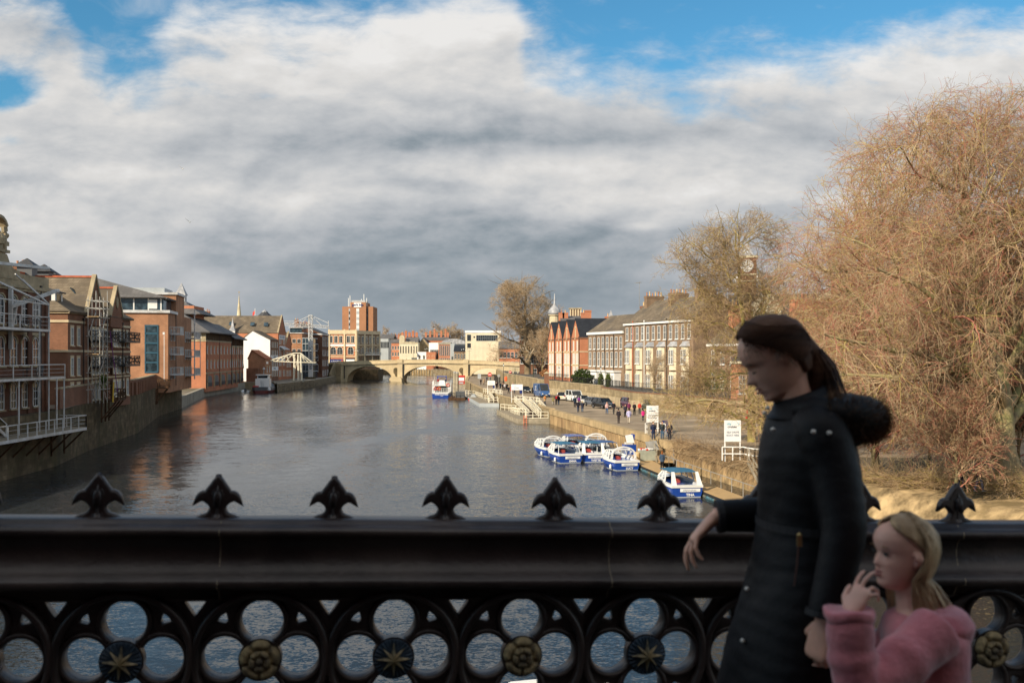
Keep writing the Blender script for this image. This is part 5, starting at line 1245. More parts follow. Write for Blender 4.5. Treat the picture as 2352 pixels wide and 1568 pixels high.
# --- chimney cluster and dome behind
b2 = far('victorian_chimney', 'massive ribbed Victorian brick chimney stack behind the red gabled houses', 1310, 1334, 710, 300, M_['brick_brown'], None, cat='chimney', depth=3.2, z0=4)
for i in range(5): x = i*b2.L/4; mb = MB(); mb.box(x-.16,x+.16,-.2,0,b2.H-3.4,b2.H); mb.build('stone_rib', M_['stone_cream'], b2.root)
b2.band(b2.H,.4,M_['stone_trim'],.35,'fab',name='cap')
b2 = far('tall_chimneyed_hall', 'brick hall with stubby chimneys showing over the red gables', 1290, 1356, 736, 285, M_['brick_bright'], 'x', 1.5, z0=4)
for px in (1290,1299,1342): b2.chimney((px-1289)/FPX*285, 4, b2.H, b2.H+2.3, 1.6, 1.6, 2, M_['brick_bright'])
b2.chimney((1352-1289)/FPX*285, 4, b2.H, b2.H+3.0, 1.8, 1.8, 0, M_['brick_bright'])
d = thing('lead_dome', 'grey lead onion dome with a tall thin spire behind the red gabled houses', 'dome', (P(1273.8,700,300).x, 300, 4)); z_ = lambda py: CAMZ+(HORY-py)/FPX*300-4
mb = MB(); mb.lathe([(1.7,0),(1.7,z_(742))], n=12); mb.build('brick_drum', M_['brick_brown'], d)
mb = MB(); mb.lathe([(1.6,z_(742)),(1.5,z_(725)),(1.9,z_(724.5)),(1.9,z_(722.5))], n=12); mb.build('arcaded_drum', M_['stone_pale'], d)
mb = MB(); mb.lathe([(1.9,z_(722.4)),(2.0,z_(718)),(1.75,z_(712)),(1.2,z_(707)),(.6,z_(702)),(.3,z_(697)),(.22,z_(690)),(.1,z_(674))], n=14); mb.build('onion_dome', M_['lead'], d, smooth=True)
sp2 = thing('slate_turret', 'small pointed grey turret above the brown terrace roof', 'turret', (P(1403,740,260).x, 260, 4)); z_ = lambda py: CAMZ+(HORY-py)/FPX*260-4
mb = MB(); mb.lathe([(1.4,0),(1.4,z_(741)),(.7,z_(727)),(.45,z_(720)),(.05,z_(712))], n=4, ph=R(45)); mb.build('turret', M_['lead'], sp2)
b2 = far('rear_brick_house', 'brick house with one chimney behind the slate roof of the gabled houses', 1380, 1425, 745, 270, M_['brick_bright'], 'x', 1, z0=4); b2.chimney(2.3, 4, b2.H, b2.H+2.2, 1.6, 1.6, 2, M_['brick_bright'])
# --- brown brick terrace, lower part then taller part
b = Bld('brown_terrace', 'brown brick terrace with white sash windows and white porches', 'building', (16.4,215), (22.4,199), TZ-.6, 11)
H = 11.6; b.walls(H, M_['brick_brown'], gab=('x',.5,3.6)); b.roof_x(H, 3.6, M_['slate_brown'], ov=.15)
b.band(H-.5,.5,M_['white'],.35,'f',name='cornice')
us = [1.3+i*2.07 for i in range(8)]
for u in us: b.win('f', u, 8.0, 1.0, 2.5, 'sash'); b.win('f', u, 4.4, 1.0, 3.0, 'sash')
for x0 in (.2,4.5,8.6,12.8):
    mb = MB(); mb.box(x0,x0+2.9,-1.5,-.0,-.6,3.3); o = mb.build('white_porch', M_['white'], b.root); mb = MB(); mb.box(x0-.2,x0+3.1,-1.8,.0,3.303,3.65); mb.build('porch_cornice', M_['white'], o)
    b.win('f', x0+1.0, .4, .9, 2.3, 'sash', y=-1.52); b.win('f', x0+2.1, .4, .7, 2.3, 'sash', y=-1.52)
for x in (4.2, 8.4, 12.6): b.pipe(x, 0, H-.5, r=.07)
b.chimney(b.L-1.2, 5.5, H+2.2, H+5.0, 2.2, 1.4, 5, M_['brick_red'], along='x')
b = Bld('tall_brown_terrace', 'taller brown brick terrace with white bay windows and rows of chimney pots', 'building', (22.5,198.8), (31.5,173), TZ-.6, 11)
H = 13.2; b.walls(H, M_['brick_brown'], gab=('x',.5,4.2)); b.roof_x(H, 4.2, M_['slate_brown'], ov=.2)
b.band(H-.6,.35,M_['white'],.4,'f',name='cornice')
for i in range(12): b.win('f', 1.2+i*2.25, 9.6, 1.0, 2.6, 'sash')
for i in range(6):
    x0 = .7+i*4.5
    for z in (.3,4.9):
        mb = MB(); mb.prism([(0,0)], 0, 0) if False else None
        q = [(x0+.5,0),(x0+.75,-.5),(x0+2.25,-.5),(x0+2.5,0)]; mb.loft([[(x,y,zz) for x, y in q] for zz in (z-.9 if z > 1 else -.6, z+3.4)]); o = mb.build('bay_window', M_['render_cream'], b.root)
        for xx in (x0+1.05,x0+1.95): b.win('f', xx, z+.2, .75, 2.6, 'sash', y=-.52)
    mb = MB(); mb.loft([[(x0+.1,0,8.3),(x0+.5,-.8,8.3),(x0+2.5,-.8,8.3),(x0+2.9,0,8.3)],[(x0+.2,0,9.2),(x0+.8,-.1,9.2),(x0+2.2,-.1,9.2),(x0+2.8,0,9.2)]]); mb.build('bay_roof', M_['lead'], b.root)
b.pipe(8.8,0,H,M_['white'],r=.08); b.pipe(3.9,0,H,M_['ridge_red'],r=.08); b.pipe(17.8,0,H)
for x, n_ in ((2.0,6),(12,6),(22,6)): b.chimney(x, 5.5, H+2.4, H+5.2, 1.1, 3.8, n_, M_['brick_brown'])
# satellite aerial
mb = MB(); mb.bar((0.5,3,H+3),(.5,3,H+8.2),.06); mb.bar((-.8,3,H+8),(1.2,3,H+8.2),.05)
for q in range(5): mb.bar((-.6+q*.35,2.4,H+8.05),(-.6+q*.35,3.6,H+8.05),.03)
mb.build('aerial', M_['galv'], b.root)
# --- houses behind the mid tree and the weeping tree
b = Bld('two_storey_house', 'two storey brick house with slate roof behind the yellow barked tree', 'building', (33,168), (40,146), TZ-.6, 10)
b.walls(8.6, M_['brick_brown'], gab=('x',.5,3.8)); b.roof_x(8.6, 3.8, M_['slate_brown'], ov=.3); b.band(8.2,.35,M_['white'],.3,'f')
for i in range(7): b.win('f', 2+i*3.1, 5.2, 1.1, 2.3, 'sash'); b.win('f', 2+i*3.1, 1.2, 1.1, 2.5, 'sash')
b.chimney(2,5,10,15,1.4,3.5,5,M_['brick_bright']); b.chimney(20,5,10,15,1.4,3.5,5,M_['brick_bright'])
b = Bld('boathouse_cottage', 'low brick building with white cornice and multi-pane sash windows behind the branches', 'building', (31,141), (38,128), TZ-.9, 9)
b.walls(6.2, M_['brick_bright'], gab=('x',.5,3.2)); b.roof_x(6.2, 3.2, M_['slate'], ov=.25); b.band(5.8,.35,M_['render_cream'],.25,'fb')
for u in (2.5,6.2,10.5,13.2): b.win('f', u, 1.6, 1.5, 2.8, 'georgian')
b.win('b', 3, 1.6, 1.6, 2.8, 'georgian')
b = Bld('town_house', 'large red brick house with white windows behind the weeping tree', 'building', (41,150), (66,120), TZ, 12)
b.walls(10.5, M_['brick_bright'], gab=('x',.5,4)); b.roof_x(10.5, 4, M_['tile_red'], ov=.3); b.band(6.4,.3,M_['stone_cream'],.1,'f')
for i in range(10): b.win('f', 2.5+i*3.7, 6.9, 1.4, 2.2, 'sash'); b.win('f', 2.5+i*3.7, 2.4, 1.4, 2.2, 'georgian')
for x in (6,20,33): b.chimney(x, 6, 13, 17.5, 1.5, 3.4, 5, M_['brick_bright'])
b = Bld('rear_red_house', 'tall red brick house with pale gables behind the trees at right', 'building', (38,175), (75,165), TZ, 14)
b.walls(13, M_['brick_orange'], gab=('x',.5,4)); b.roof_x(13, 4, M_['slate'], ov=.3)
for i in range(9): b.win('f', 2.5+i*4, 8.6, 1.3, 2.2, 'sash'); b.win('f', 2.5+i*4, 4, 1.3, 2.2, 'sash')
for x in (4,14,26): mb = MB(); mb.prism([(x,12.9),(x+5,12.9),(x+5,15),(x+2.5,17.5),(x,15)], -.3, 5); mb.build('gable', M_['render_cream'], b.root)
# --- clock tower
CY = 230; ct = thing('clock_tower', 'dark stone clock tower with white clock face and pale cupola behind the trees', 'tower', (P(1716,700,CY).x, CY, 4)); z_ = lambda py: CAMZ+(HORY-py)/FPX*CY-4
ct.rotation_euler = (0,0,R(-14)); hw = 2.1
mb = MB(); mb.box(-hw,hw,-hw,hw,0,z_(600)+.6); mb.build('tower_shaft', M_['brick_old'], ct)
mb = MB(); mb.box(-hw-.3,hw+.3,-hw-.3,hw+.3,z_(600)+.603,z_(600)+1.1); mb.box(-hw-.2,hw+.2,-hw-.2,hw+.2,z_(633),z_(630)); mb.box(-hw-.3,hw+.3,-hw-.3,hw+.3,z_(648),z_(645)); mb.build('stone_courses', M_['stone_pale'], ct)
mb = MB(); rings = [[(1.45*math.cos(a), yy, z_(612)+1.45*math.sin(a)) for a in np.linspace(0, 2*math.pi, 25)[:-1]] for yy in (-hw-.12,-hw+.05)]; mb.loft(rings); cf = mb.build('clock_face', M_['sign_white'], ct)
mb = MB(); mb.bar((0,-hw-.16,z_(612)),(0.1,-hw-.16,z_(612)+1.15),.12,.05); mb.bar((0,-hw-.16,z_(612)),(.7,-hw-.16,z_(612)-.3),.14,.05); mb.build('clock_hands', M_['black'], cf)
mb = MB(); mb.lathe([(2.6,z_(600)+1.1),(1.9,z_(585)),(1.2,z_(575)),(.9,z_(573)),(.7,z_(566)),(.1,z_(556))], n=4, ph=R(45)); mb.build('cupola_roof', M_['lead'], ct)
for q in (-1,1): mb = MB(); mb.lathe([(.35,z_(648)),(.4,z_(640)),(.1,z_(634))], (q*(hw+.25),-hw-.2,0), 8); mb.build('pinnacle', M_['render_white'], ct)
mb = MB(); mb.tube([(0,0,z_(557)),(0,0,z_(545))],.07,5); mb.build('finial', M_['galv'], ct)
# ------------------------------------------------------------------ bare winter trees
def np_mesh(name, V, F, mats, midx=None, smooth=True):
    me = bpy.data.meshes.new(name); me.vertices.add(len(V)); me.vertices.foreach_set('co', np.asarray(V, np.float32).ravel())
    nf = len(F); me.loops.add(nf*4); me.loops.foreach_set('vertex_index', np.asarray(F, np.int32).ravel())
    me.polygons.add(nf); me.polygons.foreach_set('loop_start', np.arange(0, nf*4, 4, dtype=np.int32))
    try: me.polygons.foreach_set('loop_total', np.full(nf, 4, np.int32))
    except Exception: pass
    for m in mats: me.materials.append(m)
    if midx is not None: me.polygons.foreach_set('material_index', np.asarray(midx, np.int32))
    me.polygons.foreach_set('use_smooth', np.full(nf, smooth)); me.update(calc_edges=True); return me
def poly_tubes(Pp, Rr, sides):
    "Pp (N,k,3), Rr (N,k) -> verts, quads"
    N, k, _ = Pp.shape; T = np.gradient(Pp, axis=1); T /= np.linalg.norm(T, axis=2, keepdims=True)+1e-9
    ref = np.where(np.abs(T[..., 2:3]) > .9, np.array([1., 0, 0]), np.array([0, 0, 1.])); A = np.cross(T, ref); A /= np.linalg.norm(A, axis=2, keepdims=True)+1e-9; B = np.cross(T, A)
    th = np.arange(sides)*2*np.pi/sides
    V = Pp[:, :, None, :]+(A[:, :, None, :]*np.cos(th)[None, None, :, None]+B[:, :, None, :]*np.sin(th)[None, None, :, None])*Rr[:, :, None, None]
    idx = np.arange(N*k*sides).reshape(N, k, sides); a = idx[:, :-1, :]; b = idx[:, 1:, :]
    F = np.stack([a, np.roll(a, -1, 2), np.roll(b, -1, 2), b], -1).reshape(-1, 4)
    return V.reshape(-1, 3), F
class Grow:
    def __init__(s, seed): s.r = np.random.RandomState(seed); s.lv = []
    def first(s, pts, r0, r1, n=12):
        pts = np.array(pts, float); t = np.linspace(0, 1, len(pts)); tt = np.linspace(0, 1, n)
        Pp = np.stack([np.interp(tt, t, pts[:, i]) for i in range(3)], 1)[None]; Pp[:, 1:-1] += s.r.normal(0, .06, (1, n-2, 3))
        s.lv.append((Pp, np.linspace(r0, r1, n)[None])); return s
    def level(s, n, t0, t1, ang, length, k, wob, trop, r_frac, rmin, taper=.25, tshape=1.0, lenfall=.5, src=-1, out=0.0, cen=None, keep=None, shrink=None):
        Pp, Rr = s.lv[src]; N, kk, _ = Pp.shape; r = s.r; M = N*n
        par = np.repeat(np.arange(N), n); t = (t0+(t1-t0)*((np.tile(np.arange(n), N)+r.rand(M))/n)**tshape)
        f = t*(kk-1); i = np.clip(f.astype(int), 0, kk-2); fr = (f-i)[:, None]
        st = Pp[par, i]*(1-fr)+Pp[par, i+1]*fr; tan = Pp[par, i+1]-Pp[par, i]; tan /= np.linalg.norm(tan, axis=1, keepdims=True)+1e-9
        rad = Rr[par, i]*(1-fr[:, 0])+Rr[par, i+1]*fr[:, 0]
        rv = r.normal(size=(M, 3)); rv -= (rv*tan).sum(1, keepdims=True)*tan
        if cen is not None and out > 0:
            o = st-np.array(cen); o[:, 2] *= .3; o /= np.linalg.norm(o, axis=1, keepdims=True)+1e-9; rv = rv/np.linalg.norm(rv, axis=1, keepdims=True)+o*out; rv -= (rv*tan).sum(1, keepdims=True)*tan
        rv /= np.linalg.norm(rv, axis=1, keepdims=True)+1e-9
        a = np.radians(r.uniform(ang[0], ang[1], M))[:, None]; d = tan*np.cos(a)+rv*np.sin(a)
        L_ = length*(1-lenfall*t)*r.uniform(.6, 1.25, M); stp = (L_/(k-1))[:, None]
        out_ = np.zeros((M, k, 3)); out_[:, 0] = st
        for j in range(1, k):
            d = d+r.normal(0, wob, (M, 3))+np.array([0, 0, trop]); d /= np.linalg.norm(d, axis=1, keepdims=True); out_[:, j] = out_[:, j-1]+d*stp
        if shrink is not None:
            for _ in range(9): bad = ~shrink(out_); out_[bad] = out_[bad][:, :1]+(out_[bad]-out_[bad][:, :1])*.86
        r0 = np.maximum(rmin, rad*r_frac); R2 = r0[:, None]*np.linspace(1, taper, k)[None]
        if keep is not None: m = keep(out_); out_ = out_[m]; R2 = R2[m]
        s.lv.append((out_, R2)); return s
def make_tree(name, label, loc, g, split, mats_trunk, mats_twig, probs, group=None, sides=(9,7,5,4,3,3,3)):
    root = thing(name, label, 'tree', loc, 0, group); r = np.random.RandomState(1)
    for part, rng, mats in (('trunk', range(0, split), [mats_trunk]), ('crown', range(split, len(g.lv)), mats_twig)):
        Vs = []; Fs = []; Ms = []; o = 0
        for li in rng:
            Pp, Rr = g.lv[li]; sd_ = sides[min(li, 6)]; V, F = poly_tubes(Pp, Rr, sd_); Vs.append(V); Fs.append(F+o); o += len(V)
            if len(mats) > 1:
                pr = probs[min(li-split, len(probs)-1)]; mi = r.choice(len(mats), size=len(Pp), p=pr); Ms.append(np.repeat(mi, len(F)//len(Pp)))
            else: Ms.append(np.zeros(len(F), int))
        place(np_mesh(part, np.concatenate(Vs), np.concatenate(Fs), mats, np.concatenate(Ms)), part, root)
    return root
def twigmat(n, c): return mat(n, c, .9, .15, .6)
tw_tan = twigmat('twig_tan', (.48,.35,.215)); tw_grey = twigmat('twig_grey', (.50,.43,.33)); tw_red = twigmat('twig_red', (.42,.17,.12)); tw_yel = twigmat('twig_yellow', (.46,.36,.13)); tw_dark = twigmat('twig_dark', (.22,.155,.10)); tw_brown = twigmat('twig_brown', (.40,.27,.15))
# the big weeping tree on the right bank
def keep_big(P_):                      # stay inside the domed crown
    e = P_[:, -1]; return (((e[:, 0]+.5)/17.6)**2+((e[:, 1])/14)**2+((np.maximum(e[:, 2]-7, 0))/16.2)**2 < 1.0+np.random.RandomState(2).rand(len(e))*.15) & (e[:, 2] > .9) & ~((e[:, 1] < .2) & (np.abs(e[:, 0]+.3) < 2.0) & (e[:, 2] < 12))
g = Grow(11); g.first([(0,0,-.3),(-.2,0,3),(-.5,.2,6.5),(-1.0,.3,10),(-1.8,.4,14),(-2.4,.6,18),(-2.6,.6,20)], .78, .10, 16)
g.level(28, .13, .84, (34,86), 17.5, 15, .09, .008, .50, .08, .20, lenfall=.55, out=.25, cen=(0,0,8), shrink=lambda P_: ((P_[:, -1, 0]+.5)/16.4)**2+(P_[:, -1, 1]/13)**2+(np.maximum(P_[:, -1, 2]-7, 0)/15)**2 < 1)
g.level(14, .12, 1.0, (25,65), 5.4, 10, .14, .012, .48, .032, .22, keep=keep_big, lenfall=.35)
g.level(8, .10, 1.0, (25,65), 2.8, 8, .18, -.03, .5, .018, .3, keep=keep_big, lenfall=.3)
g.level(6, .1, 1.0, (20,60), 1.9, 6, .17, -.12, .5, .0088, .5, keep=keep_big, lenfall=.3)
g.level(2, .1, 1.0, (20,60), 1.0, 4, .16, -.16, .6, .0085, .6, lenfall=.3)
make_tree('weeping_tree', 'huge bare weeping tree with reddish drooping twigs filling the right side', (28.9,58,2.6), g, 2, M_['bark_pale'], [tw_tan,tw_red,tw_yel,tw_brown], [(.40,.05,.25,.30),(.44,.14,.17,.25),(.44,.24,.10,.22),(.42,.34,.06,.18)])
# its neighbour further back
g = Grow(12); g.first([(0,0,-.3),(.2,0,4),(.2,.2,8),(.8,.3,12),(1,.4,15)], .5, .08, 14)
g.level(20, .2, .85, (30,78), 12, 12, .10, .015, .50, .04, .2, lenfall=.55, shrink=lambda P_: (P_[:, -1, 0]/13)**2+(P_[:, -1, 1]/13)**2+(P_[:, -1, 2]/20)**2 < 1)
g.level(13, .12, 1.0, (25,60), 4.8, 9, .14, .02, .50, .02, .25)
g.level(9, .10, 1.0, (25,65), 2.4, 7, .18, .0, .5, .012, .3)
g.level(7, .1, 1.0, (20,60), 1.4, 5, .17, -.03, .5, .008, .5)
tr2 = make_tree('riverbank_tree', 'tall bare tree behind the huge weeping tree at the right edge', (37,76,2.2), g, 2, M_['bark'], [tw_tan,tw_red,tw_yel,tw_grey], [(.4,.1,.2,.3),(.45,.15,.1,.3),(.45,.2,.05,.3)])
# yellow-barked tree in the middle distance
def keep_mid(P_):
    e = P_[:, -1]; return (((e[:, 0]+1)/10.2)**2+(e[:, 1]/10)**2+((e[:, 2]-10)/11.6)**2 < 1.0+np.random.RandomState(3).rand(len(e))*.15) & (e[:, 2] > 1.2)
g = Grow(21); g.first([(0,0,-.3),(.1,0,3),(-.2,.1,6),(-.6,.2,11),(-1.2,.2,16),(-1.4,.3,20)], .42, .06, 14)
g.level(26, .10, .93, (30,78), 10.6, 13, .12, .02, .5, .05, .18, lenfall=.40)
g.level(13, .12, 1.0, (25,65), 4.3, 9, .19, .01, .50, .030, .25, keep=keep_mid)
g.level(9, .10, 1.0, (25,65), 2.2, 7, .22, .01, .5, .018, .3, keep=keep_mid)
g.level(6, .1, 1.0, (20,60), 1.25, 5, .18, .0, .5, .0105, .5, keep=keep_mid)
g.level(2, .2, 1.0, (20,60), .6, 3, .18, .0, .6, .010, .6)
make_tree('lichened_tree', 'bare tree with yellow lichened branches spreading over the quay behind the woman', (22.6,94,2.2), g, 2, mat('bark_yellow', (.30,.25,.10), .95, .3, 1.2, c2=(.42,.36,.10)), [tw_tan,tw_yel,tw_brown,tw_dark], [(.2,.55,.15,.1),(.25,.38,.25,.12),(.30,.18,.37,.15),(.3,.08,.42,.2)])
# the low branch that reaches over the quay and boats
def branch_tree(name, label, loc, seed, pts, r0, n1, L1_, mats, probs, trop=0.0):
    g = Grow(seed); g.first(pts, r0, .04, 16)
    g.level(n1, .15, 1.0, (20,65), L1_, 9, .16, trop, .55, .03, .25, lenfall=.4)
    g.level(9, .1, 1.0, (25,65), L1_*.5, 7, .2, trop, .5, .014, .3)
    g.level(7, .1, 1.0, (20,60), L1_*.28, 5, .2, trop, .5, .009, .5)
    return make_tree(name, label, loc, g, 1, M_['bark_pale'], mats, probs)
branch_tree('leaning_tree', 'low bare tree leaning out over the quay wall above the moored boats', (23.5,84,1.8), 31, [(0,0,0),(-.6,-.4,1.8),(-2.2,-.9,3.4),(-4.4,-1.4,4.4),(-7.6,-1.8,4.9),(-10.6,-1.8,4.6)], .26, 34, 3.9, [tw_tan,tw_yel,tw_brown], [(.2,.6,.2),(.3,.4,.3),(.35,.25,.4)], -.01)
branch_tree('quayside_tree', 'bare yellowish tree at the quay edge beside the second hire sign', (27,95,2.2), 33, [(0,0,0),(-.3,0,2.2),(-1.2,0,5),(-2.4,.3,8),(-2.6,.3,11)], .26, 26, 4.2, [tw_tan,tw_yel,tw_brown], [(.2,.6,.2),(.3,.4,.3),(.35,.25,.4)], .01)
# the big tree by the far bridge
def keep_far(P_):
    e = P_[:, -1]; return ((e[:, 0]/14.5)**2+(e[:, 1]/15)**2+((e[:, 2]-17.5)/15)**2 < 1.0+np.random.RandomState(4).rand(len(e))*.1) & (e[:, 2] > 3)
g = Grow(41); g.first([(0,0,-.5),(.3,0,4),(0,.2,9),(-.8,0,16),(-.6,0,24),(-.5,0,30)], 1.15, .15, 14)
g.level(24, .14, .95, (35,75), 18, 12, .12, .03, .50, .12, .2, lenfall=.4)
g.level(15, .12, 1.0, (25,62), 6.8, 8, .17, .02, .5, .065, .3, keep=keep_far)
g.level(10, .10, 1.0, (25,65), 3.4, 6, .2, .02, .5, .032, .4, keep=keep_far)
g.level(8, .1, 1.0, (20,60), 1.8, 4, .2, .0, .6, .021, .5, keep=keep_far)
make_tree('plane_tree', 'tall spreading bare tree standing by the right end of the stone bridge', (P(1211,860,325).x,325,4.2), g, 2, mat('bark_far', (.24,.18,.11), .95, .3, .4), [tw_tan,tw_grey,tw_brown], [(.4,.3,.3),(.5,.2,.3)])
def small_tree(name, label, x, y, z, h, w, seed, mats=None, rt=.2, dens=1.0, group=None):
    g = Grow(seed); g.first([(0,0,-.3),(.1,0,h*.3),(0,.1,h*.6),(.1,0,h*.95)], rt, .04, 10)
    k = max(1.0, h/12)
    g.level(int(14*dens), .18, .95, (30,65), w*1.15, 9, .14, .05, .5, .03*k, .25, lenfall=.5)
    g.level(9, .12, 1.0, (25,62), w*.5, 7, .2, .02, .5, .018*k, .3)
    g.level(8, .1, 1.0, (20,62), w*.25, 5, .2, .0, .6, .012*k, .5)
    g.level(3, .1, 1.0, (20,62), w*.13, 3, .2, .0, .6, .010*k, .6)
    return make_tree(name, label, (x,y,z), g, 1, M_['bark'], mats or [tw_tan,tw_grey,tw_brown], [(.3,.3,.4)]*3, group)
small_tree('street_tree', 'smaller bare tree on the terrace right of the big tree by the bridge', P(1246,860,300).x, 300, 4.2, 14, 5.5, 51, rt=.35)
small_tree('bush_tree', 'dense brown bush under the arch right of the river', P(1140,870,420).x, 425, 2.2, 11, 7, 52, rt=.3)
small_tree('garden_tree', 'bare twiggy shrub in front of the brown terrace railings', 24, 168, 4.3, 5, 3.2, 53, rt=.12)
small_tree('bank_tree', 'bare drooping tree between the yellow barked tree and the weeping tree', 26.3, 72, 2.2, 19, 10.5, 55, [tw_tan,tw_red,tw_yel], rt=.3, dens=1.6)
small_tree('terrace_thicket', 'bare thicket tree in front of the brick cottage', 37, 112, 3, 13, 8, 57, [tw_tan,tw_brown,tw_yel], rt=.3, dens=1.6)
small_tree('hillside_tree', 'bare tree in front of the large red brick house', 47, 104, 3, 17, 9, 58, [tw_tan,tw_brown,tw_grey], rt=.35, dens=1.6)
for i, (x_, y_, h_, w_, lab_) in enumerate(((23.6,65,7.5,4.6,'low drooping bare tree on the bank behind the woman'),(27.2,61,6.5,4.4,'low drooping bare tree just left of the weeping trunk'),(33.5,66,8,5,'low bare tree at the right edge behind the weeping trunk'),(30.5,73,9,5.5,'bare tree between the quay and the weeping tree'),(25.0,78,9,5.0,'bare tree on the quay behind the hood of the woman'),(24.3,54.5,5.2,3.6,'nearest low bare tree hanging in front of the walkers'))):
    small_tree('bank_thicket', lab_, x_, y_, 2.2, h_, w_, 80+i, [tw_tan,tw_red,tw_brown], rt=.12, dens=1.7, group='low bare trees on the right bank')
for i, (x_, y_, lab_) in enumerate(((43,97,'middle of three tall bare trees screening the large red brick house'),(52,99,'rightmost of three tall bare trees screening the large red brick house'),(35,99,'leftmost of three tall bare trees screening the large red brick house'))):
    small_tree('screen_tree', lab_, x_, y_, 2.2, 18, 9.5, 90+i, [tw_tan,tw_brown,tw_red], rt=.35, dens=1.7, group='tall bare trees before the red brick house')
small_tree('terrace_tree', 'bare tree in front of the low cottage behind the parked cars', 33, 126, 3.5, 9, 4.5, 54, rt=.2)
for i, (px, Y, yt, w, lab) in enumerate(((888,680,764,14,'rounded bare tree on the skyline right of the corner block'),(920,700,768,11,'small bare tree on the skyline behind the red chimneys'),(985,720,757,15,'dark bare tree on the skyline left of the pair of big crowns'),(1016,690,750,18,'large rounded bare tree on the skyline above the barrel roof'),(1036,700,752,16,'second rounded bare tree on the skyline right of the largest crown'),(1062,700,756,14,'dark bare tree on the skyline next to the white modern block'))):
    x = P(px,800,Y).x; h = CAMZ+(HORY-yt)/FPX*Y-2.2
    g = Grow(60+i); g.first([(0,0,0),(0,.1,h*.4),(.1,0,h*.92)], .7, .12, 8)
    g.level(16, .3, .95, (30,65), w*.85, 8, .14, .05, .5, .16, .3, lenfall=.5); g.level(12, .15, 1, (25,65), w*.34, 6, .2, .02, .5, .09, .4); g.level(10, .1, 1, (20,65), w*.16, 4, .2, 0, .6, .06, .6)
    make_tree('skyline_tree', lab, (x,Y,2.2), g, 1, M_['bark'], [tw_brown,tw_grey], [(.7,.3),(.6,.4)], 'bare trees on the skyline')
# brambles hanging on the quay wall and scrub on the bank
def scrub(name, label, pts, n, L_, seed, mats, probs, droop=-.15, z=0):
    r = np.random.RandomState(seed); pts = np.array(pts, float); t = r.rand(n)*(len(pts)-1); i = t.astype(int); f = (t-i)[:, None]
    st = pts[i]*(1-f)+pts[np.minimum(i+1, len(pts)-1)]*f+r.normal(0, .25, (n,3)); d = r.normal(0, 1, (n,3)); d[:, 2] = np.abs(d[:, 2])*.7; d /= np.linalg.norm(d, axis=1, keepdims=True)
    k = 7; out = np.zeros((n,k,3)); out[:, 0] = st; l = (L_*r.uniform(.5,1.3,n)/(k-1))[:, None]
    for j in range(1,k): d = d+r.normal(0,.22,(n,3))+np.array([0,0,droop]); d /= np.linalg.norm(d,axis=1,keepdims=True); out[:, j] = out[:, j-1]+d*l
    V, F = poly_tubes(out, np.repeat(np.linspace(.014,.005,k)[None], n, 0), 3); mi = np.repeat(r.choice(len(mats), n, p=probs), len(F)//n)
    o = place(np_mesh(name, V, F, mats, mi), name); tag(o, label, 'shrub', kind='stuff'); return o
scrub('brambles', 'tangled bare brambles hanging down the quay wall behind the pontoon', [(15.2,92,2.1),(16.6,85,2.0),(17.8,78,2.1),(19.3,70,2.0)], 2600, 1.8, 71, [tw_brown,tw_dark,tw_tan], [.4,.35,.25], -.22)
scrub('bank_scrub', 'dry twiggy scrub and grass along the sandy right bank', [(21,68,2.4),(24,61,2.6),(27,57,3.0),(30,53,3.1),(33,51,3.1),(38,48,3)], 4500, 1.5, 72, [tw_tan,tw_brown,tw_yel], [.5,.3,.2], -.05)
scrub('bank_grass', 'dry grass and twigs down the sandy slope to the water at right', [(20.0,67,1.6),(23.3,59.5,1.2),(26.5,52.5,1.1),(30,46,1.0)], 5000, .55, 74, [tw_tan,tw_yel,tw_brown], [.5,.25,.25], -.03)
scrub('wall_scrub', 'bare scrub on the earth in front of the pale retaining wall', [(20,149,3),(26,132,3),(33,118,2.6),(44,103,2.6)], 3500, 2.0, 73, [tw_brown,tw_yel,tw_tan], [.4,.3,.3], -.05)
# hedges and clipped bushes by the terrace
def leafy(name, label, cat, c, rx, ry, rz_, n, m, seed, leaf=.14):
    r = np.random.RandomState(seed); u = r.normal(size=(n,3)); u /= np.linalg.norm(u,axis=1,keepdims=True); rad = r.rand(n,1)**.25
    lump = 1+.12*np.sin(u[:, :1]*7+seed)*np.sin(u[:, 1:2]*6)+.1*np.sin(u[:, 2:]*9); p = u*rad*lump*np.array([rx,ry,rz_]); a = r.normal(size=(n,3)); a /= np.linalg.norm(a,axis=1,keepdims=True); b_ = np.cross(a, r.normal(size=(n,3))); b_ /= np.linalg.norm(b_,axis=1,keepdims=True)
    s_ = leaf*r.uniform(.6,1.3,(n,1)); V = np.stack([p-a*s_, p+b_*s_*.6, p+a*s_, p-b_*s_*.6], 1).reshape(-1,3); F = np.arange(n*4).reshape(-1,4)
    o = place(np_mesh(name, V, F, [m], None, False), name, None, c); return tag(o, label, cat)
leafy('green_bush', 'dark green clipped bush between the red gabled houses and the brown terrace', 'bush', (14.4,204,5.6), 2.2,1.8,1.9, 2600, M_['hedge'], 1, .2)
leafy('conifer_bush', 'left of two bright green upright conifers by the white porches', 'bush', (17.2,193,5.5), .55,.55,1.4, 900, M_['topiary'], 2, .13)
leafy('conifer_bush', 'right of two bright green upright conifers by the white porches', 'bush', (18.5,191.5,5.5), .55,.55,1.4, 900, M_['topiary'], 3, .13)
leafy('russet_bush', 'leafless russet bush at the foot of the big tree by the bridge', 'bush', (P(1246,866,300).x+1,290,5.2), 2.2,1.5,1.3, 900, mat('russet', (.40,.20,.09), .9, .3, 2), 4, .2)
leafy('laurel', 'green laurel among the branches in front of the cottage', 'bush', (30,146,6.4), 2.0,1.5,2.0, 1500, M_['topiary'], 5, .12)
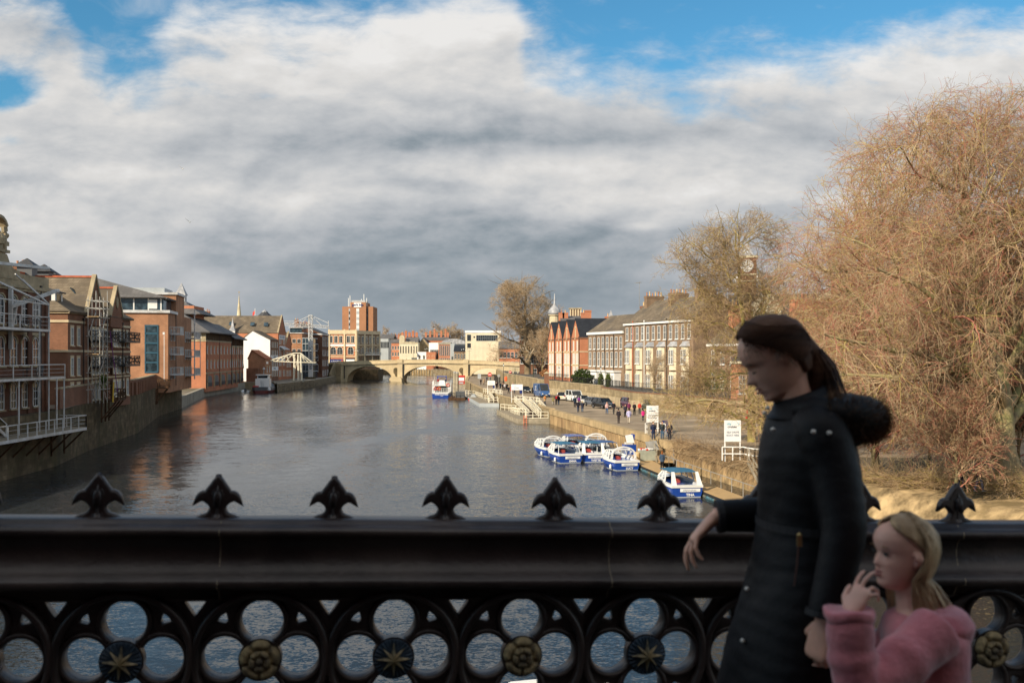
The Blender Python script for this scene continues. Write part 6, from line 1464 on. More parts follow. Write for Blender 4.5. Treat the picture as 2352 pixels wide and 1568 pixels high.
# ------------------------------------------------------------------ self drive boats
def rail_run(mb, pts, h=1.05, w=.06, step=1.2, rails=(1.0,.5), ends=True):
    for a, b in zip(pts[:-1], pts[1:]):
        a = Vector(a); b = Vector(b); l = (b-a).length; n = max(1, round(l/step))
        for r in rails: mb.bar(a+Vector((0,0,h*r)), b+Vector((0,0,h*r)), w)
        for i in range(n+1): p = a+(b-a)*i/n; mb.bar(p, p+Vector((0,0,h)), w)
def day_boat(label, loc, rz, name_, canopy='canvas', cm='canvas_blue', posts=False):
    t = thing('hire_boat', label, 'boat', loc, rz, 'small blue and white hire boats')
    st = [(0,1.14,.98,.02),(1.4,1.24,1.05,0),(2.8,1.22,.95,0),(4.0,.98,.62,.05),(5.0,.55,.25,.2),(5.7,.06,.03,.55)]
    def sheer(y): return .92+.05*(y/5.7)**2*6
    mb = MB(); rings = []
    for y, hb, hc, zc in st:
        s_ = sheer(y)-.17; rings.append([(-hb,y,s_),(-hb*.985,y,s_*.55),(-hc,y,zc),(-hc*.7,y,zc-.25),(hc*.7,y,zc-.25),(hc,y,zc),(hb*.985,y,s_*.55),(hb,y,s_)])
    mb.loft(rings, closed=True); hull = mb.build('hull', M_['hull_blue'], t)
    k = MB(); k.loft([[(-hc*1.01-.004,y-.01*(y==0),max(zc,0)+.0),(-hc*1.02-.006,y-.01*(y==0),max(zc,0)+.07),(hc*1.02+.006,y-.01*(y==0),max(zc,0)+.07),(hc*1.01+.004,y-.01*(y==0),max(zc,0))] for y, hb, hc, zc in st[:-1]]); k.build('waterline_stripe', M_['grey_panel'], hull)
    # white gunwale, deck and cockpit
    g = MB(); o_ = []; i_ = []
    for y, hb, hc, zc in st:
        s_ = sheer(y); o_.append([(-hb-.05,y-.05*(y==0),s_-.18),(-hb-.03,y-.05*(y==0),s_),(-max(hb-.24,.02),y+.22*(y==0),s_+.02),(-max(hb-.28,.015),y+.24*(y==0),.25),(max(hb-.28,.015),y+.24*(y==0),.25),(max(hb-.24,.02),y+.22*(y==0),s_+.02),(hb+.03,y-.05*(y==0),s_),(hb+.05,y-.05*(y==0),s_-.18)])
    g.loft(o_, cap=True, closed=True); g.build('gunwale', M_['gel_white'], t)
    d = MB(); d.loft([[(-hb+.2,y,sheer(y)+.02),(0,y,sheer(y)+.02+.16*c),(hb-.2,y,sheer(y)+.02)] for y, hb, c in ((3.5,1.10,1),(4.2,.95,1),(5.0,.62,.7),(5.55,.24,.3))], closed=False, cap=False); d.build('foredeck', M_['gel_white'], t)
    d = MB(); d.box(-1.0,1.0,.3,3.4,.26,.30); d.build('cockpit_floor', M_['grey_dark'], t)
    s_ = MB(); s_.box(-.95,-.5,.5,3.0,.30,.62); s_.box(.5,.95,.5,3.0,.3,.62); s_.build('side_seats', M_['seat_cream'] if canopy != 'canvas' else M_['canvas_blue'], t)
    s_ = MB(); s_.box(-.28,.25,1.9,2.35,.3,.68); s_.box(-.28,.25,2.36,2.44,.5,1.12); s_.build('driver_seat', M_['seat_red'], t)
    # screen and arch
    w = MB(); z0 = sheer(3)+.0
    for q in (-1,1):
        w.loft([[(q*1.12,1.7,z0),(q*1.16,1.7,z0),(q*1.16,1.9,z0),(q*1.12,1.9,z0)],[(q*.95,1.9,1.75),(q*.99,1.9,1.75),(q*.99,2.1,1.75),(q*.95,2.1,1.75)]])
        w.bar((q*1.12,1.8,z0+.02),(q*.92,4.0,z0+.16),.09); w.bar((q*.96,2.0,1.72),(q*.72,3.5,1.62),.10); w.bar((q*.72,3.5,1.62),(q*.92,4.05,z0+.15),.10); w.bar((q*1.05,2.9,z0+.05),(q*.85,2.85,1.66),.06)
    w.bar((-.97,2.0,1.74),(.97,2.0,1.74),.22,.09); w.bar((-.72,3.5,1.62),(.72,3.5,1.62),.10); w.bar((-.92,4.05,z0+.13),(.92,4.05,z0+.13),.08); w.bar((0,3.5,1.62),(0,4.05,z0+.15),.05)
    if canopy == 'arch':
        n = 10
        for i in range(n):
            a0 = math.pi*i/n; a1 = math.pi*(i+1)/n; w.bar((-1.14*math.cos(a0),1.0,z0+1.05*math.sin(a0)**.7),(-1.14*math.cos(a1),1.0,z0+1.05*math.sin(a1)**.7),.2,.12)
        for q in (-1,1): w.bar((q*.8,1.0,1.6),(q*.85,2.0,1.7),.08)
    w.build('screen_frame', M_['gel_white'], t)
    c = MB()
    for q in (-1,1): c.add([(q*1.12,1.95,z0+.05),(q*.92,4.0,z0+.16),(q*.74,3.5,1.6),(q*.96,2.0,1.7)], [(0,1,2,3)])
    c.add([(-.9,4.05,z0+.15),(.9,4.05,z0+.15),(.72,3.52,1.6),(-.72,3.52,1.6)], [(0,1,2,3)]); c.build('windscreen', M_['clear'], t)
    if canopy == 'canvas':
        r = MB(); r.loft([[(x,y,1.80+.07*math.cos(x*1.4)-.03*math.sin(y*2)) for x in np.linspace(-1.0,1.0,7)]+[(x,y,1.77+.07*math.cos(x*1.4)-.03*math.sin(y*2)) for x in np.linspace(1.0,-1.0,7)] for y in (.55,1.2,2.0,2.8,3.5)]); r.build('canvas_roof', M_[cm], t)
        for q in (-1,1):
            p = MB()
            if posts: p.loft([[(q*.78,.05,.92),(q*1.16,.05,.92),(q*1.16,.18,.92),(q*.78,.18,.92)],[(q*.80,.55,1.83),(q*1.0,.55,1.83),(q*1.0,.68,1.83),(q*.80,.68,1.83)]])
            else: p.bar((q*1.12,.35,.78),(q*.98,.7,1.8),.05)
            p.build('roof_post', M_['gel_white'], t)
    b = MB(); b.box(-.55,.95,-.045,-.02,.44,.68); o = b.build('name_board', M_['sign_white'], t)
    text('citycruises', .24, M_['ink_grey'], 'lettering', o, (.15,-.055,.56), depth=.004)
    if name_: text(name_, .27, M_['sign_white'], 'boat_name', t, (.2,-.03,.22), depth=.006, bold=.008)
    f = MB(); f.lathe([(.02,-.22),(.11,-.16),(.12,.1),(.04,.2)], (-1.28,.9,.35), 8); f.build('fender', M_['gel_white'], t)
    return t
def bw(px, py): g = G(px, py, 0); return (g.x, g.y, 0)
day_boat('nearest blue boat with teal canvas roof and red seat, alone beside the pontoon', bw(1579,1143), R(9), 'TINA', 'canvas', 'canvas_blue', True)
day_boat('open blue boat with white hoop frame and no roof at the head of the pontoon', bw(1441,1081), R(14), 'LUCY', 'arch')
day_boat('front left blue boat with teal canvas roof in the cluster of moored boats', bw(1311,1064), R(16), 'EMMA', 'canvas', 'canvas_blue')
day_boat('front middle blue boat with canvas roof and red seat in the moored cluster', bw(1364,1062), R(6), 'YVETTE', 'canvas', 'canvas_blue', True)
day_boat('blue boat with navy canvas roof tucked between the middle boat and the open one', bw(1399,1060), R(12), '', 'canvas', 'hull_blue2')
day_boat('rear left blue boat with white arched frame and blue seats', bw(1278,1049), R(18), '', 'arch')
day_boat('rear middle boat with bright blue canvas strip roof', bw(1328,1042), R(10), '', 'canvas', 'hull_blue')
day_boat('rear right boat with white arched frame nearest the quay wall', bw(1374,1042), R(8), '', 'arch')
day_boat('boat right under the bridge, glimpsed through the lowest parapet holes', (3.4,25.4,0), R(86), '', 'arch')
# ------------------------------------------------------------------ pontoon, gangways, signs
pt = thing('pontoon', 'long tan boarded pontoon with grey posts and blue floats along the quay wall', 'pontoon', (0,0,0))
pl_ = [(16.9,46),(15.6,60),(14.75,67),(13.2,78),(11.7,88.8),(11.2,97),(10.6,104)]; wd = 1.75
mb = MB(); L_ = pl_; Rr_ = offs(pl_, wd); mb.loft([[(a,b,.33),(c,d,.33),(c,d,.47),(a,b,.47)] for (a,b),(c,d) in zip(L_,Rr_)]); mb.build('deck', M_['wood_deck'], pt)
mb = MB(); e = offs(pl_, -.07); mb.loft([[(a,b,.24),(c,d,.24),(c,d,.42),(a,b,.42)] for (a,b),(c,d) in zip(e,L_)]); mb.build('edge_beam', M_['rubber'], pt)
mb = MB()
for (a, b) in zip(pl_[:-1], pl_[1:]):
    a = Vector((*a,.1)); b = Vector((*b,.1)); n = int((b-a).length/1.2)
    for i in range(n): p = a+(b-a)*(i+.1)/n; q = a+(b-a)*(i+.9)/n; mb.tube([p+Vector((.12,0,0)), q+Vector((.12,0,0))], .2, 8)
mb.build('float', mat('float_blue', (.07,.17,.22), .7, .2, 3, c2=(.15,.14,.10)), pt)['kind'] = 'stuff'
mb = MB(); rr2 = offs(pl_, wd-.06); pp_ = [(x,y,.47) for x, y in rr2 if y < 93]; rail_run(mb, pp_, 1.0, .045, 2.2, rails=(1.0,)); mb.build('handrail', M_['galv'], pt)
mb = MB(); mb.bar((16.55,66,.4),(16.55,66,1.5),.09); mb.build('orange_post', M_['orange'], pt)
def gangway(label, a, b, w, n=14):
    t = thing('gangway', label, 'gangway', a); A = Vector((0,0,0)); B = Vector(b)-Vector(a); d = B.normalized(); s_ = Vector((d.y,-d.x,0)).normalized()*w/2
    mb = MB(); mb.slab([A-s_, A+s_, B+s_, B-s_], .06); o = mb.build('ramp', M_['wood_deck'], t); mb = MB()
    for i in range(1, n*2): p = A+B*i/(n*2); mb.bar(p-s_+Vector((0,0,.05)), p+s_+Vector((0,0,.05)), .07, .03)
    mb.build('treads', M_['wood_grey'], o)['kind'] = 'stuff'
    for q in (-1,1):
        r = MB(); up = Vector((0,0,1.0)); a1 = A+s_*q*1.03; b1 = B+s_*q*1.03
        r.bar(a1+up, b1+up, .07); r.bar(a1, b1, .10, .2); r.bar(a1+up*.5, b1+up*.5, .04)
        for i in range(5): p = a1+(b1-a1)*i/4; r.bar(p, p+up, .06)
        for i in range(2): p = a1+(b1-a1)*(i*.5+.05); c_ = a1+(b1-a1)*(i*.5+.45); r.bar(p, c_+up, .04)
        r.build('handrail', M_['wood_post'] if q > 0 else M_['galv'], t)
    return t
gangway('timber gangway sloping down to the pontoon beside the first hire sign', (14.9,103.5,2.25), (14.1,91.5,.55), 1.5)
gangway('near timber gangway sloping down from the white platform to the pontoon', (18.9,75.5,2.25), (17.4,62,.55), 2.0)
def sign_frame(label, x, y, z, w, bh, zb, lines, rz=0, box=1.5, group='white hire signs on frames'):
    t = thing('hire_sign', label, 'sign', (x,y,z), rz, group)
    mb = MB(); mb.box(-w/2,w/2,-.04,.04,zb,zb+bh); o = mb.build('sign_board', M_['sign_white'], t)
    for s_, size, dz, m_, dx in lines: text(s_, size, M_[m_], 'lettering', o, (dx,-.05,zb+dz), depth=.004, bold=.004)
    mb = MB(); mb.bar((w*.30,-.055,zb+bh*.80),(w*.38,-.055,zb+bh*.88),.03,.01); mb.bar((w*.34,-.055,zb+bh*.78),(w*.42,-.055,zb+bh*.83),.03,.01); mb.build('logo', M_['ink_cyan'], o)
    p = MB()
    for q in (-1,1): p.bar((q*w*.46,.05,-.1),(q*w*.46,.05,zb+bh*.9),.09)
    p.build('sign_posts', M_['white'], t); return t
sign_frame('tall white boat hire sign on posts above the first timber gangway', 14.7,104.2,2.2, 1.25, 1.75, 1.15, [('city',.26,1.45,'ink_cyan',-.2),('cruises',.26,1.2,'ink',-.05),('SELF DRIVE',.19,.72,'ink_grey',0),('BOAT HIRE',.19,.45,'ink_grey',0)], R(4))
sign_frame('tall white boat hire sign on the white railed platform left of the woman', 17.15,77.4,2.2, 1.3, 1.65, 1.45, [('city',.26,1.38,'ink_cyan',-.3),('cruises',.26,1.15,'ink',-.05),('SELF DRIVE',.2,.72,'ink_grey',0),('BOAT HIRE',.2,.48,'ink_grey',0)], R(3))
def white_rail(label, pts, m='white', h=1.05, group='white tubular railings on the quay', w=.08, step=1.0):
    t = thing('white_railing', label, 'railing', pts[0], 0, group); o = Vector(pts[0]); mb = MB(); rail_run(mb, [Vector(p)-o for p in pts], h, w, step, rails=(1.0,.5)); mb.build('rails', M_[m], t); return t
white_rail('white railing around the platform below the sign left of the woman', [(16.3,77.2,2.2),(17.9,77.1,2.2),(18.4,75.4,2.2),(19.8,75.6,2.2)])
white_rail('short white railing at the foot of the sign above the first gangway', [(13.9,103.8,2.2),(14.2,104.4,2.2),(15.5,104.6,2.2),(15.9,103.2,2.2)])
# lockers on the pontoon
lk = thing('blue_locker', 'bright blue locker with its lid propped open on the pontoon by the boats', 'locker', (11.7,99.5,.47), R(10))
mb = MB(); mb.box(-.6,.6,-.45,.45,0,1.0); mb.build('box', M_['hull_blue'], lk); mb = MB(); mb.obox((.45,.35,1.45),(.08,.0,.55),(.0,.5,.0),(.05,0,-.01)); mb.build('lid', M_['hull_blue'], lk); mb = MB(); mb.obox((.1,.1,1.5),(.3,0,.05),(0,.3,0),(-.1,0,.4)); mb.build('folded_parasol', M_['sign_white'], lk); mb = MB(); mb.box(-.4,.3,-.3,.3,1.003,1.2); mb.build('folded_covers', M_['seat_cream'], lk)
lk = thing('grey_chest', 'grey metal chest with open lid full of red and white lifejackets on the pontoon', 'chest', (12.75,94.0,.47), R(10))
mb = MB(); mb.box(-.8,.8,-.4,.4,0,.9); mb.build('chest', mat('chest_green', (.36,.38,.31), .6, .1, 2), lk); mb = MB(); mb.obox((.65,.45,1.3),(.55,0,.05),(0,.04,0),(-.1,.15,.42)); mb.build('lid', M_['galv'], lk); rq_ = random.Random(3)
for i in range(7): mb = MB(); mb.obox((rq_.uniform(-.6,.5),rq_.uniform(-.25,.25),.98+rq_.random()*.1),(.2,.05,0),(-.04,.14,0),(0,0,.07)); mb.build('lifejacket', M_['red'] if i%2 else M_['sign_white'], lk)
lk = thing('buff_barrel', 'small buff plastic barrel on the pontoon between the boats and grey chest', 'barrel', (11.75,93.6,.47)); mb = MB(); mb.lathe([(.26,0),(.32,.15),(.32,.65),(.26,.8)], n=12); mb.build('drum', M_['pot_buff'], lk)
# ------------------------------------------------------------------ stepped landing stages
def landing_stage(label, poly, zt, ramps, rails, sidem):
    t = thing('landing_stage', label, 'landing stage', (poly[0][0],poly[0][1],0), 0, 'stepped landing stages along the quay'); o = Vector((poly[0][0],poly[0][1],0))
    mb = MB(); q = [(x-o.x,y-o.y) for x, y in poly]; mb.loft([[(x,y,-.8) for x, y in q],[(x,y,zt) for x, y in q]]); mb.build('platform', sidem, t)
    mb = MB(); mb.loft([[(x,y,zt+.004) for x, y in q],[(x,y,zt+.05) for x, y in q]]); mb.build('deck', M_['wood_grey'], t)
    for a, b, w in ramps:
        a = Vector(a)-o; b = Vector(b)-o; d = (b-a).normalized(); s_ = Vector((d.y,-d.x,0)).normalized()*w/2; mb = MB(); mb.slab([a-s_,a+s_,b+s_,b-s_], .12); mb.build('ramp', M_['wood_dark'], t)
        for k in (-1,1):
            r = MB(); up = Vector((0,0,1.1)); a1 = a+s_*k; b1 = b+s_*k; n = max(4, int((b1-a1).length/1.5))
            for f in (1,.72,.45,.15): r.bar(a1+up*f, b1+up*f, .09 if f == 1 else .06)
            for i in range(n+1): p = a1+(b1-a1)*i/n; r.bar(p, p+up, .09)
            r.build('ramp_railing', M_['cream_steel'], t)
    for pts, step in rails:
        r = MB(); rail_run(r, [Vector(p)-o for p in pts], 1.05, .09, step, rails=(1.0,.5)); r.build('railing', M_['cream_steel'], t)
    return t
ls = landing_stage('nearer stepped landing stage with cream railings and a red ladder', [(.9,151),(5.7,151.3),(2.1,175.5),(-2.7,176)], .7,
  [((1.2,173.5,2.2),(3.4,155,.78),1.5),((3.6,170,2.2),(5.2,156,.78),1.3)],
  [([(2.0,151.25,-.2),(5.5,151.5,-.2)],1.2),([(2.0,151.3,.75),(5.5,151.6,.75)],1.2),([(2.2,152,.75),(2.2,160,.75),(0.4,163,.75)],.8),([(-2.0,175.4,.75),(.2,172,.75),(2.4,166,.75)],1.4),([(.8,176.5,2.2),(3.2,170.5,2.2),(4.6,166,2.2)],1.5),([(-.2,168,.75),(1.2,160,.75)],1.2)], M_['wood_post'])
mb = MB()
for q in (-.22,.22): mb.bar((1.1+q,-.12,-.5),(1.1+q,-.12,1.3),.06)
for i in range(6): mb.bar((.88,-.12,-.35+i*.3),(1.32,-.12,-.35+i*.3),.05)
mb.build('ladder', M_['orange'], ls)
landing_stage('farther landing stage with pale grey sides and cream railings', [(-6.6,201),(-2.6,200.6),(-8.0,246),(-11.8,246)], .75,
  [((-4.6,214,2.2),(-3.0,203.5,.85),1.4),((-2.9,212,2.2),(-2.6,204,.85),.8)],
  [([(-4.6,201.4,.8),(-2.8,201.3,.8)],1.2),([(-4.8,202,.8),(-4.8,210,.8),(-6,214,.8)],1.2),([(-11.4,244,.8),(-9.0,238,.8),(-6.6,222,.8)],2),([(-6.2,215,2.2),(-3.6,208,2.2),(-2.0,203,2.2)],1.6)], M_['grey_panel'])
def frame_sign(label, x, y, w, zb, bh):
    t = thing('landing_sign', label, 'sign', (x,y,2.2), 0, 'white landing stage signs'); mb = MB(); mb.box(-w/2,w/2,-.05,.05,zb,zb+bh); o = mb.build('sign_board', M_['sign_white'], t)
    text('city', bh*.30, M_['ink_cyan'], 'lettering', o, (-w*.18,-.06,zb+bh*.70), depth=.004); text('cruises', bh*.30, M_['ink'], 'lettering', o, (-w*.05,-.06,zb+bh*.38), depth=.004)
    p = MB()
    for q in (-1,1): p.bar((q*w/2,.06,-.1),(q*w/2,.06,zb+bh),.1)
    p.bar((-w/2,.06,.5),(w/2,.06,.5),.08); p.build('sign_posts', M_['white'], t); mb = MB(); mb.box(w*.22,w*.46,-.05,.03,zb-.65,zb-.05); mb.build('timetable', M_['sign_blue'], t)
frame_sign('white framed sign on the nearer landing stage in front of the dark hatchback', .9, 174.8, 1.95, 2.1, 1.0); frame_sign('smaller white sign at the farther landing stage beside the crowd', -4.4, 211, 1.55, 1.9, .95)
# ------------------------------------------------------------------ cruise boat and mooring posts
cb = thing('cruise_boat', 'white and blue river cruise boat moored stern on by the mooring posts', 'boat', (-17.2,243,0), R(3))
mb = MB(); mb.loft([[(-x,y,1.25),(-x*.96,y,.2),(-x*.85,y,-.6),(x*.85,y,-.6),(x*.96,y,.2),(x,y,1.25)] for y, x in ((0,2.3),(4,2.45),(16,2.4),(21,1.4),(24,.2))]); mb.build('hull', M_['hull_blue'], cb)
mb = MB(); mb.loft([[(-x,y,1.25),(-x,y,2.95),(x,y,2.95),(x,y,1.25)] for y, x in ((2.2,2.3),(16,2.3),(20,1.6))]); mb.box(-2.35,2.35,-.1,2.2,1.253,1.45); mb.box(-2.3,-1.6,.1,2.2,1.453,2.95); mb.box(1.5,2.3,.1,2.2,1.453,2.95); mb.box(-2.3,2.3,0,2.2,2.953,3.1); mb.build('superstructure', M_['gel_white'], cb)
mb = MB(); mb.box(-1.1,1.1,2.13,2.19,1.5,2.9); mb.build('saloon_door', M_['glass'], cb); mb = MB()
for i in range(6): mb.box(-.5,.5,.6+i*.25,.9+i*.25,1.4+i*.26,1.5+i*.26)
mb.build('stairs', M_['galv'], cb)
mb = MB(); mb.box(-1.15,1.15,5,8,3.0,4.2); mb.build('wheelhouse', M_['gel_white'], cb); mb = MB()
for x in (-1.05,1.05):
    for y in (5,8): mb.bar((x,y,4.2),(x,y,5.1),.14)
mb.box(-1.25,1.25,4.8,8.2,5.1,5.28); mb.build('wheelhouse_roof', M_['hull_blue'], cb)
mb = MB(); rail_run(mb, [(-2.25,.05,3.1),(2.25,.05,3.1)], .9, .06, .75, (1,.66,.33)); rail_run(mb, [(-2.25,.05,3.1),(-2.25,14,3.1)], .9, .06, 1.6, (1,.5)); rail_run(mb, [(2.25,.05,3.1),(2.25,14,3.1)], .9, .06, 1.6, (1,.5)); rail_run(mb, [(-2.2,-.05,1.45),(2.2,-.05,1.45)], .95, .06, .55, (1,.66,.33)); mb.build('deck_rails', M_['white'], cb)
for x, z in ((-1.5,2.3),(1.55,3.2),(-.6,2.35)):
    mb = MB(); n = 14; rings = [[(x+(.34+.09*math.cos(b))*math.cos(a), -.12+.09*math.sin(b), z+(.34+.09*math.cos(b))*math.sin(a)) for b in np.linspace(0,2*math.pi,7)[:-1]] for a in np.linspace(0,2*math.pi,n+1)]; mb.loft(rings, cap=False); mb.build('lifebuoy', M_['orange'] if x > -1 else M_['red'], cb)
text('RIVER DUCHESS', .45, M_['sign_white'], 'boat_name', cb, (0,-.03,.85), depth=.01, bold=.01); text('YORK', .28, M_['sign_white'], 'home_port', cb, (0,-.03,.45), depth=.01)
mb = MB(); mb.bar((-1.4,1,3),(-1.9,.6,6),.05); mb.build('flagstaff', M_['white'], cb)
mb = MB(); mb.box(-2.2,2.2,-.09,-.07,1.08,1.24); mb.build('rubbing_strake', M_['gel_white'], cb)
for x, y, lab in ((-13.0,236,'nearer of two tall timber mooring posts beside the cruise boat'),(-14.0,243,'farther of two tall timber mooring posts beside the cruise boat')):
    t = thing('mooring_post', lab, 'post', (x,y,0), 0, 'timber mooring posts'); mb = MB(); mb.tube([(0,0,-1),(0,0,6.2)], [.42,.38], 10); mb.build('pile', M_['wood_post'], t); mb = MB(); mb.lathe([(.4,6.2),(.2,6.5)], n=10); mb.build('cap', M_['galv'], t)
dk = thing('dark_pontoon', 'small dark pontoon with black rails between the cruise boat and quay', 'pontoon', (-13.5,238,0)); mb = MB(); mb.box(-1.4,2.6,-6,8,-.3,.5); mb.build('deck', M_['wood_dark'], dk); mb = MB(); rail_run(mb, [(-1.3,-5.9,.5),(2.5,-5.9,.5)], 1.1, .07, .9); rail_run(mb, [(-1.3,-5.9,.5),(-1.3,7.9,.5)], 1.1, .07, 1.6); mb.build('rails', M_['black'], dk)
mb = MB(); mb.box(.3,2.4,-5,-3.6,.5,2.0); mb.build('cabin', M_['grey_dark'], dk)
ib = thing('inflatable_boat', 'white and red covered inflatable by the dark pontoon', 'boat', (-8.9,229,0)); mb = MB(); mb.loft([[(-.8*f,y,.1),(-.9*f,y,.5),(-.3*f,y,1.3*f),(.3*f,y,1.3*f),(.9*f,y,.5),(.8*f,y,.1)] for y, f in ((0,1),(2,1.1),(3.6,.5))]); mb.build('cover', M_['grey_panel'], ib); mb = MB()
for q in (-1,1): mb.tube([(q*.95,-.2,.3),(q*1.0,2,.3),(q*.4,4,.4)], .26, 8)
mb.build('tubes', M_['red'], ib)
kk = thing('red_kiosk', 'red kiosk with white signboard on the quay behind the mooring posts', 'kiosk', (P(1059.5,880,285).x,285,2.2)); mb = MB(); mb.box(-.95,.95,0,2.2,0,2.0); mb.build('body', M_['red'], kk); mb = MB(); mb.box(-1.0,1.0,-.1,2.3,2.003,2.5); mb.build('canopy', M_['red'], kk); mb = MB(); mb.box(-.8,.8,-.06,-.01,.95,1.9); mb.build('sign_board', M_['sign_white'], kk); mb = MB(); mb.box(-.6,.6,-.05,-.005,.15,.6); mb.build('panel', M_['grey_panel'], kk)
# tug and dinghy on the left bank
tg = thing('tugboat', 'black and red tugboat with white wheelhouse moored at the left quay', 'boat', (-69.3,274,0), R(4))
mb = MB(); mb.loft([[(-x,y,h_),(-x*.98,y,.75),(-x*.7,y,-.4),(x*.7,y,-.4),(x*.98,y,.75),(x,y,h_)] for y, x, h_ in ((0,1.5,1.75),(.8,2.35,1.65),(4,2.6,1.5),(11,2.5,1.5),(15,1.3,2.0),(17,.1,2.5))]); mb.build('hull', M_['grey_dark'], tg)
mb = MB(); mb.loft([[(-x-.02,y-.02,.72),(-x*.8-.02,y-.02,-.1),(x*.8+.02,y-.02,-.1),(x+.02,y-.02,.72)] for y, x in ((0,1.45),(.8,2.3),(4,2.55),(11,2.45),(15,1.2))]); mb.build('boot_topping', mat('boot_red', (.16,.035,.03), .6, .2, 1), tg)
mb = MB(); mb.box(-1.9,-.5,3,6.5,1.5,3.9); mb.box(.5,1.9,3,6.5,1.5,3.9); mb.box(-.5,.5,4,6.5,1.5,3.9); mb.build('deckhouse', M_['gel_white'], tg)
mb = MB(); mb.box(-1.5,1.5,4,7,3.903,4.9); mb.build('wheelhouse', M_['gel_white'], tg); mb = MB(); mb.box(-1.3,1.3,3.94,3.99,4.1,4.7); mb.build('wheelhouse_windows', M_['glass'], tg); mb = MB(); mb.box(-1.9,1.9,3.7,7.2,4.903,5.1); mb.build('wheelhouse_roof', M_['gel_white'], tg)
mb = MB(); mb.tube([(0,5.5,5.1),(0,5.5,6.6)], .12, 6); mb.lathe([(.05,6.4),(.45,6.5),(.05,7.2)], (0,5.5,0), 8); mb.build('mast', M_['galv'], tg)
mb = MB(); mb.box(-2.2,-.8,1.0,2.4,1.6,2.0); mb.build('red_hatch', M_['red'], tg); mb = MB(); mb.lathe([(.05,-.3),(.4,-.2),(.4,.5),(.05,.6)], (2.35,.6,1.0), 10); mb.build('fender', M_['gel_white'], tg)
dg_ = thing('dinghy', 'small white dinghy beside the black tugboat', 'boat', (-74.2,277,0), R(10)); mb = MB(); mb.loft([[(-x,y,.7),(-x*.8,y,0),(x*.8,y,0),(x,y,.7),(x*.85,y,.72),(x*.7,y,.3),(-x*.7,y,.3),(-x*.85,y,.72)] for y, x in ((0,1.2),(2,1.3),(4,.6),(4.8,.1))]); mb.build('hull', M_['gel_white'], dg_); mb = MB(); mb.box(-.3,.3,-.3,.1,.3,1.3); mb.build('outboard_motor', M_['grey_dark'], dg_)
# ------------------------------------------------------------------ cranes
def lattice(mb, a, b, w, n, r=.1, mid=None):
    a = Vector(a); b = Vector(b); d = (b-a).normalized(); u = d.cross(Vector((0,1,0))).normalized()*w/2; v = d.cross(u).normalized()*w/2; cs = [u+v,u-v,-u-v,-u+v]
    for c in cs: mb.bar(a+c, b+c, r)
    for i in range(n):
        p = a+(b-a)*i/n; q = a+(b-a)*(i+1)/n
        for k in range(4): c0, c1 = cs[k], cs[(k+1)%4]; mb.bar(p+c0, q+c1, r*.7) if i % 2 else mb.bar(p+c1, q+c0, r*.7); mb.bar(q+c0, q+c1, r*.7)
cr = thing('lattice_crane', 'tall white lattice tower crane with a long horizontal jib on the left quay', 'crane', (-70.8,350,2.2))
mb = MB(); lattice(mb, (0,0,1.2), (0,0,22.4), 1.25, 20, .16); mb.box(-.7,.7,-.7,.7,-.2,3.4); mb.box(-.62,.62,-.62,.62,11.2,13.2); mb.build('tower', M_['white_steel'], cr)
mb = MB(); lattice(mb, (-9.8,0,19.3),(6.4,0,18.2), .9, 18, .12); mb.bar((-9.8,0,20.3),(-3,0,20.2),.12); mb.bar((6.4,0,17.8),(6.2,0,20.4),.2); mb.build('jib', M_['white_steel'], cr)
mb = MB(); mb.bar((0,0,22.4),(-6.5,0,19.4),.14); mb.bar((0,.4,22.4),(-4,.4,19.2),.12); mb.bar((0,0,22.4),(6.2,0,19.6),.16); mb.bar((0,.4,22.4),(4,.4,18.6),.14); mb.build('tie_rods', M_['white_steel'], cr)
mb = MB(); mb.box(-1.6,1.6,-1.4,1.4,-.3,.7); mb.build('plinth', M_['stone_dark'], cr)
cr = thing('jib_crane', 'low white pivoting crane with triangular truss jib standing at the quay edge', 'crane', (-67.8,314,2.2))
mb = MB()
for x in (-1.0,.45,1.5): mb.bar((x,-.5,-.1),(x*.8,-.5,8.6),.32); mb.bar((x,.7,-.1),(x*.8,.7,8.6),.3)
mb.bar((-1,-.5,1),(.4,-.5,8),.12); mb.build('legs', M_['cream_steel'], cr)
mb = MB(); mb.box(-1.5,2,-1,1.2,-.2,.35); mb.build('plinth', M_['concrete'], cr)
mb = MB()
for y in (-.5,.7):
    mb.bar((-8.6,y,6.5),(0,y,6.1),.22); mb.bar((0,y,6.1),(5.9,y,6.0),.22); mb.bar((-8.6,y,6.6),(-1.0,y,9.0),.22); mb.bar((1.0,y,9.0),(4.6,y,6.3),.22); mb.bar((-1,y,9.0),(1,y,9.0),.25)
    for a, b, c_ in ((-6.5,-5,7.7),(-5,-3.3,8.2),(-3.3,-1.4,8.8),(2.4,1.2,8.6)): mb.bar((a,y,6.4),(b,y,c_),.12); mb.bar((b,y,c_),((b+a)/2+1.6,y,6.3),.12)
mb.build('truss_jib', M_['cream_steel'], cr)
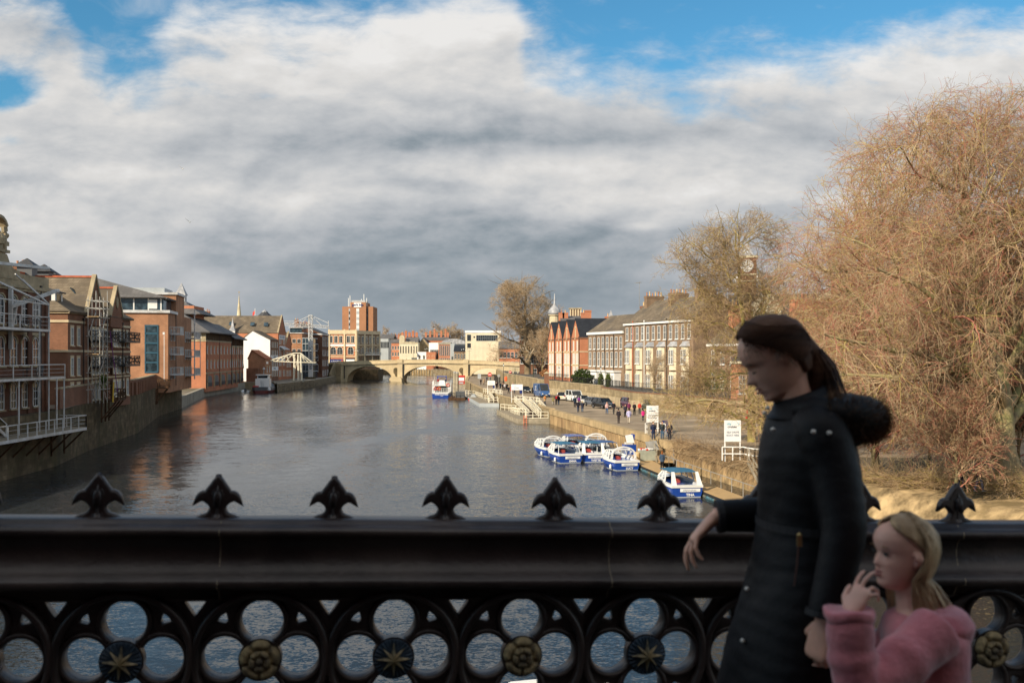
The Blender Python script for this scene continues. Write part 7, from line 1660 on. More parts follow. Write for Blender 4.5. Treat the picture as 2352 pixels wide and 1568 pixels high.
# ------------------------------------------------------------------ vehicles
def car(name, label, px, py, rz, paint, kind='hatch', roofm=None, cat='car', rear=False, s_=1.0, grp='cars parked on the quay'):
    g = G(px, py, QZ); t = thing(name, label, cat, (g.x,g.y,QZ+.005), rz+(math.pi if rear else 0), grp); pm = mat('paint_'+paint[0], paint[1], .25, .04, 1, coat=.6)
    K = {'hatch': dict(L=3.9,W=.86,hb=.88,H=1.45,wf=.95,wr=-.15,rf=1.45,rr=3.3,gl=.55), 'van': dict(L=5.9,W=.98,hb=1.25,H=2.62,wf=.75,wr=0,rf=1.75,rr=5.75,gl=.95), 'camper': dict(L=4.9,W=.95,hb=1.12,H=2.0,wf=.7,wr=0,rf=1.35,rr=4.75,gl=.75), 'suv': dict(L=4.4,W=.92,hb=1.0,H=1.62,wf=1.0,wr=0,rf=1.6,rr=4.0,gl=.6)}[kind]
    L_, W, hb, H = K['L']*s_, K['W'], K['hb'], K['H']
    mb = MB(); sec = [(0,.80,.42,.62),(.06,.93,.30,.70),(.5,1,.26,.80 if kind != 'van' else .98),(K['wf'],1,.26,hb),(L_*.6,1,.26,hb+.03),(L_-.35,.99,.26,hb+.02),(L_-.03,.93,.30,hb-.05),(L_,.86,.42,hb-.12)]
    mb.loft([[(-W*w,y,zb),(-W*w,y,zb+(zt-zb)*.6),(-W*w*.93,y,zt-.02),(-W*w*.6,y,zt+.02),(W*w*.6,y,zt+.02),(W*w*.93,y,zt-.02),(W*w,y,zb+(zt-zb)*.6),(W*w,y,zb)] for y, w, zb, zt in sec]); body = mb.build('body', pm, t, smooth=False)
    tw = W*(.74 if kind in ('hatch','suv') else .9); y0, y1, y2, y3 = K['wf']-.02, K['rf'], min(K['rr'],L_-.15), L_-.06
    mb = MB(); mb.loft([[(-W*.9,y0,hb-.02),(-tw,y1,H-.07),(tw,y1,H-.07),(W*.9,y0,hb-.02)],[(-W*.9,y3,hb),(-tw,y2,H-.07),(tw,y2,H-.07),(W*.9,y3,hb)]]); mb.build('windows', M_['carglass'], t)
    rm = pm if roofm is None else M_[roofm]; mb = MB(); mb.loft([[(-tw-.01,y,H-.09),(-tw*.8,y,H),(tw*.8,y,H),(tw+.01,y,H-.09)] for y in (y1-.04,y2+.04)]); mb.build('roof', rm, t)
    mb = MB()
    for q in (-1,1):
        mb.bar((q*W*.91,y0,hb),(q*tw,y1,H-.07),.09); mb.bar((q*W*.91,y3,hb),(q*tw,y2,H-.07),.12); m_ = (y1+y2)/2-.1; mb.bar((q*(W*.92),m_,hb),(q*(tw+.01),m_,H-.07),.09)
    if kind == 'van': mb.box(-W-.003,W+.003,2.3,L_-.02,hb,H-.08)
    mb.build('pillars', pm, t)
    for q in (-1,1):
        k = MB(); k.lathe([(.02,0),(.15,.02),(.15,.05)], n=10); k.v = [(q*W*.68+a,-.02-c+.06,.62+b*.75+(.1 if kind == 'van' else 0)) for a,b,c in k.v]; k.build('headlight', M_['lampglass'], t)
        k = MB(); k.box(q*W*.72-.09,q*W*.72+.09,L_-.02,L_+.012,.72,.92); k.build('tail_light', M_['red_lens'], t)
        k = MB(); k.obox((q*(W+.10),K['wf']+.25,hb+.08),(.10,0,0),(0,.04,0),(0,0,.07)); k.build('door_mirror', pm, t)
        for y in (.78, L_-.75):
            k = MB(); r_ = .33 if kind in ('hatch','suv') else .36; rings = [[(q*(W-.01)+dx,y+r_*math.cos(a),r_+r_*math.sin(a)) for a in np.linspace(0,2*math.pi,17)[:-1]] for dx in (-.1*q-.02,.03*q)]; k.loft(rings); wo = k.build('wheel', M_['tyre'], t)
            k = MB(); rings = [[(q*(W+.026)+dx,y+.2*math.cos(a),r_+.2*math.sin(a)) for a in np.linspace(0,2*math.pi,13)[:-1]] for dx in (-.01,.01)]; k.loft(rings); k.build('hub_cap', M_['hub'], wo)
    k = MB(); k.box(-W*.5,W*.5,-.02,.04,.36,.56); k.build('grille', M_['black'], t); k = MB(); k.box(-.26,.26,-.035,-.02,.40,.51); k.build('front_plate', M_['sign_white'], t); k = MB(); k.box(-.26,.26,L_,L_+.02,.60,.71); k.build('rear_plate', M_['plate_y'], t)
    return t, K
car('dark_hatchback', 'small dark hatchback parked by the pale stone retaining wall', 1212,902.5, R(16), ('black_blue',(.012,.015,.022)))
t, K = car('blue_van', 'tall blue panel van with white side lettering facing the bridge', 1254,912.5, R(14), ('van_blue',(.045,.11,.27)), 'van', cat='van')
for i, (s_, z) in enumerate((('CLEANING',2.05),('SERVICES',1.8),('YORK',1.55),('COMMERCIAL',1.3))): text(s_, .22, M_['sign_white'], 'lettering', t, (-K['W']-.012,4.0,z), (R(90),0,-R(90)), depth=.003)
car('white_hatchback', 'white hatchback with black roof seen from behind between the blue van and camper', 1293,917.5, R(-8), ('cream_white',(.68,.66,.60)), 'hatch', 'black', rear=True)
car('white_camper_van', 'white camper van parked beside the white hatchback', 1328,923, R(13), ('camper_white',(.70,.72,.70)), 'camper', cat='van')
car('cream_hatchback', 'cream hatchback with black roof facing the camera behind the walking couple', 1349,929, R(16), ('cream_white',(.68,.66,.60)), 'hatch', 'black')
car('grey_hatchback', 'grey hatchback parked between the cream hatchback and black car', 1377,933.5, R(22), ('steel_grey',(.10,.11,.13)))
car('black_suv', 'black car parked behind the woman in the pink cardigan', 1401,939, R(24), ('jet',(.008,.008,.009)), 'suv')
car('maroon_car', 'dark maroon car partly hidden by the crowd right of the black car', 1459,938, R(14), ('maroon',(.07,.02,.05)), 'suv'); car('green_estate_car', 'dark green car behind the first hire sign and branches', 1506,944, R(10), ('bottle',(.02,.05,.045)), 'suv')
# ------------------------------------------------------------------ street furniture on the quay
for px, py, top, lab in ((1284,899,842,'black lamp post behind the blue van'),(1380,916,840,'black lamp post between the grey and black cars'),(1156.5,880,833,'black lamp post on the stone wall near the bridge')):
    g = G(px, py, QZ if px > 1200 else 4.0); h_ = (py-top)*g.y/FPX; lamp(g.x, g.y, QZ if px > 1200 else 4.0, h_, lab)
for px, py, top, lab in ((1183,893,845,'thin green pole in front of the stone retaining wall'),(1225,888,836,'dark thin pole at the corner of the stone retaining wall')):
    g = G(px, py, QZ); h_ = (py-top)*g.y/FPX; t = thing('street_pole', lab, 'pole', (g.x,g.y,QZ), 0, 'thin poles on the quay'); mb = MB(); mb.tube([(0,0,0),(0,0,h_)], .07, 6); mb.build('pole', M_['sign_green'], t)
def round_sign(px, py, top, m, label, r=.42, kind='noentry'):
    g = G(px, py, QZ); h_ = (py-top)*g.y/FPX; t = thing('road_sign', label, 'sign', (g.x,g.y,QZ), 0, 'signs on poles near the bridge'); mb = MB(); mb.tube([(0,0,0),(0,0,h_)], .05, 6); mb.build('pole', M_['galv'], t)
    mb = MB()
    if kind == 'board': mb.box(-.45,.45,-.08,-.05,h_-1.3,h_)
    else: mb.loft([[(r*math.cos(a),yy,h_-r+r*math.sin(a)) for a in np.linspace(0,2*math.pi,21)[:-1]] for yy in (-.09,-.06)])
    o = mb.build('sign_face', M_[m], t)
    if kind == 'noentry': mb = MB(); mb.box(-r*.72,r*.72,-.11,-.093,h_-r-.08,h_-r+.08); mb.build('white_bar', M_['sign_white'], o)
round_sign(1125,886,855,'red','red no entry sign on a pole under the right arch', .55); round_sign(1172,880,851,'red','small red no entry sign by the big tree trunk', .4); round_sign(1145.5,884,859,'galv','round grey sign beside the iron railing near the bridge', .42, 'disc'); round_sign(1101,886,858,'grey_panel','pale rectangular board on a pole at the quay edge', .42, 'board')
lb = thing('lifebuoy_stand', 'orange lifebuoy on a post before the stone retaining wall', 'lifebuoy', (G(1162,890,QZ).x, G(1162,890,QZ).y, QZ)); mb = MB(); mb.bar((0,0,0),(0,0,2.4),.1); mb.build('post', M_['galv'], lb); mb = MB(); mb.lathe([(.05,1.6),(.35,1.8),(.35,2.7),(.05,2.9)], (0,-.1,0), 8, sy=.35); mb.build('buoy_case', M_['orange'], lb)
lb = thing('lifebuoy_stand', 'red lifebuoy case among the scrub by the pale wall right of the first hire sign', 'lifebuoy', (26.6,112,2.2)); mb = MB(); mb.bar((0,0,0),(0,0,1.5),.1); mb.build('post', M_['galv'], lb); mb = MB(); mb.lathe([(.05,.9),(.35,1.1),(.38,1.9),(.05,2.5)], (0,-.1,0), 8, sy=.35); mb.build('buoy_case', M_['red'], lb)
lb = thing('lifebuoy_stand', 'red lifebuoy on the left quay by the bridge steps', 'lifebuoy', (-72.6,386,2.2)); mb = MB(); mb.bar((0,0,0),(0,0,2.2),.12); mb.build('post', M_['galv'], lb); mb = MB(); mb.loft([[(.5*math.cos(a),yy,2.2+.5*math.sin(a)) for a in np.linspace(0,2*math.pi,15)[:-1]] for yy in (-.3,-.1)]); mb.build('buoy_case', M_['red'], lb)
for px, py, lab in ((1162,882,'litter bin left'),): pass
bn = thing('litter_bin', 'black litter bin beside the dark hatchback', 'bin', (G(1225,903,QZ).x, G(1225,903,QZ).y, QZ)); mb = MB(); mb.box(-.35,.35,-.35,.35,0,1.1); mb.build('bin_body', M_['black'], bn); mb = MB(); mb.lathe([(.55,1.103),(.3,1.3)], n=4, ph=R(45)); mb.build('bin_lid', M_['black'], bn)
bs = thing('pavement_board', 'blue lettered pavement board beside the first hire sign', 'sign board', (16.1,104.6,QZ), R(8)); mb = MB(); mb.obox((0,0,.65),(.3,0,0),(0,.02,0),(0,.12,.65)); mb.build('front_panel', M_['sign_blue'], bs); mb = MB(); mb.obox((0,.28,.65),(.3,0,0),(0,.02,0),(0,-.12,.65)); mb.build('rear_panel', M_['sign_blue'], bs)
railing('dark_railing', 'dark iron railing climbing beside the road near the bridge', [(-5.6,310),(-3.4,292)], 2.2, 2.2, M_['black'], .25); railing('quay_railing', 'black railing across the quay under the right arch', [(-14,372),(-4,372)], 2.2, 1.3, M_['black'], .8)
# gulls
for px, py, Y, lab in ((420,388,150,'white gull high in the sky'),(436,510,130,'dark winged gull below the other gull')):
    p = P(px,py,Y); t = thing('gull', lab, 'bird', p, R(30), 'gulls in the sky'); mb = MB(); mb.loft([[(r*math.cos(a),y,r*math.sin(a)) for a in np.linspace(0,2*math.pi,9)[:-1]] for y, r in ((-.3,.01),(-.2,.06),(0,.09),(.2,.05),(.35,.02))], 0)
    for q in (-1,1): mb.loft([[(q*.05,-.08,.02),(q*.05,.1,.02),(q*.05,.1,.04),(q*.05,-.08,.04)],[(q*.35,-.1,.25),(q*.35,.06,.25),(q*.35,.06,.26),(q*.35,-.1,.26)],[(q*.62,.02,.5),(q*.62,.08,.5),(q*.62,.08,.505),(q*.62,.02,.505)]])
    mb.build('body', M_['gel_white'] if px == 420 else M_['grey_panel'], t)
# ------------------------------------------------------------------ people
skin = mat('skin', (.74,.43,.315), .5, .08, 12, spec=.4); skin.node_tree.nodes['Principled BSDF'].inputs['Subsurface Weight'].default_value = .12; skin.node_tree.nodes['Principled BSDF'].inputs['Subsurface Radius'].default_value = (.02,.008,.004)
skin_m = skin
def cloth(n, c, rough=.85, bump=.25, bscale=60, sheen=.0):
    m = mat('cloth_'+n, c, rough, .15, 3, bump=bump, bscale=bscale); m.node_tree.nodes['Principled BSDF'].inputs['Sheen Weight'].default_value = sheen; return m
def remesh(me, vox, name, mats, smooth=4):
    o = bpy.data.objects.new(name, me); C.objects.link(o)
    md = o.modifiers.new('r', 'REMESH'); md.mode = 'VOXEL'; md.voxel_size = vox; md.use_smooth_shade = True
    if smooth: sm = o.modifiers.new('s', 'SMOOTH'); sm.iterations = smooth; sm.factor = .5
    evalmesh(o); m2 = o.data; m2.name = name; bpy.data.objects.remove(o); m2.materials.clear()
    for m in mats: m2.materials.append(m)
    m2.polygons.foreach_set('use_smooth', [True]*len(m2.polygons)); return m2
def I(t, xs, ys): return float(np.interp(t, xs, ys))
def head_rings(s=1.0, nz_=46, nt=56, child=False, face=True):
    "head facing -x, chin at z=0, crown at z=.23*s; returns rings of (x,y,z)"
    zs = np.concatenate([np.linspace(0,.02,5)[:-1], np.linspace(.02,.15,28)[:-1], np.linspace(.15,.23,14)])
    out = []
    for z in zs:
        f0 = I(z, [0,.008,.02,.035,.05,.072,.09,.105,.118,.132,.16,.185,.205,.22,.23], [.045,.070,.084,.081,.083,.084,.082,.081,.080,.089,.091,.082,.064,.038,.004])
        if child: f0 = I(z, [0,.008,.02,.035,.05,.072,.09,.105,.118,.132,.16,.185,.205,.22,.23], [.045,.066,.078,.078,.080,.082,.082,.080,.080,.088,.094,.087,.068,.040,.004])
        bk = I(z, [0,.02,.05,.09,.13,.17,.20,.22,.23], [-.01,-.035,-.068,-.095,-.102,-.094,-.070,-.038,-.004])
        wd = I(z, [0,.01,.02,.05,.08,.11,.14,.17,.20,.22,.23], [.022,.036,.044,.058,.066,.071,.074,.072,.057,.032,.004])
        if child: wd *= 1.04
        cx = (f0+bk)/2; a = (f0-bk)/2; ring = []
        for j in range(nt):
            t = 2*math.pi*j/nt; c_, s_ = math.cos(t), math.sin(t); p = .92
            x = cx+a*math.copysign(abs(c_)**p, c_); y = wd*math.copysign(abs(s_)**p, s_)
            if face and c_ > 0:
                n_ = I(z, [.066,.072,.080,.086,.095,.108,.120,.130], [0,.006,.026,.028,.020,.011,.004,0])*(.72 if child else 1); wn = I(z, [.07,.085,.12], [.013,.0125,.008])
                x += n_*math.exp(-(y/wn)**2)
                x += .0075*math.exp(-(y/.020)**2)*(math.exp(-((z-.0605)/.0042)**2)+.95*math.exp(-((z-.0465)/.0052)**2))
                x -= .003*math.exp(-(y/.022)**2)*math.exp(-((z-.0535)/.002)**2)
                x -= .010*math.exp(-((abs(y)-.031)/.014)**2)*math.exp(-((z-.117)/.011)**2)
                x += .0065*math.exp(-((abs(y)-.031)/.012)**2)*math.exp(-((z-.114)/.0085)**2)
                x += .004*math.exp(-((abs(y)-.036)/.018)**2)*math.exp(-((z-.088)/.014)**2)
                x += .003*math.exp(-(y/.02)**2)*math.exp(-((z-.014)/.01)**2)
            ring.append((-x*s, y*s, z*s))
        out.append(ring)
    return out
def hair_cap(s=1.0, th0=None, grow=1.08, z0=.05, long=None, nt=90):
    zs = np.linspace(z0, .23, 34); rings = []
    for z in zs:
        f0 = I(z, [.05,.09,.132,.16,.185,.205,.22,.23], [.083,.083,.089,.091,.084,.066,.040,.006]); bk = I(z, [.02,.05,.09,.13,.17,.20,.22,.23], [-.05,-.072,-.095,-.102,-.094,-.070,-.038,-.006]); wd = I(z, [.05,.08,.11,.14,.17,.20,.22,.23], [.060,.068,.073,.076,.073,.058,.034,.006])
        cx = (f0+bk)/2; a = (f0-bk)/2; t0 = R(I(z, *th0)); ring = []
        for j in range(nt+1):
            u = j/nt; t = t0+(2*math.pi-2*t0)*u; g_ = grow*(1+.006*math.sin(t*23+z*70)+.004*math.sin(t*51+z*30)); e = min(u, 1-u)
            if t0 > .02 and e < .04: g_ = .96+(g_-.96)*(e/.04)**.5
            ring.append((-(cx+a*math.cos(t)*g_)*s, wd*math.sin(t)*g_*s, (.115+(z-.115)*(1+(grow-1)*.9))*s))
        rings.append(ring)
    return rings
def xf(rings, M): return [[tuple(M @ Vector(p)) for p in r] for r in rings]
def hand(mb, W, d, n, s=1.0, curls=(20,20,20,25), spread=.03, thumb=(.6,.3), flip=1, lens=(.040,.044,.041,.033), n_=8):
    "W wrist, d wrist->knuckles, n palm normal, fingers bend towards n; flip picks which side the thumb is on"
    W = Vector(W); d = Vector(d).normalized(); n = Vector(n); n = (n-d*n.dot(d)).normalized(); a = d.cross(n)*flip
    L_ = .088*s; rings = []
    for t, w, h in ((-.10,.026,.019),(.0,.027,.019),(.25,.036,.018),(.6,.041,.016),(.95,.040,.013),(1.08,.034,.009)):
        c = W+d*L_*t; rings.append([tuple(c+a*w*s*math.cos(q)+n*h*s*math.sin(q)) for q in [2*math.pi*k/14 for k in range(14)]])
    mb.loft(rings)
    for i in range(4):
        o = (i-1.5)*.0205*s; p = W+d*(L_*(.97-.05*abs(i-1.2)))-a*o; dd = (d-a*(i-1.5)*spread*2).normalized(); pts = [p-d*.012*s]; rad = [.0092*s]
        seg = [lens[i], lens[i]*.66, lens[i]*.52]
        cl = curls[i] if hasattr(curls[i], '__len__') else (curls[i], curls[i]*1.1, curls[i]*.7)
        for k in range(3):
            ang = R(cl[k]); ax = dd.cross(n).normalized() if k == 0 else ax
            dd = (Matrix.Rotation(ang, 3, ax) @ dd).normalized(); pts.append(p); rad.append(.0092*s*(1-.08*k)); p = p+dd*seg[k]*s; pts.append((pts[-1]+p)/2); rad.append(.0083*s*(1-.1*k))
        pts.append(p); rad.append(.0062*s); pts.append(p+dd*.004*s); rad.append(.003*s); mb.tube(pts, [r*(.92 if i == 3 else 1) for r in rad], n_)
    p = W+d*L_*.18+a*.026*s; t1 = (d*thumb[0]+a*.75+n*thumb[1]).normalized(); q = p+t1*.040*s; t2 = (d*.85+a*.25+n*(thumb[1]+.15)).normalized(); q2 = q+t2*.032*s; q3 = q2+(t2+n*.25).normalized()*.024*s
    mb.tube([W+d*L_*.08+a*.012*s, p, q, (q+q2)/2, q2, q3], [.014*s,.0145*s,.0115*s,.010*s,.010*s,.006*s], n_)
def quilt(rings, k=5, amp=.010, z=True): return rings

# ---------- woman in the dark coat, walking to the left past the parapet
WY = 2.8; wk_ = WY/FPX
def wp(px, py, dy=0.0): k = (WY+dy)/FPX; return Vector(((px-1176)*k, WY+dy, CAMZ-(py-HORY)*k))
def gz(x, y): # pavement height under a point
    l = RM.inverted() @ Vector((x,y,8)); return (RM @ Vector((l.x, l.y, PAVEZ))).z
base = wp(1815, 2140); base.z = gz(base.x, WY)
woman = thing('person', 'woman in a long black hooded coat with dark tied hair walking left past the parapet', 'person', base)
def wl(px, py, dy=0.0): return wp(px, py, dy)-base
WA = HORY+(CAMZ-base.z-.09)/wk_
HM = Matrix.Translation(wl(1828,899,.0)) @ Matrix.Rotation(R(0),4,'Z') @ Matrix.Rotation(R(-29),4,'Y') @ Matrix.Translation(Vector((-.005,0,0)))
# rotation about Y by a negative angle tips the crown towards -x
body = MB(); s_w = .232/.23*.98
body.loft(xf([[(x*s_w,y*s_w,z*s_w) for x,y,z in r] for r in head_rings(1.0, face=True)], HM))
for q in (-1,1):  # ears
    e = MB(); er = []
    for t in np.linspace(0, 1, 9): a_ = math.sin(math.pi*min(.98,max(.02,t))); er.append([(.012+.020*a_*math.cos(k)-.006*t, q*(.068+.010*a_+.006*math.sin(k)*a_*.5), .082+.062*t+.001) for k in [2*math.pi*j/10 for j in range(10)]])
    body.loft(xf([[(x*s_w,y*s_w,z*s_w) for x,y,z in r] for r in er], HM))
body.tube([wl(1812,850), wl(1818,885), wl(1824,925), wl(1832,965)], [.046,.047,.052,.070], 18)
body.loft([[tuple(wl(cx,cy)+Vector((a*wk_*math.cos(t), w*math.sin(t), 0))) for t in [2*math.pi*j/20 for j in range(20)]] for cx,cy,a,w in ((1835,950,50,.09),(1850,985,78,.165),(1852,1080,85,.15),(1850,1200,72,.13),(1842,1290,80,.15),(1835,1380,88,.165),(1832,1420,80,.15))])
# legs, mid stride
for sgn, ank in ((-1, (1700,WA)), (1, (1930,WA))):
    dy = sgn*.085; body.tube([wl(1832,1390,dy), wl((1832+ank[0])/2+(-18 if sgn < 0 else -8),1740,dy), wl(ank[0],ank[1],dy)], [.085,.055,.04], 12)
# arms
body.tube([wl(1875,985,-.15), wl(1938,1225,-.21), wl(1893,1425,-.262)], [.045,.036,.026], 12); body.tube([wl(1850,985,.16), wl(1795,1178,.20), wl(1640,1186,.17)], [.045,.036,.027], 12)
hand(body, wl(1638,1190,.17), (-.62,-.10,-.62), (.75,-.12,-.62), 1.0, ((14,22,14),(16,26,18),(24,30,20),(30,34,22)), .10, (.8,.1), -1)
hand(body, wl(1892,1432,-.265), (-.22,.02,-.85), (.85,.42,-.2), .98, ((44,58,40),(50,62,42),(54,64,42),(58,66,42)), .05, (.7,.25), -1)
wb = place(remesh(body.mesh('body', skin), .0042, 'body', [skin], 3), 'body', woman)
lid = mat('lash', (.03,.02,.018), .7, .1, 5); lipm = mat('lip', (.42,.17,.15), .45, .08, 8); hairm = mat('hair_dark', (.085,.040,.022), .6, .35, 4, stretch=(1,1,7), bump=.4, bscale=40, c2=(.13,.065,.035), spec=.25); browm = mat('brow', (.05,.03,.02), .8, .1, 8)
for q in (-1,1):
    m_ = MB(); m_.tube([HM @ (Vector((-(.0835-abs(t)*.008),q*(.031+t*.017),.1105-.003*math.cos(t*1.5)))*s_w) for t in (-1,-.5,0,.5,1)], [.0008,.0014,.0016,.0014,.0008], 6); m_.build('eyelid_line', lid, wb)
    m_ = MB(); m_.tube([HM @ (Vector((-(.0885-abs(t)*.006-(.004 if t > 0 else 0)),q*(.031+t*.019),.1335+.002*math.cos(t*2)))*s_w) for t in (-1,-.5,0,.5,1)], [.0012,.002,.0022,.0019,.0008], 6); m_.build('eyebrow', browm, wb)
m_ = MB()
m_.tube([HM @ (Vector((-(.0925-abs(t)*.009),t*.020,.0595+.001*abs(t)))*s_w) for t in (-1,-.6,-.2,.2,.6,1)], [.001,.0028,.0038,.0038,.0028,.001], 7); m_.tube([HM @ (Vector((-(.092-abs(t)*.009),t*.018,.0475))*s_w) for t in (-1,-.6,0,.6,1)], [.001,.0034,.0045,.0034,.001], 7); m_.build('lips', lipm, wb)
hr = MB(); th = ([.05,.08,.10,.13,.155,.175,.19,.203,.212,.23], [128,114,104,88,74,58,42,22,4,0])
hr.loft(xf([[(x*s_w,y*s_w,z*s_w) for x,y,z in r] for r in hair_cap(1.0, th, 1.13, .05)], HM), cap=False, closed=False)
hr.tube([HM @ Vector((.055,0,.115)), HM @ Vector((.088,0,.095)), HM @ Vector((.100,.0,.066)), HM @ Vector((.090,0,.03)), HM @ Vector((.072,0,-.01)), HM @ Vector((.06,0,-.05))], [.05,.036,.026,.030,.028,.018], 16)
def hsurf(th_, z, grow):
    f0 = I(z, [0,.05,.09,.132,.16,.185,.205,.22,.235], [.07,.083,.083,.089,.091,.084,.066,.040,.006]); bk = I(z, [0,.02,.05,.09,.13,.17,.20,.22,.235], [-.045,-.05,-.072,-.095,-.102,-.094,-.070,-.038,-.006]); wd = I(z, [0,.05,.08,.11,.14,.17,.20,.22,.235], [.05,.060,.068,.073,.076,.073,.058,.034,.006])
    cx = (f0+bk)/2; a = (f0-bk)/2; return Vector((-(cx+a*math.cos(th_)*grow), wd*math.sin(th_)*grow, .115+(z-.115)*(1+(grow-1)*.9)))
rs = random.Random(77)
for k in range(900):   # strands combed back from the hairline to the tie
    z0_ = rs.uniform(.085,.232); t0 = I(z0_, *th)+rs.uniform(0,70)*rs.random(); sgn = rs.choice((-1,-1,-1,1)); z1_ = .085+rs.gauss(0,.018)+(.03 if z0_ > .2 else 0); gr = rs.uniform(1.13,1.165); pts = []
    for u in np.linspace(0,1,9):
        tt = R((t0+(172-t0)*u)*sgn); zz_ = z0_+(z1_-z0_)*u**1.5+.010*math.sin(u*math.pi)*(1 if z0_ < .2 else .2); pts.append(HM @ (hsurf(tt, min(zz_,.233), gr-.03*u)*s_w))
    hr.tube(pts, [.0004,.0011,.0014,.0014,.0014,.0014,.0013,.0012,.0008], 3, cap=False)
for k in range(60):    # stray hairs by the temple and nape
    z0_ = rs.uniform(.11,.20); t0 = R(I(z0_, *th)+6)*-1; p0 = hsurf(t0, z0_, 1.12)*s_w; pts = [HM @ (p0+Vector((rs.uniform(-.012,.02)*u*2, -.008*u*rs.random(), -.05*u*rs.uniform(.3,1.2)))) for u in (0,.33,.66,1)]; hr.tube(pts, [.0006,.0008,.0007,.0003], 3, cap=False)
for k in range(160):   # loose ponytail
    o = Vector((rs.gauss(0,.011), rs.gauss(0,.015), 0)); e = rs.uniform(.7,1.25); hr.tube([HM @ (p+o*(.4+i*.35)+Vector((0,0,-.02*e*i))) for i, p in enumerate((Vector((.080,0,.11)),Vector((.104,0,.085)),Vector((.106,0,.045)),Vector((.088,0,.005)),Vector((.07,0,-.03))))], [.001,.0022,.0022,.0018,.0006], 3, cap=False)
ho = hr.build('hair', hairm, woman, smooth=True)
# the coat: quilted, long, belted, with a fur trimmed hood lying on the back
coatm = cloth('coat', (.0026,.0028,.0045), .6, .3, 25, .0); coatm.node_tree.nodes['Principled BSDF'].inputs['Specular IOR Level'].default_value = .28; furm = mat('fur', (.17,.105,.065), .9, .4, 20, c2=(.26,.17,.105))
prof_c = [(925,1838,46,.075),(940,1842,62,.105),(958,1848,80,.145),(985,1852,95,.180),(1040,1853,105,.195),(1120,1858,112,.190),(1200,1858,112,.180),(1290,1845,112,.19),(1380,1822,117,.215),(1480,1803,126,.235),(1600,1785,136,.25),(1750,1772,146,.265),(1860,1765,150,.27)]
ys = np.linspace(925, 1860, 120); ct_ = MB(); rings = []
for yv in ys:
    c = I(yv, [p[0] for p in prof_c], [p[1] for p in prof_c]); a = I(yv, [p[0] for p in prof_c], [p[2] for p in prof_c]); w = I(yv, [p[0] for p in prof_c], [p[3] for p in prof_c])
    q = 1+.009*abs(math.sin((yv-925)/36*math.pi+.35*math.sin(yv*.013)))+.004*math.sin(yv*.031) if yv > 990 else 1.0
    rings.append([tuple(wl(c,yv)+Vector((a*wk_*q*math.cos(t)*(1+.014*math.sin(t*5+yv*.01)+.010*math.sin(t*9+yv*.05)*math.sin(yv*.02)), w*q*math.sin(t), .008*math.sin(t*3+yv*.02)))) for t in [2*math.pi*j/56 for j in range(56)]])
ct_.loft(rings)
def sleeve(pts, rad, n=70):
    P_ = [Vector(p) for p in pts]; t = np.linspace(0,1,n); k = np.linspace(0,1,len(P_)); arr = np.array([tuple(p) for p in P_])
    # smooth the elbow by resampling a quadratic through the points
    q = [Vector([np.interp(u, k, arr[:,i]) for i in range(3)]) for u in t]
    for _ in range(14): q = [q[0]]+[(q[i-1]+q[i]*2+q[i+1])/4 for i in range(1,n-1)]+[q[-1]]
    ct_.tube(q, [np.interp(u, np.linspace(0,1,len(rad)), rad)*(1+.015*abs(math.sin(u*math.pi*13+.5*math.sin(u*9)))+.022*math.sin(u*23)*math.sin(u*7)) for u in t], 26)
sleeve([wl(1855,962,-.06), wl(1884,985,-.14), wl(1916,1080,-.175), wl(1942,1215,-.225), wl(1898,1412,-.262)], [.03,.062,.072,.070,.064,.062,.056,.051,.047]); sleeve([wl(1850,962,.06), wl(1850,985,.14), wl(1830,1080,.18), wl(1798,1180,.205), wl(1652,1184,.172)], [.03,.062,.070,.068,.062,.058,.052,.047])
co = place(remesh(ct_.mesh('coat', coatm), .0055, 'coat', [coatm], 3), 'coat', woman)
hd_ = MB(); rings = []
for i in range(26):     # hood: a thick folded roll behind the neck
    t = i/25; ang = R(-150+300*t); r_ = .075+.045*math.sin(math.pi*t); cx_ = .085*math.cos(ang)+.02; cy_ = .125*math.sin(ang); cz_ = .012-.030*(1-math.cos(ang))*0
    back = .5+.5*math.cos(ang); cc_ = wl(1858,932)+Vector((cx_*.8+.045*back, cy_, -.002-.030*back))
    rr_ = .030+.036*back; dirn = Vector((math.cos(ang), math.sin(ang), 0))
    rings.append([tuple(cc_+dirn*rr_*1.25*math.cos(k)+Vector((0,0,1))*rr_*math.sin(k)*(1+.05*math.sin(k*4+i))) for k in [2*math.pi*j/16 for j in range(16)]])
hd_.loft(rings); hd_.loft([[tuple(wl(1905,960)+Vector((a*math.cos(t), b_*math.sin(t), z))) for t in [2*math.pi*j/20 for j in range(20)]] for a,b_,z in ((.03,.05,-.085),(.080,.13,-.07),(.098,.145,-.02),(.085,.13,.025),(.03,.05,.045))])
hm_ = remesh(hd_.mesh('hood', coatm), .006, 'hood', [coatm], 4); hood = place(hm_, 'hood', woman)
fr_ = MB(); rq_ = random.Random(9)
for i in range(14000):
    ang = rq_.gauss(0, 1.0)*1.0; ang = max(-1.9, min(1.9, ang)); back = .5+.5*math.cos(ang); c0 = wl(1858,932)+Vector((.068*math.cos(ang)+.016+.075*back, .135*math.sin(ang), -.004-.036*back))
    k = rq_.uniform(0, 2*math.pi); dv = Vector((math.cos(ang)*math.cos(k), math.sin(ang)*math.cos(k), math.sin(k))); p = c0+dv*.042*rq_.uniform(.6,1.15); l = rq_.uniform(.016,.040); tip = p+(dv+Vector((rq_.gauss(0,.35),rq_.gauss(0,.35),rq_.gauss(0,.35)-.2))).normalized()*l; sd2 = dv.cross(Vector((rq_.random(),rq_.random(),rq_.random()))).normalized()*.0011
    fr_.add([p-sd2, p+sd2, tip], [(0,1,2)])
fr_.build('fur_trim', furm, hood)
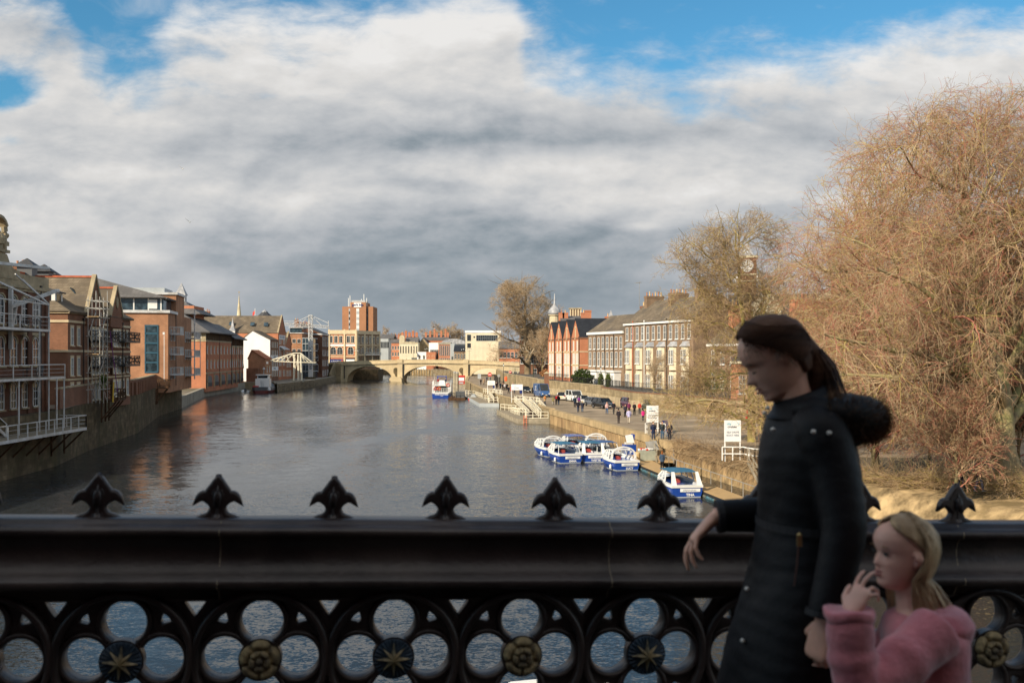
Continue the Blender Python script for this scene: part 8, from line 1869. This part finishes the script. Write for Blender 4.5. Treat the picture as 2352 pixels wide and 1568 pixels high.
col = MB(); col.loft([[tuple(wl(cx,cy)+Vector((a*wk_*math.cos(t), w*math.sin(t), (.022*math.cos(t) if i > 0 else 0)))) for t in [2*math.pi*j/30 for j in range(30)]] for i,(cx,cy,a,w) in enumerate(((1844,958,84,.125),(1838,930,66,.092),(1838,903,58,.078),(1838,900,48,.066),(1838,935,46,.066)))], cap=False); col.build('collar', coatm, co, smooth=True)
gold2 = mat('brass', (.40,.31,.14), .35, .1, 10, metal=.7); pearl = mat('stud', (.62,.60,.55), .35, .05, 10, metal=.3)
for px, py, dy in ((1869,991,-.222),(1905,994,-.225),(1764,936,-.10),(1757,948,-.095),(1776,986,-.14),(1716,1352,-.10),(1706,1471,-.10)):
    b_ = MB(); b_.lathe([(.001,.006),(.005,.004),(.0062,.001),(.0062,-.004)], n=12); b_.v = [(x, -z, y) for x,y,z in b_.v]; bo = b_.build('button', pearl, co, smooth=True); bo.location = wl(px,py,dy)
z_b = MB(); z_b.box(-.009,.009,-.004,.004,-.018,.018); z_b.lathe([(.004,.016),(.009,.019),(.004,.026)], n=8); zo = z_b.build('zip_pull', gold2, co); zo.location = wl(1836,1241,-.215); zo.scale = (.7,.7,.8)
z_b = MB(); z_b.tube([wl(1834,1255,-.213), wl(1830,1300,-.216), wl(1824,1345,-.214)], .0022, 6); z_b.build('zip_tape', mat('zip_tape', (.11,.05,.035), .7, .1, 5), co)
bl = MB(); bl.loft([[tuple(wl(1849,yv)+Vector((107*wk_*1.01*math.cos(t), .198*math.sin(t), 0))) for t in [2*math.pi*j/40 for j in range(40)]] for yv in (1188,1206)], cap=False); bl.build('waistband', cloth('coat2', (.008,.009,.012), .6), co)
cu = MB(); cu.tube([wl(1660,1184,.172), wl(1646,1185,.172)], [.051,.050], 20); cu.build('cuff', cloth('coat2', (.008,.009,.012), .6), co); cu = MB(); cu.tube([wl(1895,1404,-.262), wl(1892,1418,-.263)], [.049,.048], 20); cu.build('cuff', cloth('coat2', (.008,.009,.012), .6), co)
tr = MB()
for sgn, ank in ((-1,(1700,WA)),(1,(1930,WA))): tr.tube([wl(1832,1420,sgn*.085), wl((1832+ank[0])/2+(-18 if sgn < 0 else -8),1740,sgn*.085), wl(ank[0],ank[1]-20,sgn*.085)], [.095,.068,.052], 14)
tr.build('trousers', cloth('denim', (.02,.028,.05)), woman, smooth=True)
for sgn, ank in ((-1,(1700,WA)),(1,(1930,WA))):
    c = wl(ank[0],ank[1],sgn*.085); sh_ = MB(); zb = .0; sh_.loft([[(c.x+x,c.y-w,zb),(c.x+x,c.y-w,h_*.6),(c.x+x,c.y,h_),(c.x+x,c.y+w,h_*.6),(c.x+x,c.y+w,zb)] for x,w,h_ in ((.07,.03,.08),(.04,.038,.12),(-.03,.04,.10),(-.12,.045,.06),(-.18,.03,.04))]); sh_.build('shoe', M_['rubber'], woman, smooth=True)

# ---------- child in the pink fleece
CY_ = 2.44; ck = CY_/FPX
def cp(px, py, dy=0.0): k = (CY_+dy)/FPX; return Vector(((px-1176)*k, CY_+dy, CAMZ-(py-HORY)*k))
cb_ = cp(2120,2200); cb_.z = gz(cb_.x, CY_)
child = thing('person', 'small child with long fair hair in a pink fleece, one hand raised to the mouth', 'person', cb_)
def cl_(px, py, dy=0.0): return cp(px, py, dy)-cb_
CA = HORY+(CAMZ-cb_.z-.07)/ck
sc_ = .76; HC = Matrix.Translation(cl_(2068,1352,0)) @ Matrix.Rotation(R(12),4,'Z') @ Matrix.Rotation(R(3),4,'Y') @ Matrix.Scale(sc_, 4)
body = MB(); body.loft(xf(head_rings(1.0, child=True), HC))
for q in (-1,1):
    er = []
    for t in np.linspace(0, 1, 9): a_ = math.sin(math.pi*min(.98,max(.02,t))); er.append([(.010+.020*a_*math.cos(k)-.006*t, q*(.072+.014*a_+.007*math.sin(k)*a_*.5), .078+.066*t) for k in [2*math.pi*j/10 for j in range(10)]])
    body.loft(xf(er, HC))
body.tube([cl_(2085,1310), cl_(2092,1360), cl_(2100,1410)], [.040,.036,.042], 14)
body.loft([[tuple(cl_(cx,cy)+Vector((a*ck*math.cos(t), w*math.sin(t), 0))) for t in [2*math.pi*j/18 for j in range(18)]] for cx,cy,a,w in ((2100,1395,35,.05),(2112,1425,60,.11),(2118,1500,72,.105),(2122,1600,70,.10),(2122,1700,78,.115),(2122,1760,70,.11))])
for sgn, ax_ in ((-1,2060),(1,2180)): body.tube([cl_(2122,1740,sgn*.05), cl_((2122+ax_)/2-8,1950,sgn*.055), cl_(ax_,CA,sgn*.055)], [.062,.043,.03], 10)
body.tube([cl_(2165,1440,-.115), cl_(1985,1572,-.21), cl_(1948,1410,-.20)], [.034,.028,.021], 10); body.tube([cl_(2075,1440,.08), cl_(1995,1545,.12), cl_(1925,1515,.13)], [.034,.028,.021], 10)
hand(body, cl_(1954,1408,-.20), (.46,.10,.84), (.72,.45,-.25), .66, ((10,18,12),(12,20,14),(40,50,30),(48,52,34)), .09, (.7,.1), 1)
hand(body, cl_(1920,1512,.13), (-.78,.05,.40), (.1,.5,-.5), .56, ((50,60,40),(54,62,40),(56,62,40),(58,62,40)), .05, (.7,.2), 1)
skin2 = mat('skin_child', (.80,.48,.38), .5, .06, 12, spec=.4); skin2.node_tree.nodes['Principled BSDF'].inputs['Subsurface Weight'].default_value = .1; skin2.node_tree.nodes['Principled BSDF'].inputs['Subsurface Radius'].default_value = (.02,.008,.004)
cbody = place(remesh(body.mesh('body', skin2), .0036, 'body', [skin2], 2), 'body', child)
for q in (-1,1):
    e = MB(); e.lathe([(.001,.010),(.006,.009),(.009,.004),(.0095,0)], n=12); e.v = [tuple(HC @ Vector((-.0745-z, q*.031+y, .116+x*.55))) for x,y,z in e.v]; e.build('eye', mat('eye', (.05,.045,.045), .15, .1, 5), cbody, smooth=True)
    m_ = MB(); m_.tube([HC @ Vector((-(.0865-abs(t)*.008),q*(.031+t*.017),.1225)) for t in (-1,-.5,0,.5,1)], [.0008,.0013,.0014,.0013,.0008], 6); m_.build('eyelid_line', lid, cbody)
    m_ = MB(); m_.tube([HC @ Vector((-(.0905-abs(t)*.009),q*(.031+t*.018),.140)) for t in (-1,-.5,0,.5,1)], [.0008,.0014,.0015,.0012,.0006], 6); m_.build('eyebrow', mat('brow_fair', (.22,.13,.07), .8, .1, 8), cbody)
m_ = MB(); m_.tube([HC @ Vector((-(.0895-abs(t)*.009),t*.018,.0595)) for t in (-1,-.5,0,.5,1)], [.001,.003,.0036,.003,.001], 7); m_.tube([HC @ Vector((-(.089-abs(t)*.009),t*.016,.048)) for t in (-1,-.5,0,.5,1)], [.001,.003,.004,.003,.001], 7); m_.build('lips', mat('lip_child', (.50,.20,.18), .45, .08, 8), cbody)
fair = mat('hair_fair', (.60,.43,.24), .45, .3, 5, stretch=(6,6,.8), bump=.45, bscale=30, c2=(.38,.25,.13)); 
hc = MB(); th = ([.0,.05,.08,.11,.14,.16,.175,.19,.205,.215,.23], [124,118,112,104,92,78,60,42,20,6,0])
hc.loft(xf(hair_cap(1.0, th, 1.16, .03), HC), cap=False, closed=False)
rq_ = random.Random(12)
for k in range(1500):     # long locks from the parting, over the ear and down the back
    a = rq_.uniform(92,180)*rq_.choice((-1,-1,1)); side_ = 1 if a > 0 else -1; gr = rq_.uniform(1.13,1.20); a_end = a+rq_.uniform(-6,14)*side_; hang = rq_.uniform(.08,.23); pts = []
    zt_ = rq_.uniform(.19,.232); tuck = 1 if abs(a) < 118 else 0
    for u in np.linspace(0,1,8):
        zz_ = zt_-(zt_-.055)*u; aa = a+(a_end-a)*u; aa = aa+(side_*12*math.sin(u*math.pi) if tuck else 0); pts.append(hsurf(R(aa), zz_, gr+.05*u))
    last = pts[-1]; fl_ = rq_.uniform(-.004,.055)*(1 if abs(a) > 120 else .2)
    for u in (.35,.7,1.0): pts.append(last+Vector((.030*u+.008*math.sin(k+u*3), last.y*.10*u+.005*math.sin(k*2+u*4), -hang*u))+Vector((fl_*u,0,0)))
    hc.tube([HC @ p for p in pts], [.0012,.0022,.0026,.0028,.0028,.0028,.0028,.0028,.0026,.0022,.0009], 3, cap=False)
hc.build('hair', fair, child, smooth=True)
pink = mat('fleece_pink', (.70,.25,.285), .95, .22, 9, bump=.9, bscale=55, c2=(.56,.18,.22)); pink.node_tree.nodes['Principled BSDF'].inputs['Sheen Weight'].default_value = .6; pink.node_tree.nodes['Principled BSDF'].inputs['Sheen Roughness'].default_value = .5
ct_ = MB(); pr_ = [(1402,2106,46,.065),(1418,2112,70,.115),(1445,2122,88,.140),(1500,2124,90,.135),(1570,2124,92,.13),(1680,2124,98,.135),(1760,2124,104,.145)]
rings = []
for yv in np.linspace(1402,1760,50):
    c, a, w = (I(yv, [p[0] for p in pr_], [p[i] for p in pr_]) for i in (1,2,3))
    rings.append([tuple(cl_(c,yv)+Vector((a*ck*math.cos(t)*(1+.02*math.sin(t*6+yv*.03)), w*math.sin(t)*(1+.02*math.sin(t*4+yv*.05)), 0))) for t in [2*math.pi*j/44 for j in range(44)]])
ct_.loft(rings)
def fsleeve(pts, rad, n=60):
    arr = np.array([tuple(p) for p in pts]); k = np.linspace(0,1,len(pts)); t = np.linspace(0,1,n); q = [Vector([np.interp(u,k,arr[:,i]) for i in range(3)]) for u in t]
    for _ in range(10): q = [q[0]]+[(q[i-1]+q[i]*2+q[i+1])/4 for i in range(1,n-1)]+[q[-1]]
    ct_.tube(q, [np.interp(u,np.linspace(0,1,len(rad)),rad)*(1+.035*math.sin(u*37)+.02*math.sin(u*61+1)) for u in t], 24)
fsleeve([cl_(2150,1448,-.105), cl_(2060,1530,-.17), cl_(1975,1585,-.205), cl_(1955,1500,-.205), cl_(1951,1412,-.20)], [.062,.060,.058,.055,.054,.053,.050])
fsleeve([cl_(2075,1445,.08), cl_(2000,1550,.12), cl_(1938,1524,.13)], [.055,.05,.047,.042,.040])
place(remesh(ct_.mesh('fleece', pink), .0055, 'fleece', [pink], 4), 'fleece', child)
cu = MB(); rings = [[tuple(c0+Vector((r_*math.cos(t), r_*.9*math.sin(t), .004*math.sin(t*3)))) for t in [2*math.pi*j/24 for j in range(24)]] for c0, r_ in ((cl_(1952,1430,-.20),.050),(cl_(1951,1412,-.20),.057),(cl_(1950,1400,-.20),.057),(cl_(1950,1396,-.20),.048))]; cu.loft(rings); cu.build('cuff', pink, child, smooth=True)
hdc = MB(); hdc.loft([[tuple(cl_(2150,1425)+Vector((a*math.cos(t), b_*math.sin(t), z))) for t in [2*math.pi*j/20 for j in range(20)]] for a,b_,z in ((.03,.05,-.05),(.075,.10,-.04),(.085,.115,0),(.065,.09,.03),(.03,.05,.04))]); place(remesh(hdc.mesh('hood', pink), .006, 'hood', [pink], 4), 'hood', child)
tr = MB()
for sgn, ax_ in ((-1,2060),(1,2180)): tr.tube([cl_(2122,1745,sgn*.05), cl_((2122+ax_)/2-8,1950,sgn*.055), cl_(ax_,CA-15,sgn*.055)], [.072,.054,.042], 12)
tr.build('leggings', cloth('navy', (.02,.022,.04)), child, smooth=True)
for sgn, ax_ in ((-1,2060),(1,2180)):
    c = cl_(ax_,CA,sgn*.055); sh_ = MB(); sh_.loft([[(c.x+x,c.y-w,0),(c.x+x,c.y-w,h_*.6),(c.x+x,c.y,h_),(c.x+x,c.y+w,h_*.6),(c.x+x,c.y+w,0)] for x,w,h_ in ((.05,.022,.06),(.02,.03,.08),(-.04,.032,.07),(-.11,.03,.035))]); sh_.build('shoe', M_['sign_white'], child, smooth=True)

# ---------- the people on the quay: one body surface, clothes as parts
PC = {}
def small_person(label, loc, rz, h=1.72, top=(.02,.02,.03), legs=(.03,.035,.06), hair=(.05,.03,.02), coat=.0, bag=None, pose='walk', group='people walking on the quay', female=False, hat=None):
    st = {'walk': ((.20,-.22),(-.16,.14)), 'stand': ((.03,-.03),(-.02,.02)), 'step': ((-.16,.20),(.12,-.14))}[pose]
    key = (pose, coat, female)
    if key not in PC:
        def parts(e, what):
            m = MB()
            if what in ('body',):
                m.lathe([(.001,1.50),(.05,1.515),(.075,1.56),(.080,1.62),(.070,1.68),(.04,1.715),(.001,1.722)], n=12, sy=1.15); m.tube([(0,0,1.35),(0,0,1.53)], .052, 8); m.tube([(0,-.07,1.60),(0,-.10,1.585),(0,-.085,1.57)], [.012,.016,.01], 6)
            if what in ('body','top'):
                sh_w = .19 if female else .215
                m.loft([[(a*math.cos(t),b_*math.sin(t),z) for t in [2*math.pi*j/14 for j in range(14)]] for a,b_,z in ((.06+e,.06+e,1.46),(sh_w-.05+e,.09+e,1.42),(sh_w-.03+e,.11+e,1.34),(.165+e,.11+e,1.15),(.15+e,.10+e,1.0),(.175+e,.115+e,.88-coat*.3),(.18+e+coat*.05,.12+e+coat*.04,.86-coat))])
                for q, k in ((-1,0),(1,1)): m.tube([(q*(sh_w-.045),0,1.39),(q*(sh_w+.03),st[1][k]*.35,1.13),(q*(sh_w+.01),-.05+st[1][k],.90 if what == 'body' else .93)], [.055+e,.045+e,.036+e], 8)
            if what == 'body':
                for q, k in ((-1,0),(1,1)): hx = q*(sh_w+.01); m.tube([(hx,-.05+st[1][k],.90),(hx,-.06+st[1][k],.85),(hx-q*.01,-.07+st[1][k],.78)], [.026,.034,.012], 7); m.tube([(hx,-.07+st[1][k],.87),(hx-q*.01,-.105+st[1][k],.83)], [.014,.009], 5)
            if what in ('body','legs'):
                m.loft([[(a*math.cos(t),b_*math.sin(t),z) for t in [2*math.pi*j/12 for j in range(12)]] for a,b_,z in ((.14+e,.09+e,1.0),(.16+e,.105+e,.9),(.15+e,.10+e,.82))])
                for q, k in ((-1,0),(1,1)): m.tube([(q*.085,0,.88),(q*.09,st[0][k]*.5-.03,.47),(q*.09,st[0][k],.09)], [.082+e,.055+e,.042+e*1.2], 9)
            if what in ('shoe0','shoe1'):
                for q, k in (((-1,0),),((1,1),))[int(what[-1])]: y_ = st[0][k]; m.loft([[(q*.09-w,y_+yy,0),(q*.09-w,y_+yy,hh*.6),(q*.09,y_+yy,hh),(q*.09+w,y_+yy,hh*.6),(q*.09+w,y_+yy,0)] for yy,w,hh in ((.06,.035,.08),(-.02,.045,.10),(-.14,.045,.06),(-.19,.03,.035))])
            if what == 'hair':
                m.lathe([(.088,1.57),(.095,1.63),(.085,1.70),(.05,1.738),(.001,1.748)], (0,.02,0), 12, sy=1.05)
                if female: m.loft([[(a*math.cos(t),.055+b_*math.sin(t),z) for t in [2*math.pi*j/10 for j in range(10)]] for a,b_,z in ((.08,.055,1.62),(.085,.05,1.5),(.07,.045,1.40),(.03,.02,1.36))])
            return m
        PC[key] = {w: remesh(parts(e, w).mesh(w, skin), .02, w, [skin], 1) for w, e in (('body',0),('top',.024),('legs',.018))}
        PC[key]['shoe0'] = parts(0,'shoe0').mesh('shoe', M_['rubber'], True); PC[key]['shoe1'] = parts(0,'shoe1').mesh('shoe', M_['rubber'], True); PC[key]['hair'] = parts(0,'hair').mesh('hair', skin, True)
    t = thing('person', label, 'person', loc, rz, group); t.scale = (h/1.74,)*3
    cm_ = lambda c: mat('fabric_%02d_%02d_%02d' % tuple(int(v*99) for v in c), c, .85, .15, 8, bump=.2, bscale=20)
    def put(w, n, c):
        o = place(PC[key][w], n, t)
        if c is not None: o.material_slots[0].link = 'OBJECT'; o.material_slots[0].material = cm_(c)
        return o
    put('body','body',None); put('top','coat' if coat else 'jacket',top); put('legs','trousers',legs); put('shoe0','shoe',None); put('shoe1','shoe',None); put('hair' if not hat else 'hair','hair' if not hat else 'hat',hat or hair)
    if bag: m = MB(); m.loft([[(-.13,.12,z0),(.13,.12,z0),(.12,.27,z0),(-.12,.27,z0)] for z0 in (1.0,1.38)]); m.build('backpack', cm_(bag), t, smooth=False)
    return t
def q3(x, y): return G(1091+x*.12206, 832.6+y*.12206, QZ)      # crop coordinates on the quay
def q5(x, y): return G(1234.5+x*.2014, 660.3+y*.2014, QZ)
W_, Bk = (.55,.53,.5), (.012,.012,.014)
ppl = [
 (q3(110,415), 0, 1.7, Bk, Bk, 0, None, 'stand', 0, 'person in black standing at the quay edge by the pale board'),
 (q3(165,415), 10, 1.68, (.42,.30,.19), (.05,.04,.04), .35, None, 'walk', 1, 'woman in a tan coat carrying a white bag near the pale board'),
 (q3(225,360), 160, 1.76, (.02,.03,.06), (.02,.02,.03), .2, None, 'step', 0, 'man in dark blue walking away under the no entry sign'),
 (q3(285,352), 30, 1.72, (.10,.14,.20), (.03,.04,.06), 0, None, 'walk', 0, 'person in a grey blue jacket by the no entry sign'),
 (q3(372,352), 0, 1.6, (.50,.36,.28), (.06,.05,.05), 0, None, 'stand', 1, 'person in a pale peach top behind the round grey sign'),
 (q3(405,498), 10, 1.70, Bk, (.02,.02,.02), .2, None, 'stand', 0, 'person in black at the left end of the crowd by the stone wall'),
 (q3(425,470), 170, 1.72, (.05,.04,.04), Bk, 0, None, 'stand', 1, 'dark haired person behind the left end of the crowd'),
 (q3(478,505), 200, 1.78, (.015,.03,.05), (.02,.02,.02), .3, None, 'stand', 0, 'broad person in a navy coat in the crowd'),
 (q3(527,525), 190, 1.74, Bk, Bk, .1, None, 'stand', 0, 'person in black wearing a red hat in the crowd'),
 (q3(562,525), 180, 1.75, (.5,.48,.5), Bk, 0, None, 'walk', 0, 'person in a white and black top in the middle of the crowd'),
 (q3(597,522), 0, 1.78, Bk, Bk, .3, None, 'stand', 0, 'tall person in a long black coat in the crowd'),
 (q3(632,590), 20, 1.72, (.02,.02,.025), Bk, .1, None, 'walk', 0, 'man in black in front of the crowd beside the red coat'),
 (q3(688,566), 0, 1.62, (.50,.02,.03), (.04,.02,.02), .45, None, 'stand', 1, 'person in a long bright red coat behind the nearer landing sign'),
 (q3(716,500), 0, 1.68, (.30,.22,.16), (.05,.05,.05), 0, None, 'stand', 1, 'person in a brown top behind the red coat'),
 (q3(742,580), 0, 1.74, (.03,.03,.04), (.03,.04,.07), 0, None, 'stand', 0, 'dark dressed person under the nearer landing sign'),
 (q3(1315,786), 185, 1.66, (.48,.33,.18), (.03,.035,.06), .25, (.55,.18,.04), 'walk', 1, 'person in a tan coat with an orange bag in front of the blue van'),
 (q3(1468,792), 170, 1.45, (.22,.19,.08), (.35,.33,.30), .2, None, 'step', 1, 'child in an olive coat walking beside the man with the red rucksack'),
 (q3(1530,793), 175, 1.78, (.05,.045,.04), (.02,.02,.02), 0, (.40,.02,.03), 'walk', 0, 'man with a red and black rucksack behind the white hatchback'),
 (q3(1575,790), 190, 1.66, (.02,.02,.03), (.10,.13,.18), .1, None, 'step', 1, 'person in black close to the man with the rucksack'),
 (q3(1878,840), 175, 1.80, (.02,.03,.05), (.015,.018,.03), .1, None, 'walk', 0, 'man in navy walking away by the camper van'),
 (q3(1955,822), 185, 1.68, (.20,.04,.22), (.08,.10,.15), 0, None, 'step', 1, 'person in a purple jacket behind the black quilted coat'),
 (q3(1942,930), 180, 1.74, (.015,.018,.025), (.03,.05,.10), .1, None, 'step', 0, 'man in a black quilted jacket and blue jeans walking away'),
 (q3(2020,932), 175, 1.66, (.035,.045,.075), (.06,.10,.16), .3, (.03,.03,.05), 'walk', 1, 'fair haired woman in a dark blue coat walking beside the quilted jacket'),
 (q5(792,1442), 5, 1.70, (.62,.40,.38), (.05,.10,.20), 0, None, 'walk', 1, 'woman in a pink cardigan and blue jeans walking towards the bridge'),
 (q5(868,1442), 10, 1.78, (.02,.02,.025), (.09,.085,.08), 0, None, 'step', 0, 'man in a black jacket beside the woman in the pink cardigan'),
 (q5(925,1545), 150, 1.74, (.03,.025,.03), (.05,.04,.04), 0, None, 'stand', 0, 'stooping dark figure behind the twigs right of the black car'),
 (q5(1043,1548), 170, 1.78, (.46,.44,.66), (.48,.42,.34), .1, None, 'walk', 0, 'person in a pale lavender jacket behind the overhanging twigs'),
 (q5(1205,1518), 180, 1.45, (.62,.03,.20), (.03,.03,.05), .1, None, 'stand', 1, 'child in a bright magenta coat near the first hire sign'),
 (q5(1045,1440), 0, 1.70, (.16,.03,.08), Bk, 0, None, 'stand', 1, 'person in a dark red top in the group beside the maroon car'),
 (q5(1105,1450), 20, 1.72, (.03,.03,.03), Bk, 0, None, 'stand', 0, 'person in black in the group beside the maroon car'),
 (q5(1165,1440), -20, 1.70, (.45,.06,.04), (.04,.04,.05), 0, None, 'stand', 1, 'person in an orange red top in the group beside the maroon car'),
 (q5(1000,1475), 30, 1.68, (.05,.05,.07), Bk, 0, None, 'stand', 0, 'dark figure at the left of the group beside the maroon car'),
 (G(1500.5,1009,QZ), 10, 1.76, (.02,.03,.07), (.05,.06,.10), .25, None, 'stand', 0, 'person in a navy coat standing at the head of the first gangway'),
 (G(1521,1008,QZ), 0, 1.72, (.03,.04,.05), (.06,.11,.18), 0, None, 'stand', 1, 'person in denim right of the first hire sign'),
 (G(1538,1010,QZ), -20, 1.74, (.02,.02,.03), (.02,.02,.03), .1, None, 'stand', 0, 'person in black beside the blue pavement board'),
 (G(1521,1079,.47), 175, 1.64, (.05,.08,.13), (.015,.015,.02), .1, None, 'stand', 1, 'curly haired person in a blue jacket standing on the pontoon by the gangway'),
 (G(2206,1122,2.9), 80, 1.76, (.03,.03,.04), (.02,.02,.03), 0, None, 'walk', 0, 'man in black walking under the weeping tree'),
 (G(2249,1128,2.9), 95, 1.74, (.10,.05,.05), (.02,.02,.03), 0, None, 'step', 0, 'second walker in dark clothes under the weeping tree'),
]
for i, (loc, rz, h, top, lg, coat_, bag, pose, fem, lab) in enumerate(ppl):
    hr_ = (.45,.30,.14) if 'fair haired' in lab else ((.28,.10,.03) if 'curly' in lab else random.Random(i).choice([(.05,.03,.02),(.10,.06,.04),(.20,.15,.12),(.03,.025,.02)]))
    grp = 'people walking on the quay' if i < 36 else 'walkers under the weeping tree'
    small_person(lab, loc, R(rz), h, top, lg, hr_, coat_, bag, pose, grp, bool(fem), (.45,.02,.02) if 'red hat' in lab else None)
for i, px in enumerate((842,905,1010,1062,1120,934,1195-60)):      # heads over the far parapet
    x = bx(px)*1.012; small_person(['person crossing the bridge by the corner block','person in dark clothes left of the central arch','person in black above the central arch','person in brown right of the central arch','person above the right arch','person in a dark coat over the left pier','person at the right end of the bridge'][i], (x, BY+4.5, deck(x)+.42), R(90 if i%2 else -90), 1.72, [(.02,.02,.03),(.1,.05,.04),(.03,.05,.08)][i%3], (.02,.02,.03), (.05,.03,.02), 0, None, 'walk', 'pedestrians crossing the stone bridge')
for px, py, lab in ((958,883,'person in black walking on the left quay near the steps'),(975,884,'second dark figure walking on the left quay')):
    g_ = G(545.5+px*.2014, 631.6+1140*.2014, QZ); small_person(lab, g_, R(180), 1.74, Bk, Bk, (.05,.03,.02), 0, None, 'walk', 'walkers on the left quay')
for x, y, z, rz, top, lab in ((-.9,1.0,3.1,0,(.3,.03,.03),'passenger in red on the upper deck of the cruise boat'),(.9,1.4,3.1,30,(.03,.05,.1),'passenger in blue on the upper deck of the cruise boat'),(.2,.5,1.45,180,Bk,'crew member in black at the stern stairs of the cruise boat')):
    small_person(lab, (-17.2+x, 243+y, z), R(rz), 1.72, top, Bk, (.05,.03,.02), 0, None, 'stand', 'people aboard the cruise boat')
